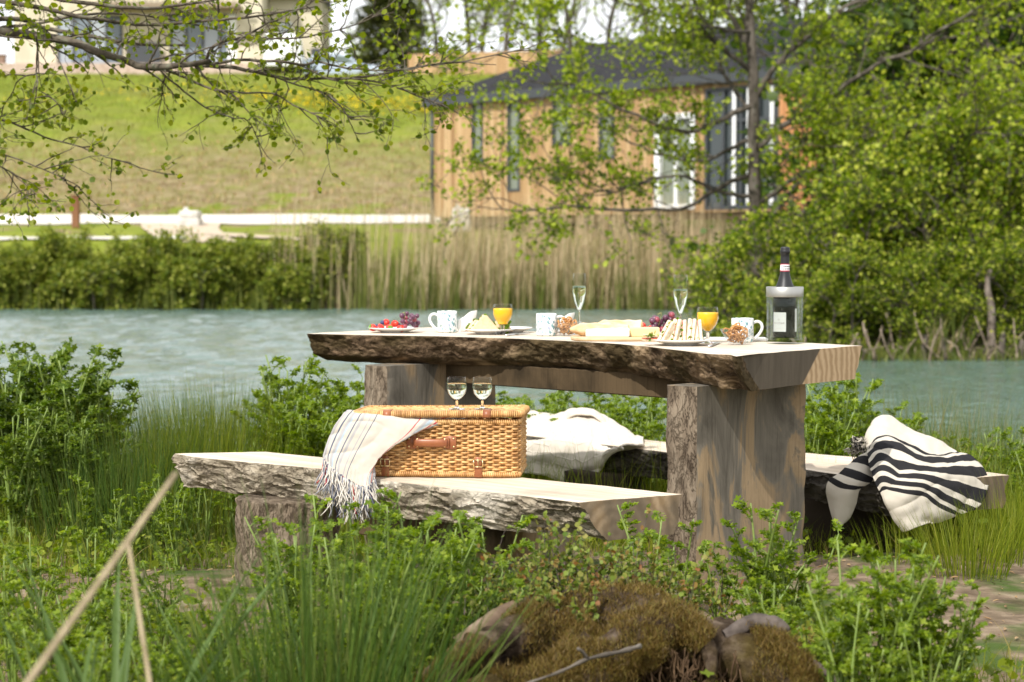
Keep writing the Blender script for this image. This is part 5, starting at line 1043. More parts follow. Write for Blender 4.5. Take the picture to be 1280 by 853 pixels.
def foliage(sites, R, per, size, jit=.04, tpl=LEAF, up=.6):
    P_, D_ = [], []
    for p, d in sites:
        for k in range(per):
            i = R.integers(0, len(p)); P_.append(p[i] + R.normal(0, jit, 3)); D_.append(d[i] / (np.linalg.norm(d[i]) + 1e-9) + R.normal(0, .8, 3))
    n = len(P_); mb = MB(); leaves(mb, np.array(P_), np.array(D_), R.normal(0, .7, (n, 3)) + [0, 0, up], size * R.uniform(.6, 1.3, n), tpl); return mb
BARK = noisy('alder_bark', [(.3, (.045, .038, .03)), (.6, (.13, .11, .09)), (.8, (.22, .20, .17))], 12, (1, 1, .3), rough=.9, bs=.8, bd=.02)
BARKL = noisy('grey_twig_bark', [(.3, (.05, .04, .03)), (.55, (.12, .10, .075)), (.7, (.17, .17, .12))], 18, rough=.85, bs=.6, bd=.006)
ALD = leafmat('young_alder_leaf', [(.10, .17, .010), (.16, .26, .016), (.27, .39, .03), (.46, .57, .10)], .45)
OVH = leafmat('overhanging_leaf', [(.08, .14, .010), (.13, .20, .014), (.20, .27, .022), (.28, .35, .04)], .5)
SHB = leafmat('bank_shrub_leaf', [(.055, .11, .008), (.11, .19, .014), (.22, .33, .03), (.62, .72, .16)], .5)
DARKL = leafmat('deep_leaf', [(.025, .06, .01), (.045, .095, .015), (.08, .14, .025), (.12, .18, .03)], .3)

# overhanging tree, trunk just outside the left edge ------------------
R = np.random.default_rng(11); root = empty('alder_tree', (-3.3, 7.3, g1(-3.3, 7.3)), 0, 'alder whose long twiggy limb with fresh leaves hangs across the upper left', 'tree'); ro = np.array(root.location)
tr = MB(); knob = smooth_path([(-3.3, 7.3, -.1), (-3.25, 7.3, .8), (-3.4, 7.2, 1.7), (-3.3, 7.25, 2.6), (-3.1, 7.3, 3.6)], 30); tube(tr, knob - ro, np.linspace(.15, .06, 30), 16)
sites = []; br = MB()
def limb(pts, D, r0, r1, n=34, tw=1.0, lvl=1, L=.30, droop=.08, dens=1.):
    pth = np.array([W(x, y, D + (dz if False else 0) + .12 * math.sin(i * 1.9 + r0 * 900)) for i, (x, y) in enumerate(pts)]); p = smooth_path(pth, n) ; p = p + np.cumsum(R.normal(0, .0028, (n, 3)), 0) * .8; tube(br, p - ro, np.linspace(r0, r1, n), 8)
    k = int(len(pts) * 1.9 * tw * dens)
    for _ in range(k):
        i = R.integers(1, n - 1); ax = p[i + 1] - p[i]; ax /= np.linalg.norm(ax); v = R.normal(0, 1, 3); v[1] *= .7; v -= ax * np.dot(v, ax); v /= np.linalg.norm(v)
        grow(br, sites, p[i] - ro, ax * .9 + v * .8, L * R.uniform(.35, 1.1), max(.0035, r1 * .5), lvl, R, .0, (2, 5), .16, droop, .0013, .55, seg=5)
    sites.append((p[n // 2:] - ro, np.gradient(p, axis=0)[n // 2:])); return p
D = 8.5
start = [(-420, -40), (-250, 10), (-100, 30)]
limb(start + [(0, 38), (47, 45), (90, 52), (120, 66), (156, 78), (178, 87), (215, 87), (258, 81)], D, .028, .013, 46, 1.)
limb([(-300, 10), (-120, 55), (0, 20), (60, 32), (120, 42), (170, 50), (230, 50)], D + .3, .016, .006)
limb([(-300, -30), (-80, -5), (40, 10), (110, 25), (180, 32), (250, 28), (320, 20), (390, 8)], D + .1, .014, .004, 34, 1.3)
limb([(-200, -60), (0, -10), (80, 2), (160, 12), (240, 5), (330, -12)], D - .2, .014, .004, 34, 1.4)
limb([(-50, 40), (50, 30), (110, 18), (190, 22), (270, 38), (330, 50)], D + .2, .008, .003, 30, 1.2)
limb([(256, 82), (262, 68), (276, 58), (300, 54), (330, 52), (380, 50), (440, 36), (478, 18)], D, .009, .0022, 34, .9)
limb([(292, 56), (310, 44), (330, 32), (355, 20), (385, 4), (410, -10)], D, .006, .002, 26, .8)
limb([(276, 60), (275, 30), (274, -5)], D, .006, .005, 12, .3)
limb([(256, 82), (300, 74), (345, 74), (380, 79), (400, 76), (440, 82), (500, 84), (540, 80), (600, 72), (650, 62), (690, 60)], D, .008, .002, 40, 1.)
limb([(250, 82), (300, 86), (340, 96), (380, 100), (440, 99), (480, 92), (520, 84), (570, 78), (620, 80)], D + .05, .010, .002, 36, 1.)
limb([(210, 88), (225, 97), (260, 111), (300, 118), (340, 119), (370, 136), (400, 150), (425, 165)], D, .007, .002, 30, 1.1)
limb([(330, 92), (360, 104), (400, 116), (420, 128), (436, 152), (444, 175)], D, .005, .0018, 24, .8)
limb([(200, 88), (230, 115), (262, 138), (290, 150), (310, 155), (330, 195), (345, 206)], D + .1, .005, .0015, 24, .8)
limb([(440, 99), (480, 104), (520, 118), (545, 128), (560, 134)], D, .005, .0018, 20, 1.2)
limb([(370, 78), (420, 100), (480, 108), (530, 124), (560, 160)], D + .1, .004, .0015, 24, .5)
limb([(46, 46), (47, 70), (46, 92), (47, 110), (40, 140), (38, 165)], D - .1, .005, .0018, 22, .7)
limb([(47, 92), (25, 100), (10, 125), (-10, 142)], D, .0035, .002, 16, .6)
limb([(47, 112), (70, 128), (78, 146), (95, 150)], D, .003, .0015, 14, .6)
limb([(60, 50), (80, 92), (92, 122), (98, 130)], D, .003, .0014, 14, .6)
limb([(-300, 60), (-80, 135), (0, 150), (30, 160), (60, 172), (110, 186), (140, 198), (166, 204)], D + .1, .007, .0018, 30, .9)
limb([(-200, 100), (-40, 178), (0, 192), (40, 206), (80, 222), (100, 232)], D, .005, .0018, 22, 1.1)
limb([(-200, 130), (-30, 196), (20, 220), (45, 244), (55, 250)], D - .1, .004, .0016, 20, 1.1)
for z_, (x, y) in zip((2.0, 1.6, 2.4), ((-420, -40), (-300, 10), (-300, 60))): q = W(x, y, D); tube(br, smooth_path([np.array([-3.35, 7.25, z_ - .3]), (q + np.array([-3.35, 7.25, z_])) / 2, q], 12) - ro, np.linspace(.05, .03, 12), 10)
tr.build('trunk', BARK, root); br.build('branches', BARKL, root)
foliage(sites, R, 3, .029, .014, ROUND).build('foliage', OVH, root)

# alder across the water ----------------------------------------------
R = np.random.default_rng(5); DA = 26.5; b = gp(948, DA); root = empty('alder_tree', b, 0, 'spreading alder with bare grey limbs in front of the cabin gable', 'tree'); ro = np.array(b)
tr = MB(); tp = smooth_path([W(955, 470, DA) * [1, 1, 0] + [0, 0, b[2] - .2], W(946, 300, DA), W(942, 200, DA), W(942, 110, DA), W(938, 40, DA), W(935, -60, DA), W(940, -170, DA)], 40); tube(tr, tp - ro, np.linspace(.11, .05, 40) * (1 + .06 * np.sin(np.arange(40) * 1.3)), 14)
br = MB(); sites = []
def limb2(pts, r0, r1, dD=0, dens=1., lvl=2, L=1.15, n=26, DD=DA):
    p = smooth_path([W(x, y, DD + dD * i / len(pts)) for i, (x, y) in enumerate(pts)], n); p = p + np.cumsum(R.normal(0, .016, (n, 3)), 0); tube(br, p - ro, np.linspace(r0, r1, n) * .62, 8)
    for _ in range(int((9 if pts[-1][0] < 944 else 7) * dens)):
        i = R.integers(2, n - 1); ax = p[i + 1 if i < n - 1 else i] - p[i - 1]; ax /= np.linalg.norm(ax); v = R.normal(0, 1, 3); v -= ax * np.dot(v, ax); v /= np.linalg.norm(v); grow(br, sites, p[i] - ro, ax + v * .8, L * R.uniform(.5, 1.2), max(.012, r1 * .7), lvl, R, .02, (3, 5), .15, .02, .005, .62)
L2 = [([(944, 130), (900, 150), (870, 160), (830, 150), (790, 130), (740, 100), (690, 95), (640, 88)], .07, .012, -1.5), ([(944, 170), (900, 190), (860, 200), (800, 190), (740, 165), (690, 160)], .055, .010, 1.), ([(944, 215), (890, 235), (850, 258), (790, 262), (740, 258), (690, 262), (640, 265), (600, 262)], .06, .010, -2.),
      ([(944, 245), (900, 235), (850, 215), (800, 225), (760, 240), (700, 250)], .05, .010, -1.), ([(940, 90), (900, 60), (860, 35), (800, 20), (740, -5)], .07, .02, -1.), ([(940, 60), (900, 20), (850, -20)], .07, .03, 1.), ([(938, 40), (905, 40), (870, 28), (850, 10)], .05, .015, -1.5),
      ([(944, 120), (970, 80), (1010, 45), (1050, 20), (1120, -20)], .08, .03, -1.), ([(944, 190), (990, 150), (1040, 120), (1090, 85), (1150, 60), (1210, 20), (1260, -10)], .08, .02, -2.), ([(1095, 75), (1140, 55), (1190, 40), (1240, 15)], .06, .02, -1.), ([(946, 260), (1000, 215), (1060, 200), (1110, 175), (1160, 130), (1200, 100)], .07, .02, -2.5),
      ([(950, 290), (1010, 225), (1070, 190), (1130, 150)], .06, .02, 1.5), ([(950, 300), (1030, 245), (1080, 220), (1140, 195), (1190, 170), (1240, 140)], .07, .02, -3.), ([(1000, 265), (1060, 255), (1130, 230), (1200, 215), (1280, 200)], .05, .015, -2.), ([(942, 160), (975, 165), (1000, 190), (1030, 170)], .04, .012, -1.), ([(1090, 95), (1100, 130), (1085, 165), (1060, 200)], .03, .01, -2.), ([(940, 70), (935, 20), (950, -60)], .06, .02, 1.), ([(944, 140), (915, 110), (890, 70), (870, 30), (820, -20)], .05, .015, 2.), ([(760, 60), (700, 40), (640, 30), (590, 25)], .04, .01, -1.)]
for pts, r0, r1, dD in L2: limb2(pts, r0, r1, dD)
tr.build('trunk', BARK, root); br.build('branches', BARK, root); foliage(sites, R, 10, .064, .06, ROUND).build('foliage', ALD, root)

def tree(name, loc, h, rad, label, seed, mat, nl=9, per=5, ls=.09, group=None, trunk_r=.12, low=.25, jit=.12, lvl=2, up=.10, cat='tree', multi=1, tpl=ROUND, clumpf=1.):
    R = np.random.default_rng(seed); root = empty(name, loc, 0, label, cat, group); tr, br, sites = MB(), MB(), []
    for m_ in range(multi):
        off = np.array([R.normal(0, rad * .35 * (multi > 1)), R.normal(0, rad * .35 * (multi > 1)), 0]); hh = h * R.uniform(.75, 1.) if multi > 1 else h
        tp = smooth_path([off + [0, 0, -.4], off * 1.2 + [R.normal(0, .04 * h), R.normal(0, .04 * h), hh * .35], off * 1.5 + [R.normal(0, .06 * h), R.normal(0, .06 * h), hh * .7], off * 1.8 + [R.normal(0, .08 * h), R.normal(0, .08 * h), hh]], 20); tube(tr, tp, np.linspace(trunk_r, trunk_r * .2, 20), 9)
        for k in range(nl):
            t = low + (1 - low) * (k + R.random()) / nl; q = tp[min(int(t * 19), 19)]; a = R.uniform(0, 6.28) if True else 0; e = .25 + t * .7; w = rad * (1 - .55 * max(0, t - .4)) * R.uniform(.6, 1.05)
            grow(br, sites, q, (math.cos(a), math.sin(a), e), w, trunk_r * .35, lvl, R, up, (3, 6), .18, 0, .006, .55)
    tr.build('trunk', BARK, root); br.build('branches', BARK, root); foliage(sites, R, per, ls, jit, tpl).build('foliage', mat, root); return root
protos = {}
def place_tree(key, loc, s, rz, name, label, group, mk):
    if key not in protos: protos[key] = mk((0, 0, 0)); o = protos[key]
    else: o = copy_tree(protos[key])
    o.location = tuple(loc); o.scale = (s, s, s); o.rotation_euler = (0, 0, rz); o.name = name
    for k, v in (('label', label), ('group', group)): 
        if v: o[k] = v
    return o
mkA = lambda l: tree('bank_shrub', l, 2.6, 1.5, 'x', 21, SHB, 8, 7, .085, None, .05, .05, .10, 2, .06, 'shrub', 4)
mkB = lambda l: tree('bank_shrub', l, 2.4, 1.4, 'x', 22, SHB, 8, 8, .080, None, .05, .02, .10, 2, .05, 'shrub', 4)
mkD = lambda l: tree('bank_shrub', l, 2.6, 1.6, 'x', 23, DARKL, 9, 8, .09, None, .06, .05, .12, 2, .05, 'shrub', 4)
i = 0
for px, D, s in ((975, 23.6, .5), (1005, 23.5, .55), (1040, 23.4, .6), (1075, 23.5, .62), (1110, 23.4, .55), (1145, 23.6, .6), (1180, 23.5, .65), (1215, 23.4, .6), (1250, 23.5, .6), (1290, 23.5, .6), (905, 27.5, .5), (940, 25.8, .65), (975, 25.0, .95), (1010, 24.6, .9), (1050, 24.2, 1.0), (1090, 24.8, 1.05), (1130, 24.6, .95), (1175, 24.7, 1.1), (1220, 24.5, 1.0), (1265, 24.8, 1.15), (1310, 24.5, 1.0), (1360, 25., 1.1), (1130, 27.5, 1.3), (1200, 27.5, 1.35), (1270, 27.6, 1.4), (1330, 28, 1.4)):
    k = 'A' if i % 2 else 'B'; place_tree(k, gp(px, D), s * .74, i * 2.1, 'bank_shrub', 'lime leaved shrub of the thicket on the far bank behind the cooler', 'lime shrubs of the far bank thicket', mkA if k == 'A' else mkB); i += 1
for px, D, s in ((1190, 31, 1.5), (1280, 31, 1.9), (1170, 35, 1.9), (1250, 35, 2.5), (1340, 33, 2.3)):
    place_tree('D', gp(px, D), s, i * 1.7, 'bank_shrub', 'darker green shrub deep in the thicket at the right', 'dark shrubs deep in the thicket', mkD); i += 1
b = gp(1236, 22.95); mb = MB(); tube(mb, smooth_path([(0, 0, -.3), (.04, 0, .6), (-.02, .02, 1.0), (.03, .05, 1.2)], 16), np.linspace(.06, .03, 16), 12); o = mb.build('pale_trunk', noisy('pale_bark', [(.35, (.08, .06, .045)), (.6, (.22, .18, .15))], 14, (1, 1, .6)), loc=b); tag(o, 'pale bare tree trunk showing among the bright shrubs at the right', 'tree trunk')
mkT = lambda l: tree('tall_tree', l, 10, 4.2, 'x', 31, DARKL, 16, 7, .22, None, .25, .2, .3, 2, .08)
mkU = lambda l: tree('tall_tree', l, 10, 4.0, 'x', 32, ALD, 15, 7, .20, None, .22, .2, .3, 2, .08)
for j, (px, D, s, k) in enumerate(((1120, 47, 1.0, 'T'), (1230, 44, 1.05, 'U'), (1330, 46, 1.1, 'T'), (1180, 58, 1.2, 'U'), (1290, 58, 1.25, 'T'), (1075, 72, .9, 'U'), (980, 72, .95, 'T'), (880, 78, .8, 'U'), (1380, 60, 1.2, 'U'))):
    lb = {0: 'dark leafed tall tree behind the right end of the cabin', 1: 'light leafed tall tree in the top right corner'}
    place_tree(k, gp(px, D), s, j * 1.3, 'tall_tree', 'tall leafy tree standing behind the cabin and the thicket', 'tall trees behind the cabin', mkT if k == 'T' else mkU)
# thin trees on the skyline and the conifer
mkS = lambda l: tree('skyline_tree', l, 9, 3.2, 'x', 41, ALD, 14, 3, .17, None, .16, .2, .25, 2, .12)
for j, (px, D, s) in enumerate(((545, 104, 1.05), (590, 108, 1.25), (632, 102, 1.1), (672, 106, 1.3), (715, 103, 1.15), (760, 108, 1.25), (520, 118, 1.1), (810, 104, 1.2), (605, 125, 1.4), (700, 125, 1.4))):
    place_tree('S', gp(px, D), s, j * 1.9, 'skyline_tree', 'thinly leaved tree on the skyline above the timber fence', 'thin trees on the skyline', mkS)
mkC = lambda l: None
def conifer(loc, h, rad, label):
    R = np.random.default_rng(3); root = empty('conifer', loc, 0, label, 'tree'); tr, br = MB(), MB(); tube(tr, [(0, 0, -.3), (0, 0, h)], np.array([.25, .03]), 10); P_, D_ = [], []
    for k in range(420):
        t = R.random() ** .8; z = .6 + t * (h - .7); a = R.uniform(0, 6.28); L = rad * (1 - t) ** .75 * R.uniform(.55, 1.08) + .15; p = np.array([[0, 0, z], [math.cos(a) * L * .5, math.sin(a) * L * .5, z + .05], [math.cos(a) * L, math.sin(a) * L, z - .12 * L]]); tube(br, p, np.array([.03, .02, .008]), 4, cap=False)
        for s in range(34): x = R.uniform(.25, 1.05); P_.append(np.array([math.cos(a) * L * x, math.sin(a) * L * x, z - .1 * L * x * x]) + R.normal(0, .11, 3)); D_.append(np.array([math.cos(a), math.sin(a), -.1]) + R.normal(0, .6, 3))
    tr.build('trunk', BARK, root); br.build('branches', BARK, root); fo = MB(); leaves(fo, np.array(P_), np.array(D_), R.normal(0, 1, (len(P_), 3)), .24, LEAF, wid=.8); fo.build('foliage', leafmat('conifer_needles', [(.035, .055, .012), (.06, .085, .018), (.10, .12, .03)], .15), root)
conifer(gp(488, 100), 8.2, 2.6, 'broad dark conifer on the rise between the parked cars and the timber fence')
for j, (px, D, s) in enumerate(((432, 135, .8), (20, 130, .5), (60, 132, .45))): place_tree('U', gp(px, D) - [0, 0, 3.4], s, j, 'tall_tree', ('pale green distant tree beside the conifer', 'distant low tree left of the white house', 'distant low tree left of the white house')[j], None if j == 0 else 'distant trees left of the house', mkU)

# hedge along the far shore
HDG = leafmat('hedge_leaf', [(.07, .13, .014), (.13, .20, .022), (.22, .29, .04), (.36, .42, .10)], .3)
mkH = lambda l: tree('hedge_bush', l, 1.5, 1.15, 'x', 51, HDG, 9, 9, .11, None, .035, .02, .10, 2, .02, 'bush', 5)
for j in range(26):
    px = -110 + j * 20.5; D = 43.3 + .4 * math.sin(j * 2.1); place_tree('H', gp(px, D) - [0, 0, .1], .58 + .13 * math.sin(j * 1.7) * math.sin(j * .9 + 1), j * 1.1, 'hedge_bush', 'dense green bush of the hedge along the far shore below the path', 'hedge bushes along the far shore', mkH)
# reeds ------------------------------------------------------------------
RD1 = leafmat('reed_tan', [(.36, .31, .22), (.54, .49, .38), (.68, .64, .53)], .2); RD2 = leafmat('reed_green', [(.08, .13, .03), (.14, .20, .05), (.22, .26, .08)], .3)
def reeds(n, x0, x1, D0_, D1_, h0, h1, mat, w, dens=None):
    px = rng.uniform(x0, x1, n); D = rng.uniform(D0_, D1_, n)
    if dens: k = rng.random(n) < dens(px); px, D = px[k], D[k]
    x = (px - CX) / F * D; b = np.stack([x, D, np.maximum(gh(x, D), WZ) - .1], 1); mb = MB(); ln = rng.normal(0, .07, (len(b), 2)); ln[:, 0] += .03; blades(mb, b, rng.uniform(h0, h1, len(b)), ln, w * rng.uniform(.6, 1.3, len(b)), 4, curl=1.4); return mb
mb = reeds(3800, 500, 1000, 42.4, 44.6, 1.2, 2.2, RD1, .022, lambda p: .12 + .88 * sm(500, 590, p)); m2 = reeds(260, 330, 560, 42.4, 44., 1.2, 3.2, RD1, .022); mb.build('tan_reeds', RD1, kind='stuff')
m2.build('sparse_tan_reeds', RD1, kind='stuff')
mb = reeds(3000, 390, 960, 42.2, 44.2, .4, 1.8, RD2, .024, lambda p: .25 + .75 * sm(400, 520, p)); mb.build('green_reeds', RD2, kind='stuff')
mb = reeds(700, -60, 400, 42.3, 43.0, .3, .95, RD2, .03); mb.build('shore_sedge_grass', RD2, kind='stuff')
# right bank edge: sedges, dead stems, roots at the waterline
mb = MB(); n = 1500; px = rng.uniform(960, 1340, n); D = rng.uniform(22.6, 23.6, n); x = (px - CX) / F * D; b = np.stack([x, D, np.maximum(gh(x, D), WZ) - .03], 1); blades(mb, b, rng.uniform(.08, .3, n), rng.uniform(.1, .8, n), .016, 4); mb.build('bank_grass', RD2, kind='stuff')
for j, (px, hh) in enumerate(((1172, .75), (1150, .6), (1020, .5), (1195, .9), (1160, 1.0))): clump(gp(px, 23.0), 40, hh, .14, .5, .03, 400 + j, 'sedge_clump', 'leafy water sedge clump at the foot of the far right bank', 'sedge clumps at the far bank', RD2 if j != 0 else RD1, 'sedge')
mb = MB()
for j in range(60):
    px = rng.uniform(985, 1290); D = 22.7 + rng.uniform(0, .5); p = gp(px, D); p[2] = WZ - .05; q = [p]; d = np.array([rng.normal(0, .5), rng.normal(0, .3), 1.])
    for k in range(4): q.append(q[-1] + d * rng.uniform(.04, .13)); d += rng.normal(0, .35, 3)
    tube(mb, np.array(q), np.linspace(.02, .008, 5) * rng.uniform(.4, 1.3), 5)
mb.build('bank_root_debris', noisy('dead_wood', [(.3, (.12, .09, .06)), (.7, (.36, .29, .22))], 9), kind='stuff')
for j, (px, hh) in enumerate(((1155, .32), (1180, .28), (1252, .36), (1233, .18), (1276, .25))):
    mb = MB(); tube(mb, [(0, 0, -.3), (.01, .0, hh * .5), (.03, 0, hh)], np.array([.05, .045, .03]), 8); o = mb.build('dead_stub', TWG, loc=gp(px, 22.9) * [1, 1, 0] + [0, 0, WZ]); tag(o, 'pale dead stub standing in the water under the far right bank', 'stub', 'dead stubs under the far bank')

# ------------------------------------------------------------------ timber cabin
def cladding(name, cols, board=.14, groove=1.):
    m = M(name, rough=.75); v = coord(m, 'Object'); s = nd(m, 'ShaderNodeSeparateXYZ'); lk(m, v, s.inputs[0]); q = math_(m, 'MULTIPLY', math_(m, 'ADD', s.outputs['X'], s.outputs['Y']), 1 / board)
    w = nd(m, 'ShaderNodeTexWhiteNoise', noise_dimensions='1D'); lk(m, math_(m, 'FLOOR', q), w.inputs['W']); col = ramp(m, w.outputs['Value'], [(0, cols[0]), (.5, cols[1]), (1, cols[2])])
    gr = nz(m, 3, 6, 'Object', (6, 6, .5)); col = mixc(m, .5, col, mixc(m, 1., ramp(m, gr, [(.3, (.6, .6, .6)), (.7, (1.2, 1.2, 1.2))]), col, 'MULTIPLY')); f = math_(m, 'FRACT', q)
    e = ramp(m, f, [(0, (0, 0, 0)), (.07, (1, 1, 1)), (.93, (1, 1, 1)), (1, (0, 0, 0))]); setc(m, mixc(m, 1., col, mixc(m, .35, e, (1, 1, 1)), 'MULTIPLY')); bump(m, e, 1., .012); return m
CLAD = cladding('larch_cladding', ((.32, .19, .09), (.45, .29, .145), (.55, .38, .21))); DGREY = M('dark_grey_metal', (.045, .05, .055), .5); 
ROOF = M('slate_roof', rough=.8); br_ = nd(ROOF, 'ShaderNodeTexBrick', Scale=4.); lk(ROOF, coord(ROOF, 'Object', (1, 1, 1)), br_.inputs['Vector']); br_.inputs['Color1'].default_value = (.016, .016, .018, 1); br_.inputs['Color2'].default_value = (.030, .030, .032, 1); br_.inputs['Mortar'].default_value = (.02, .02, .022, 1); br_.inputs['Mortar Size'].default_value = .03; setc(ROOF, br_.outputs['Color']); bump(ROOF, br_.outputs['Fac'], .5, .01)
PANE = M('window_glass', (.10, .13, .11), .04, Specular_IOR_Level=.8); PANE2 = M('curtained_glass', (.16, .18, .13), .12, Specular_IOR_Level=.8); WPT = M('white_paint', (.80, .80, .79), .5)
L0 = W(547, 270, 51.); Rr = W(820, 266, 45.4); ca = math.atan2(Rr[1] - L0[1], Rr[0] - L0[0]); zb = 2.1
cab = empty('timber_cabin', (L0[0], L0[1], zb), ca, 'orange larch clad cabin with dark slate roof beyond the reeds', 'cabin'); ze = 3.35
def cabx(px, yoff=0):   # local x of a column of the photograph on the long wall
    k = (px - CX) / F; c_, s_ = math.cos(ca), math.sin(ca); return (k * L0[1] - L0[0]) / (c_ - k * s_)
LW_ = cabx(1022); DW_ = 5.1
def wall_with_holes(mb, x0, x1, z0, z1, holes, y0, y1, m=0):
    xs_ = sorted({x0, x1, *[h[0] for h in holes], *[h[1] for h in holes]}); zs_ = sorted({z0, z1, *[h[2] for h in holes], *[h[3] for h in holes]})
    for a_, b_ in zip(xs_[:-1], xs_[1:]):
        for c_, d_ in zip(zs_[:-1], zs_[1:]):
            mx, mz = (a_ + b_) / 2, (c_ + d_) / 2
            if not any(h[0] < mx < h[1] and h[2] < mz < h[3] for h in holes): box(mb, (mx, (y0 + y1) / 2, mz), (b_ - a_, y1 - y0, d_ - c_), m)
def zat(px, py): k = cabx(px); D_ = L0[1] + math.sin(ca) * k; return W(px, py, D_)[2] - zb
wins = [(594, 608, 130, 205, 1), (638, 654, 127, 240, 1), (694, 718, 121, 183, 1), (752, 772, 115, 200, 1)]
holes = [(cabx(a_), cabx(b_), zat(a_, d_), zat(a_, c_)) for a_, b_, c_, d_, _ in wins]; gl = (cabx(884), cabx(975), .05, 3.0); dh = (cabx(826), cabx(870), .08, 2.45); mb = MB()
wall_with_holes(mb, 0, cabx(977), 0, ze, holes + [dh, gl], -.12, .0)
box(mb, (.06, DW_ / 2, ze / 2), (.12, DW_ - .002, ze)); box(mb, (LW_ / 2, DW_ - .06, ze / 2), (LW_ - .25, .12, ze))
mb.build('wall', CLAD, cab, smooth=False)
# glazed bay and a clad pier at the right end
mb = MB(); xp = cabx(977); box(mb, ((xp + LW_) / 2, -.06, ze / 2), (LW_ - xp + .01, .13, ze - .01)); box(mb, (LW_ - .06, DW_ / 2, ze / 2), (.125, DW_ - .25, ze)); mb.build('pier', cladding('red_cedar', ((.42, .17, .07), (.50, .22, .09), (.55, .27, .12))), cab, smooth=False)
ga, gb_ = gl[0], gl[1]; gz = MB(); box(gz, ((ga + gb_) / 2, -.05, 1.5), (gb_ - ga, .03, 2.9)); g_o = gz.build('glazed_bay', M('dark_glass', (.03, .04, .04), .05, Specular_IOR_Level=.8), cab, smooth=False)
mb = MB()
for k in range(5): box(mb, (ga + .04 + (gb_ - ga - .08) * k / 4, -.09, 1.53), (.08, .1, 2.96))
for z_ in (.09, 2.2, 2.97): box(mb, ((ga + gb_) / 2, -.088, z_), (gb_ - ga, .1, .08))
mb.build('frame', DGREY, g_o, smooth=False)
mb = MB()
for x_ in (.42, .62, .93): box(mb, (ga + (gb_ - ga) * x_, -.16, 1.55), (.10, .03, 2.8))
mb.build('white_mullion', WPT, g_o, smooth=False)
for h in holes:
    mb = MB(); x0, x1, z0, z1 = h; w_ = .07
    for c_, s_ in (((x0 + w_ / 2, -.08, (z0 + z1) / 2), (w_, .12, z1 - z0)), ((x1 - w_ / 2, -.08, (z0 + z1) / 2), (w_, .12, z1 - z0)), (((x0 + x1) / 2, -.081, z0 + w_ / 2), (x1 - x0 - 2 * w_, .12, w_)), (((x0 + x1) / 2, -.081, z1 - w_ / 2), (x1 - x0 - 2 * w_, .12, w_))): box(mb, c_, s_)
    wo = mb.build('window', DGREY, cab, smooth=False); mb = MB(); box(mb, ((x0 + x1) / 2, -.07, (z0 + z1) / 2), (x1 - x0 - 2 * w_, .02, z1 - z0 - 2 * w_)); mb.build('pane', PANE2, wo, smooth=False)
x0, x1, z0, z1 = dh; mb = MB(); w_ = .13; xm = (x0 + x1) / 2
for c_, s_ in (((x0 - .0, -.10, (z0 + z1) / 2), (w_ * 1.4, .16, z1 - z0)), ((x1, -.10, (z0 + z1) / 2), (w_, .16, z1 - z0)), ((xm, -.101, z1 - .06), (x1 - x0 - w_, .16, w_)), ((xm, -.101, z0 + .06), (x1 - x0 - w_, .16, w_)), ((xm, -.09, (z0 + z1) / 2 - .02), (.08, .1, z1 - z0 - .28))): box(mb, c_, s_)
do = mb.build('door', WPT, cab, smooth=False); mb = MB(); box(mb, (xm, -.05, (z0 + z1) / 2), (x1 - x0 - w_, .02, z1 - z0 - .25)); mb.build('pane', PANE2, do, smooth=False)
# roof: hipped on the left, gabled over the glazing
ov = .28; rz_ = ze + 1.45; mb = MB(); v = [(-ov, -ov, ze - .05), (LW_ + ov * 1.6, -ov, ze - .05), (LW_ + ov * 1.6, DW_ + ov, ze - .05), (-ov, DW_ + ov, ze - .05), (DW_ * .62, DW_ / 2, rz_), (LW_ + ov * 1.6, DW_ / 2, rz_ + .15)]
mb.add(v, [[0, 1, 5, 4], [3, 0, 4], [2, 3, 4, 5]], 0); v2 = [(x, y, z - .14) for x, y, z in v]; mb.add(v2, [[4, 5, 1, 0], [4, 0, 3], [5, 4, 3, 2]], 0); mb.build('roof', ROOF, cab, smooth=False)
mb = MB(); box(mb, (LW_ / 2 + .1, -ov - .03, ze - .12), (LW_ + ov * 2.4, .06, .24)); box(mb, (-ov - .03, DW_ / 2, ze - .12), (.06, DW_ + ov * 2, .24)); box(mb, (LW_ / 2, -ov / 2, ze - .02 - .2), (LW_, ov, .03)); mb.build('fascia', DGREY, cab, smooth=False)
mb = MB(); 
for y0_, y1_, za, zc in ((-ov, DW_ / 2, ze - .05, rz_ + .15), (DW_ + ov, DW_ / 2, ze - .05, rz_ + .15)):
    a_ = np.array([LW_ + ov * 1.62, y0_, za]); b_ = np.array([LW_ + ov * 1.62, y1_, zc]); mb.add([a_ + [0, 0, -.28], a_, b_, b_ + [0, 0, -.28], a_ + [.05, 0, -.28], a_ + [.05, 0, 0], b_ + [.05, 0, 0], b_ + [.05, 0, -.28]], [[0, 1, 2, 3], [7, 6, 5, 4], [0, 4, 5, 1], [3, 2, 6, 7], [0, 3, 7, 4], [1, 5, 6, 2]])
mb.add([(LW_ - .06, 0, ze), (LW_ - .06, DW_, ze), (LW_ - .06, DW_ / 2, rz_)], [[0, 1, 2]]); mb.build('bargeboard', DGREY, cab, smooth=False)
mb = MB(); tube(mb, [(-.05, -.16, ze - .2), (-.05, -.16, -.3)], .05, 8); mb.build('downpipe', DGREY, cab)
for k in range(7):
    mb = MB(); x_ = .5 + k * (LW_ - .8) / 6; gz_ = g1(L0[0] + math.cos(ca) * x_, L0[1] + math.sin(ca) * x_); box(mb, (x_, .2, (gz_ - zb) / 2 - .1), (.14, .14, zb - gz_ + .2)); mb.build('post', M('post_dark', (.03, .028, .025), .8), cab, smooth=False)
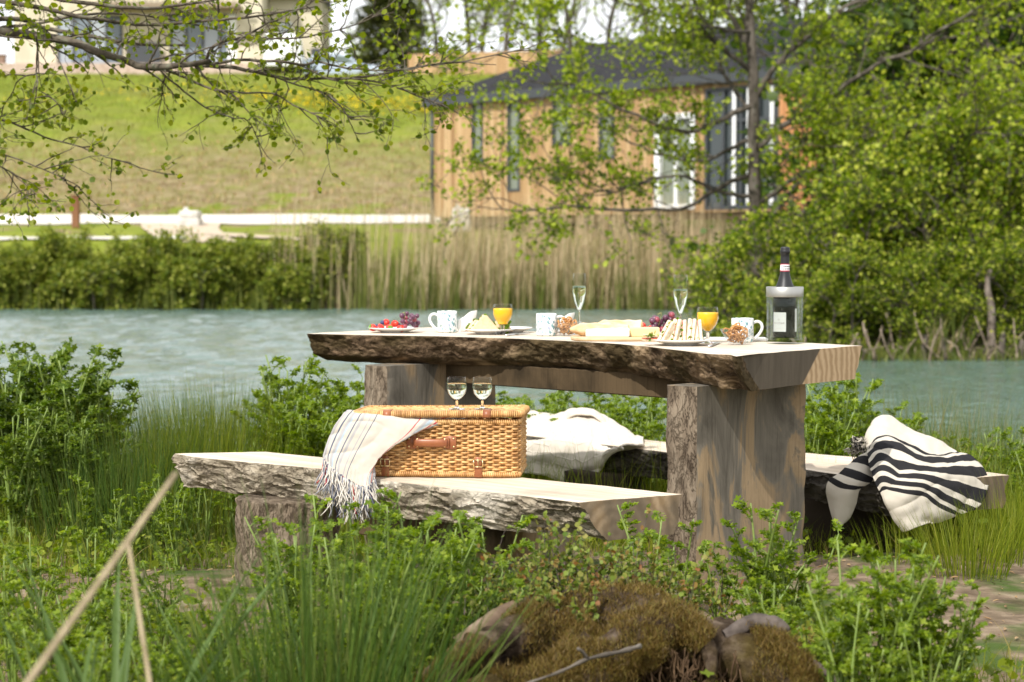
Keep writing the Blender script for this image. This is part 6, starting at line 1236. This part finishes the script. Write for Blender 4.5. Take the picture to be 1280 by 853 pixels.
mb = MB(); box(mb, (LW_ / 2, .15, -.09), (LW_, .1, .18)); mb.build('floor_beam', M('beam_pale', (.35, .26, .17), .8), cab, smooth=False)
# deck off the gable with glass balustrade
dk = MB(); box(dk, (LW_ + 1.5, 3.6, -.02), (3., 7.4, .12)); box(dk, (LW_ + 3.02, 3.6, -.14), (.05, 7.4, .34)); d_o = dk.build('deck', cladding('deck_boards', ((.36, .17, .08), (.42, .21, .10), (.48, .26, .13))), cab, smooth=False)
mb = MB()
for y_ in np.linspace(0, 7.2, 7): box(mb, (LW_ + 2.95, y_, .55), (.06, .06, 1.1))
for x_ in (LW_ + .1, LW_ + 1.5): box(mb, (x_, -.05, .55), (.06, .06, 1.1))
mb.build('rail_post', DGREY, d_o, smooth=False); mb = MB(); box(mb, (LW_ + 2.95, 3.6, .55), (.012, 7.2, .9)); mb.build('balustrade_glass', M('bal_glass', (.9, 1, .95), 0, Transmission_Weight=1., IOR=1.1), d_o, smooth=False)
mb = MB()
for x_, y_ in ((LW_ + 2.8, .2), (LW_ + 2.8, 3.5), (LW_ + 2.8, 7.)): box(mb, (x_, y_, -1.), (.14, .14, 1.9))
mb.build('deck_post', M('deck_post_dark', (.06, .045, .03), .8), d_o, smooth=False)
def cabw(x, y, z): c_, s_ = math.cos(ca), math.sin(ca); return (L0[0] + c_ * x - s_ * y, L0[1] + s_ * x + c_ * y, zb + z)
# things on the deck
pw = cabw(LW_ + 1.6, 5.4, .04); root = empty('garden_parasol', pw, 0, 'closed pale grey parasol standing on the cabin deck', 'parasol'); mb = MB(); lathe(mb, [(.02, .75), (.16, .8), (.19, 1.1), (.15, 1.8), (.06, 2.5), (.01, 2.6)], 20, wob=lambda z, a: 1 + .16 * np.sin(a * 8)); mb.build('canopy', M('parasol_cloth', (.56, .55, .51), .9), root)
mb = MB(); tube(mb, [(0, 0, 0), (0, 0, 2.65)], .025, 8); mb.build('pole', DGREY, root); mb = MB(); lathe(mb, [(.01, 0), (.28, 0), (.28, .05), (.05, .09), (.01, .09)], 20); mb.build('base', DGREY, root)
pw = cabw(LW_ + 1.2, .5, .04); root = empty('garden_chair', pw, ca + .5, 'white curved garden chair on the deck beside the white framed door', 'chair'); mb = MB(); G_ = [[(x_, y_ * (1 - .1 * k), z_) for y_ in (-.3, -.15, 0, .15, .3)] for k, (x_, z_) in enumerate(((.32, .42), (.1, .38), (-.15, .42), (-.3, .75), (-.36, 1.05)))]; grid_surf(mb, np.array(G_, float), 16, 20); o = mb.build('seat', WPT, root); o.modifiers.new('s', 'SOLIDIFY').thickness = .03
for sx_, sy_ in ((.25, .22), (.25, -.22), (-.18, .22), (-.18, -.22)): mb = MB(); tube(mb, [(sx_ * 1.1, sy_ * 1.1, 0), (sx_ * .8, sy_ * .8, .40)], .018, 6); mb.build('leg', WPT, root)
# meter boxes and post
def cabinet(px, py0, py1, D, w, label, name, rim=True):
    z1 = W(px, py0, D)[2]; b = gp(px, D); h = z1 - b[2]; root = empty(name, b, 0, label, 'stone block'); mb = MB(); box(mb, (0, 0, h * .22), (w * 1.12, .7, h * .5), bev=.03); mb.build('base', CONC, root, smooth=False); mb = MB(); box(mb, (.02, 0, h * .69), (w * .98, .6, h * .46), bev=.05); mb.build('top_block', CONC, root, smooth=False); mb = MB(); ball(mb, (-w * .17, 0, h * .97), w * .14, dis=.2); mb.build('top_stone', CONC, root)
CONC = noisy('pale_limestone', [(.3, (.44, .42, .38)), (.7, (.66, .64, .59))], 5, rough=.9, bs=.5, bd=.03)
cabinet(238, 262, 282, 50.9, .58, 'pale stone block pile standing on the road edge', 'stone_blocks'); cabinet(576, 258, 278, 49.2, .5, 'pale stone block pile at the corner of the cabin', 'stone_blocks')
b = gp(96, 50.2); mb = MB(); box(mb, (0, 0, .42), (.2, .2, .95), bev=.02); box(mb, (0, 0, .91), (.24, .24, .04), bev=.01); o = mb.build('wooden_post', noisy('brown_post', [(.3, (.16, .07, .035)), (.7, (.26, .13, .07))], 4, (1, 1, .2)), loc=b, smooth=False); tag(o, 'short square brown wooden post beside the pale road', 'post')

# ------------------------------------------------------------------ white house, cars, fence on the rise
DH = 97.; CRE_ = noisy('cream_render', [(.4, (.52, .46, .34)), (.6, (.60, .54, .41))], 1.5, rough=.9); zH = W(0, 92, DH)[2]
def hx(px): return (px - CX) / F * DH
hs = empty('cream_house', (hx(180), DH, zH), 0, 'large cream rendered house with dark glazed doors on top of the rise', 'house'); ho_ = hs.location[0]
def bx2(mb, a_, b_, z0, z1, y0, y1, m=0): box(mb, ((hx(a_) + hx(b_)) / 2 - ho_, (y0 + y1) / 2, (z0 + z1) / 2), (hx(b_) - hx(a_), y1 - y0, z1 - z0), m)
zy = lambda py: W(0, py, DH)[2] - zH
mb = MB(); bx2(mb, 22, 75, .4, 6.2, 0, .3); bx2(mb, 75, 157, zy(20), 6.2, .002, .3); bx2(mb, 157, 215, .4, 6.2, 0, .3); bx2(mb, 215, 298, zy(18), 6.2, .002, .3); bx2(mb, 298, 330, .4, 6.2, -.05, .3); bx2(mb, 22, 330, .4, 6.2, 7.7, 8.); bx2(mb, 22, 24, .4, 6.2, .3, 7.7); bx2(mb, 328, 330, .4, 6.2, .3, 7.7)
bx2(mb, 331, 343, .4, 5.0, 2.5, 2.8); bx2(mb, 360, 398, .4, 5.0, 2.5, 2.8); bx2(mb, 343, 360, .4, zy(62), 2.502, 2.8); bx2(mb, 343, 360, zy(20), 5.0, 2.502, 2.8); bx2(mb, 396, 398, .4, 5.0, 2.81, 7.); mb.build('wall', CRE_, hs, smooth=False)
mb = MB(); bx2(mb, 18, 334, 6.2, 6.4, -.6, 8.6); v = [(hx(18) - ho_, -.6, 6.4), (hx(334) - ho_, -.6, 6.4), (hx(334) - ho_, 8.6, 6.4), (hx(18) - ho_, 8.6, 6.4), (hx(18) - ho_, 4, 8.6), (hx(334) - ho_, 4, 8.6)]; mb.add(v, [[0, 1, 5, 4], [2, 3, 4, 5], [1, 2, 5], [3, 0, 4]])
v = [(hx(326) - ho_, 1.9, 4.3), (hx(400) - ho_, 1.9, 4.3), (hx(400) - ho_, 5, 5.9), (hx(326) - ho_, 5, 5.9), (hx(400) - ho_, 7.4, 4.3), (hx(326) - ho_, 7.4, 4.3)]; mb.add(v, [[0, 1, 2, 3], [3, 2, 4, 5], [0, 3, 5], [1, 4, 2]]); mb.build('roof', M('grey_tiles', (.10, .095, .10), .8), hs, smooth=False)
mb = MB(); bx2(mb, 130, 305, zy(14), zy(8), -1.6, 0); mb.build('balcony', M('balcony_slab', (.28, .22, .16), .8), hs, smooth=False)
mb = MB()
for a_ in np.linspace(135, 300, 24): bx2(mb, a_, a_ + .8, zy(8), zy(-14), -1.55, -1.5)
bx2(mb, 130, 305, zy(-14), zy(-16), -1.6, -1.45); mb.build('railing', DGREY, hs, smooth=False)
for (a_, b_, n_) in ((75, 157, 4), (215, 298, 4)):
    t_ = zy(20 if a_ < 100 else 18); mb = MB(); bx2(mb, a_, a_ + 3, .4, t_, -.02, .2); bx2(mb, b_ - 3, b_, .4, t_, -.02, .2); bx2(mb, a_, b_, t_ - .12, t_ + .0, -.021, .2); bx2(mb, a_, b_, .4, .5, -.022, .2)
    for k in range(1, n_): xx = a_ + (b_ - a_) * k / n_; bx2(mb, xx - 1.5, xx + 1.5, .5, t_ - .1, -.01, .15)
    w_o = mb.build('glazed_door', DGREY, hs, smooth=False)
    for k in range(n_): mb = MB(); bx2(mb, a_ + (b_ - a_) * k / n_ + 1.5, a_ + (b_ - a_) * (k + 1) / n_ - 1.5, .5, t_ - .12, .05, .08); mb.build('pane', M('blue_grey_pane', (.16, .19, .22) if k % 2 else (.33, .36, .39), .12), w_o, smooth=False)
mb = MB(); bx2(mb, 287, 298, .5, zy(19), -.06, -.03); mb.build('side_light', WPT, hs, smooth=False)
mb = MB(); bx2(mb, 344, 359, zy(61), zy(21), 2.6, 2.64); w_o = mb.build('window', M('pale_pane', (.45, .50, .55), .1), hs, smooth=False); mb = MB(); bx2(mb, 343.2, 344.8, zy(61), zy(21), 2.48, 2.6); bx2(mb, 358.5, 360, zy(61), zy(21), 2.48, 2.6); bx2(mb, 351, 352, zy(61), zy(21), 2.49, 2.6); mb.build('frame', WPT, w_o, smooth=False)
mb = MB(); bx2(mb, 384, 396, .4, zy(54), 2.42, 2.49); mb.build('door', DGREY, hs, smooth=False)
mb = MB(); bx2(mb, 0, 330, -.6, .4, -1.4, 8.2); mb.build('terrace', noisy('terrace_brick', [(.4, (.42, .31, .25)), (.6, (.52, .41, .34))], 3), hs, smooth=False)
mb = MB(); bx2(mb, 163, 205, .4, 1.6, -.4, -.35); 
mb.build('trellis_screen', DGREY, hs, smooth=False)

def vehicle(loc, rz, L, Wd, prof, glass, mat, label, name, cat, wheel_x, wr=.32):
    root = empty(name, loc, rz, label, cat); n = len(prof); mb = MB(); v = []
    for s_, k in ((-1, 1.), (1, 1.)):
        for x, z in prof: tw = Wd / 2 * (1 - .10 * max(0, (z - .9)) / .8); v.append((x, s_ * tw, z))
    f = [[i, (i + 1) % n, n + (i + 1) % n, n + i] for i in range(n)] + [list(range(n))[::-1], list(range(n, 2 * n))]; mb.add(v, f); o = mb.build('body', mat, root, smooth=False); b_ = o.modifiers.new('b', 'BEVEL'); b_.width = .06; b_.segments = 3
    for q in glass:
        mb = MB()
        for s_ in (-1, 1):
            v = [(x, s_ * (Wd / 2 * (1 - .10 * max(0, (z - .9)) / .8) + .006), z) for x, z in q]; mb.add(v, [list(range(len(q)))[::s_]])
        mb.build('window', PANE, root, smooth=False)
    for x in wheel_x:
        for s_ in (-1, 1):
            mb = MB(); lathe(mb, [(.01, -.1), (wr * .6, -.1), (wr, -.09), (wr, .09), (wr * .6, .1), (.01, .1)], 24, ax=rotm('X', math.pi / 2), c=(x, s_ * (Wd / 2 - .08), wr)); w_o = mb.build('wheel', M('tyre', (.02, .02, .02), .8), root); mb = MB(); lathe(mb, [(.01, -.11), (wr * .58, -.105), (wr * .58, .105), (.01, .11)], 16, ax=rotm('X', math.pi / 2), c=(x, s_ * (Wd / 2 - .07), wr)); mb.build('rim', STEEL, w_o)
    x_e = max(p[0] for p in prof)
    for s_ in (-1, 1): mb = MB(); box(mb, (x_e - .04, s_ * Wd * .36, .72), (.1, .25, .16), bev=.02); mb.build('headlight', M('lamp_glass', (.8, .8, .8), .1), root, smooth=False)
    return root
b = gp(358, 92.6); vehicle(b + [0, 0, -.15], math.pi * .52, 4.6, 1.95, [(-2.3, .35), (-2.3, 1.85), (-2.2, 1.98), (.9, 1.98), (1.5, 1.25), (2.25, 1.0), (2.3, .35)], [[(-.2, 1.15), (-.2, 1.75), (.75, 1.75), (1.2, 1.2)]], M('white_van_paint', (.80, .80, .80), .3), 'white van parked in front of the cream house wing', 'parked_van', 'van', (-1.5, 1.5), .34)
mb = MB(); 
b = gp(424, 93.5); vehicle(b + [0, 0, -.45], .15, 4.2, 1.75, [(-2.1, .3), (-2.15, .8), (-1.9, 1.0), (-1.2, 1.42), (-.3, 1.5), (.5, 1.38), (1.1, .98), (1.95, .85), (2.1, .65), (2.1, .3)], [[(-1.1, 1.0), (-1.0, 1.3), (-.35, 1.40), (-.3, 1.0)], [(-.2, 1.0), (-.22, 1.40), (.4, 1.30), (.85, 1.0)]], M('silver_blue_paint', (.48, .55, .64), .25, Metallic=.4), 'silver blue hatchback parked beside the conifer', 'parked_car', 'car', (-1.3, 1.3))
a_ = gp(512, 91.); b = gp(700, 89.); ln = math.hypot(b[0] - a_[0], b[1] - a_[1]); root = empty('timber_fence', a_, math.atan2(b[1] - a_[1], b[0] - a_[0]), 'orange close boarded timber fence on the rise behind the cabin', 'fence'); mb = MB(); box(mb, (ln / 2, 0, .25), (ln, .05, 1.5)); mb.build('boards', cladding('fence_boards', ((.42, .26, .13), (.50, .32, .17), (.55, .38, .22)), .12), root, smooth=False)
for k in range(6): mb = MB(); box(mb, (ln * k / 5, .08, .25), (.1, .1, 1.6)); mb.build('fence_post', M('fp', (.35, .22, .12), .8), root, smooth=False)
b = gp(5, 96); mb = MB(); box(mb, (0, 0, .4), (.5, .4, 1.6), bev=.03); box(mb, (0, 0, 1.22), (.6, .5, .1), bev=.02); o = mb.build('gate_pillar', noisy('brown_brick', [(.4, (.20, .13, .10)), (.6, (.30, .2, .15))], 5), loc=b, smooth=False); tag(o, 'brown brick pillar at the left end of the house terrace', 'pillar')
# rough grass on the rise
mb = MB(); n = 60000; x = rng.uniform(-32, 9, n); y = rng.uniform(55, 90, n); z_ = gh(x, y); k = rng.random(n) < .35 + .65 * sm(5.5, 8, z_ + smn(x * .3, y * .3)); x, y, z_ = x[k], y[k], z_[k]; b = np.stack([x, y, z_ - .02], 1); blades(mb, b, rng.uniform(.06, .22, len(b)), rng.uniform(.2, .9, len(b)), .035, 2); mb.build('bank_turf_grass', leafmat('slope_blade', [(.14, .13, .05), (.16, .21, .03), (.20, .26, .04), (.24, .25, .08)], .2), kind='stuff')
mb = MB(); n = 4500; x = rng.uniform(-32, 9, n); y = rng.uniform(55, 72, n); b = np.stack([x, y, gh(x, y) - .02], 1); blades(mb, b, rng.uniform(.06, .25, n), rng.uniform(.3, 1., n), .05, 2); mb.build('bank_dry_grass', leafmat('slope_dry', [(.20, .13, .07), (.34, .25, .14), (.50, .40, .26)], .1), kind='stuff')
# dandelions as a yellow drift
mb = MB(); n = 11000; x = rng.uniform(-28, 6, n); y = rng.uniform(77, 89, n); k = rng.random(n) < np.exp(-((y - 82 - 2 * np.sin(x * .3)) / 2.2) ** 2) * (.15 + .85 * sm(-16, -8, x)); x, y = x[k], y[k]; b = np.stack([x, y, gh(x, y) + .15], 1); leaves(mb, b, rnddir(len(b), 0) * [1, 1, .3], rnddir(len(b), 2.), .13, ROUND); mb.build('dandelion_flowers', M('dandelion', (.62, .45, .01), .7), kind='stuff')

# ------------------------------------------------------------------ light, sky, camera
w = bpy.data.worlds.new('World'); sc.world = w; w.use_nodes = True; nt = w.node_tree; sk_ = nt.nodes.new('ShaderNodeTexSky'); sk_.sky_type = 'NISHITA'; sk_.sun_disc = False
EL = math.radians(46); SD = np.array([-.5, -.87]); SD /= np.linalg.norm(SD)   # towards the sun
sk_.sun_elevation = EL; sk_.sun_rotation = math.atan2(SD[0], SD[1]); sk_.air_density = 1.1; sk_.dust_density = 2.5; sk_.ozone_density = 1.
tc = nt.nodes.new('ShaderNodeTexCoord'); mp_ = nt.nodes.new('ShaderNodeMapping'); mp_.inputs['Scale'].default_value = (1, 1, 2.5); nt.links.new(tc.outputs['Generated'], mp_.inputs[0]); cn = nt.nodes.new('ShaderNodeTexNoise'); cn.inputs['Scale'].default_value = 2.2; cn.inputs['Detail'].default_value = 8; nt.links.new(mp_.outputs[0], cn.inputs['Vector'])
cr = nt.nodes.new('ShaderNodeValToRGB'); cr.color_ramp.elements[0].position = .30; cr.color_ramp.elements[0].color = (.5, .5, .5, 1); cr.color_ramp.elements[1].position = .48; cr.color_ramp.elements[1].color = (.92, .92, .92, 1); nt.links.new(cn.outputs['Fac'], cr.inputs[0])
mx_ = nt.nodes.new('ShaderNodeMix'); mx_.data_type = 'RGBA'; nt.links.new(cr.outputs[0], mx_.inputs[0]); nt.links.new(sk_.outputs[0], mx_.inputs[6]); mx_.inputs[7].default_value = (15., 15.2, 15.5, 1)
nt.links.new(mx_.outputs[2], nt.nodes['Background'].inputs[0]); nt.nodes['Background'].inputs[1].default_value = .078
sl = bpy.data.lights.new('sun', 'SUN'); sl.energy = 4.0; sl.angle = math.radians(.7); sl.color = (1, .965, .91); so_ = bpy.data.objects.new('sun', sl); COL.objects.link(so_)
d = Vector((-SD[0] * math.cos(EL), -SD[1] * math.cos(EL), -math.sin(EL))); so_.rotation_euler = d.to_track_quat('-Z', 'Y').to_euler(); so_.location = (0, 0, 30)
cd = bpy.data.cameras.new('camera'); cam = bpy.data.objects.new('camera', cd); COL.objects.link(cam); cam.location = (0, 0, H); cam.rotation_euler = (math.pi / 2 - PITCH, 0, 0)
cd.sensor_width = 36; cd.lens = 36 * F / 1280; cd.clip_end = 3000; cd.clip_start = .05; cd.dof.use_dof = True; cd.dof.focus_distance = 5.9; cd.dof.aperture_fstop = 4.0; cd.dof.aperture_blades = 9
sc.camera = cam; sc.render.resolution_x = 1024; sc.render.resolution_y = 682
sc.view_settings.view_transform = 'Standard'; sc.view_settings.look = 'None'; sc.view_settings.gamma = 1; sc.view_settings.exposure = EXPOSURE; sc.view_settings.use_curve_mapping = False
sc.cycles.max_bounces = 8; sc.cycles.transparent_max_bounces = 8; sc.cycles.transmission_bounces = 10; sc.cycles.caustics_refractive = True; sc.cycles.use_denoising = True; sc.cycles.sample_clamp_indirect = 6
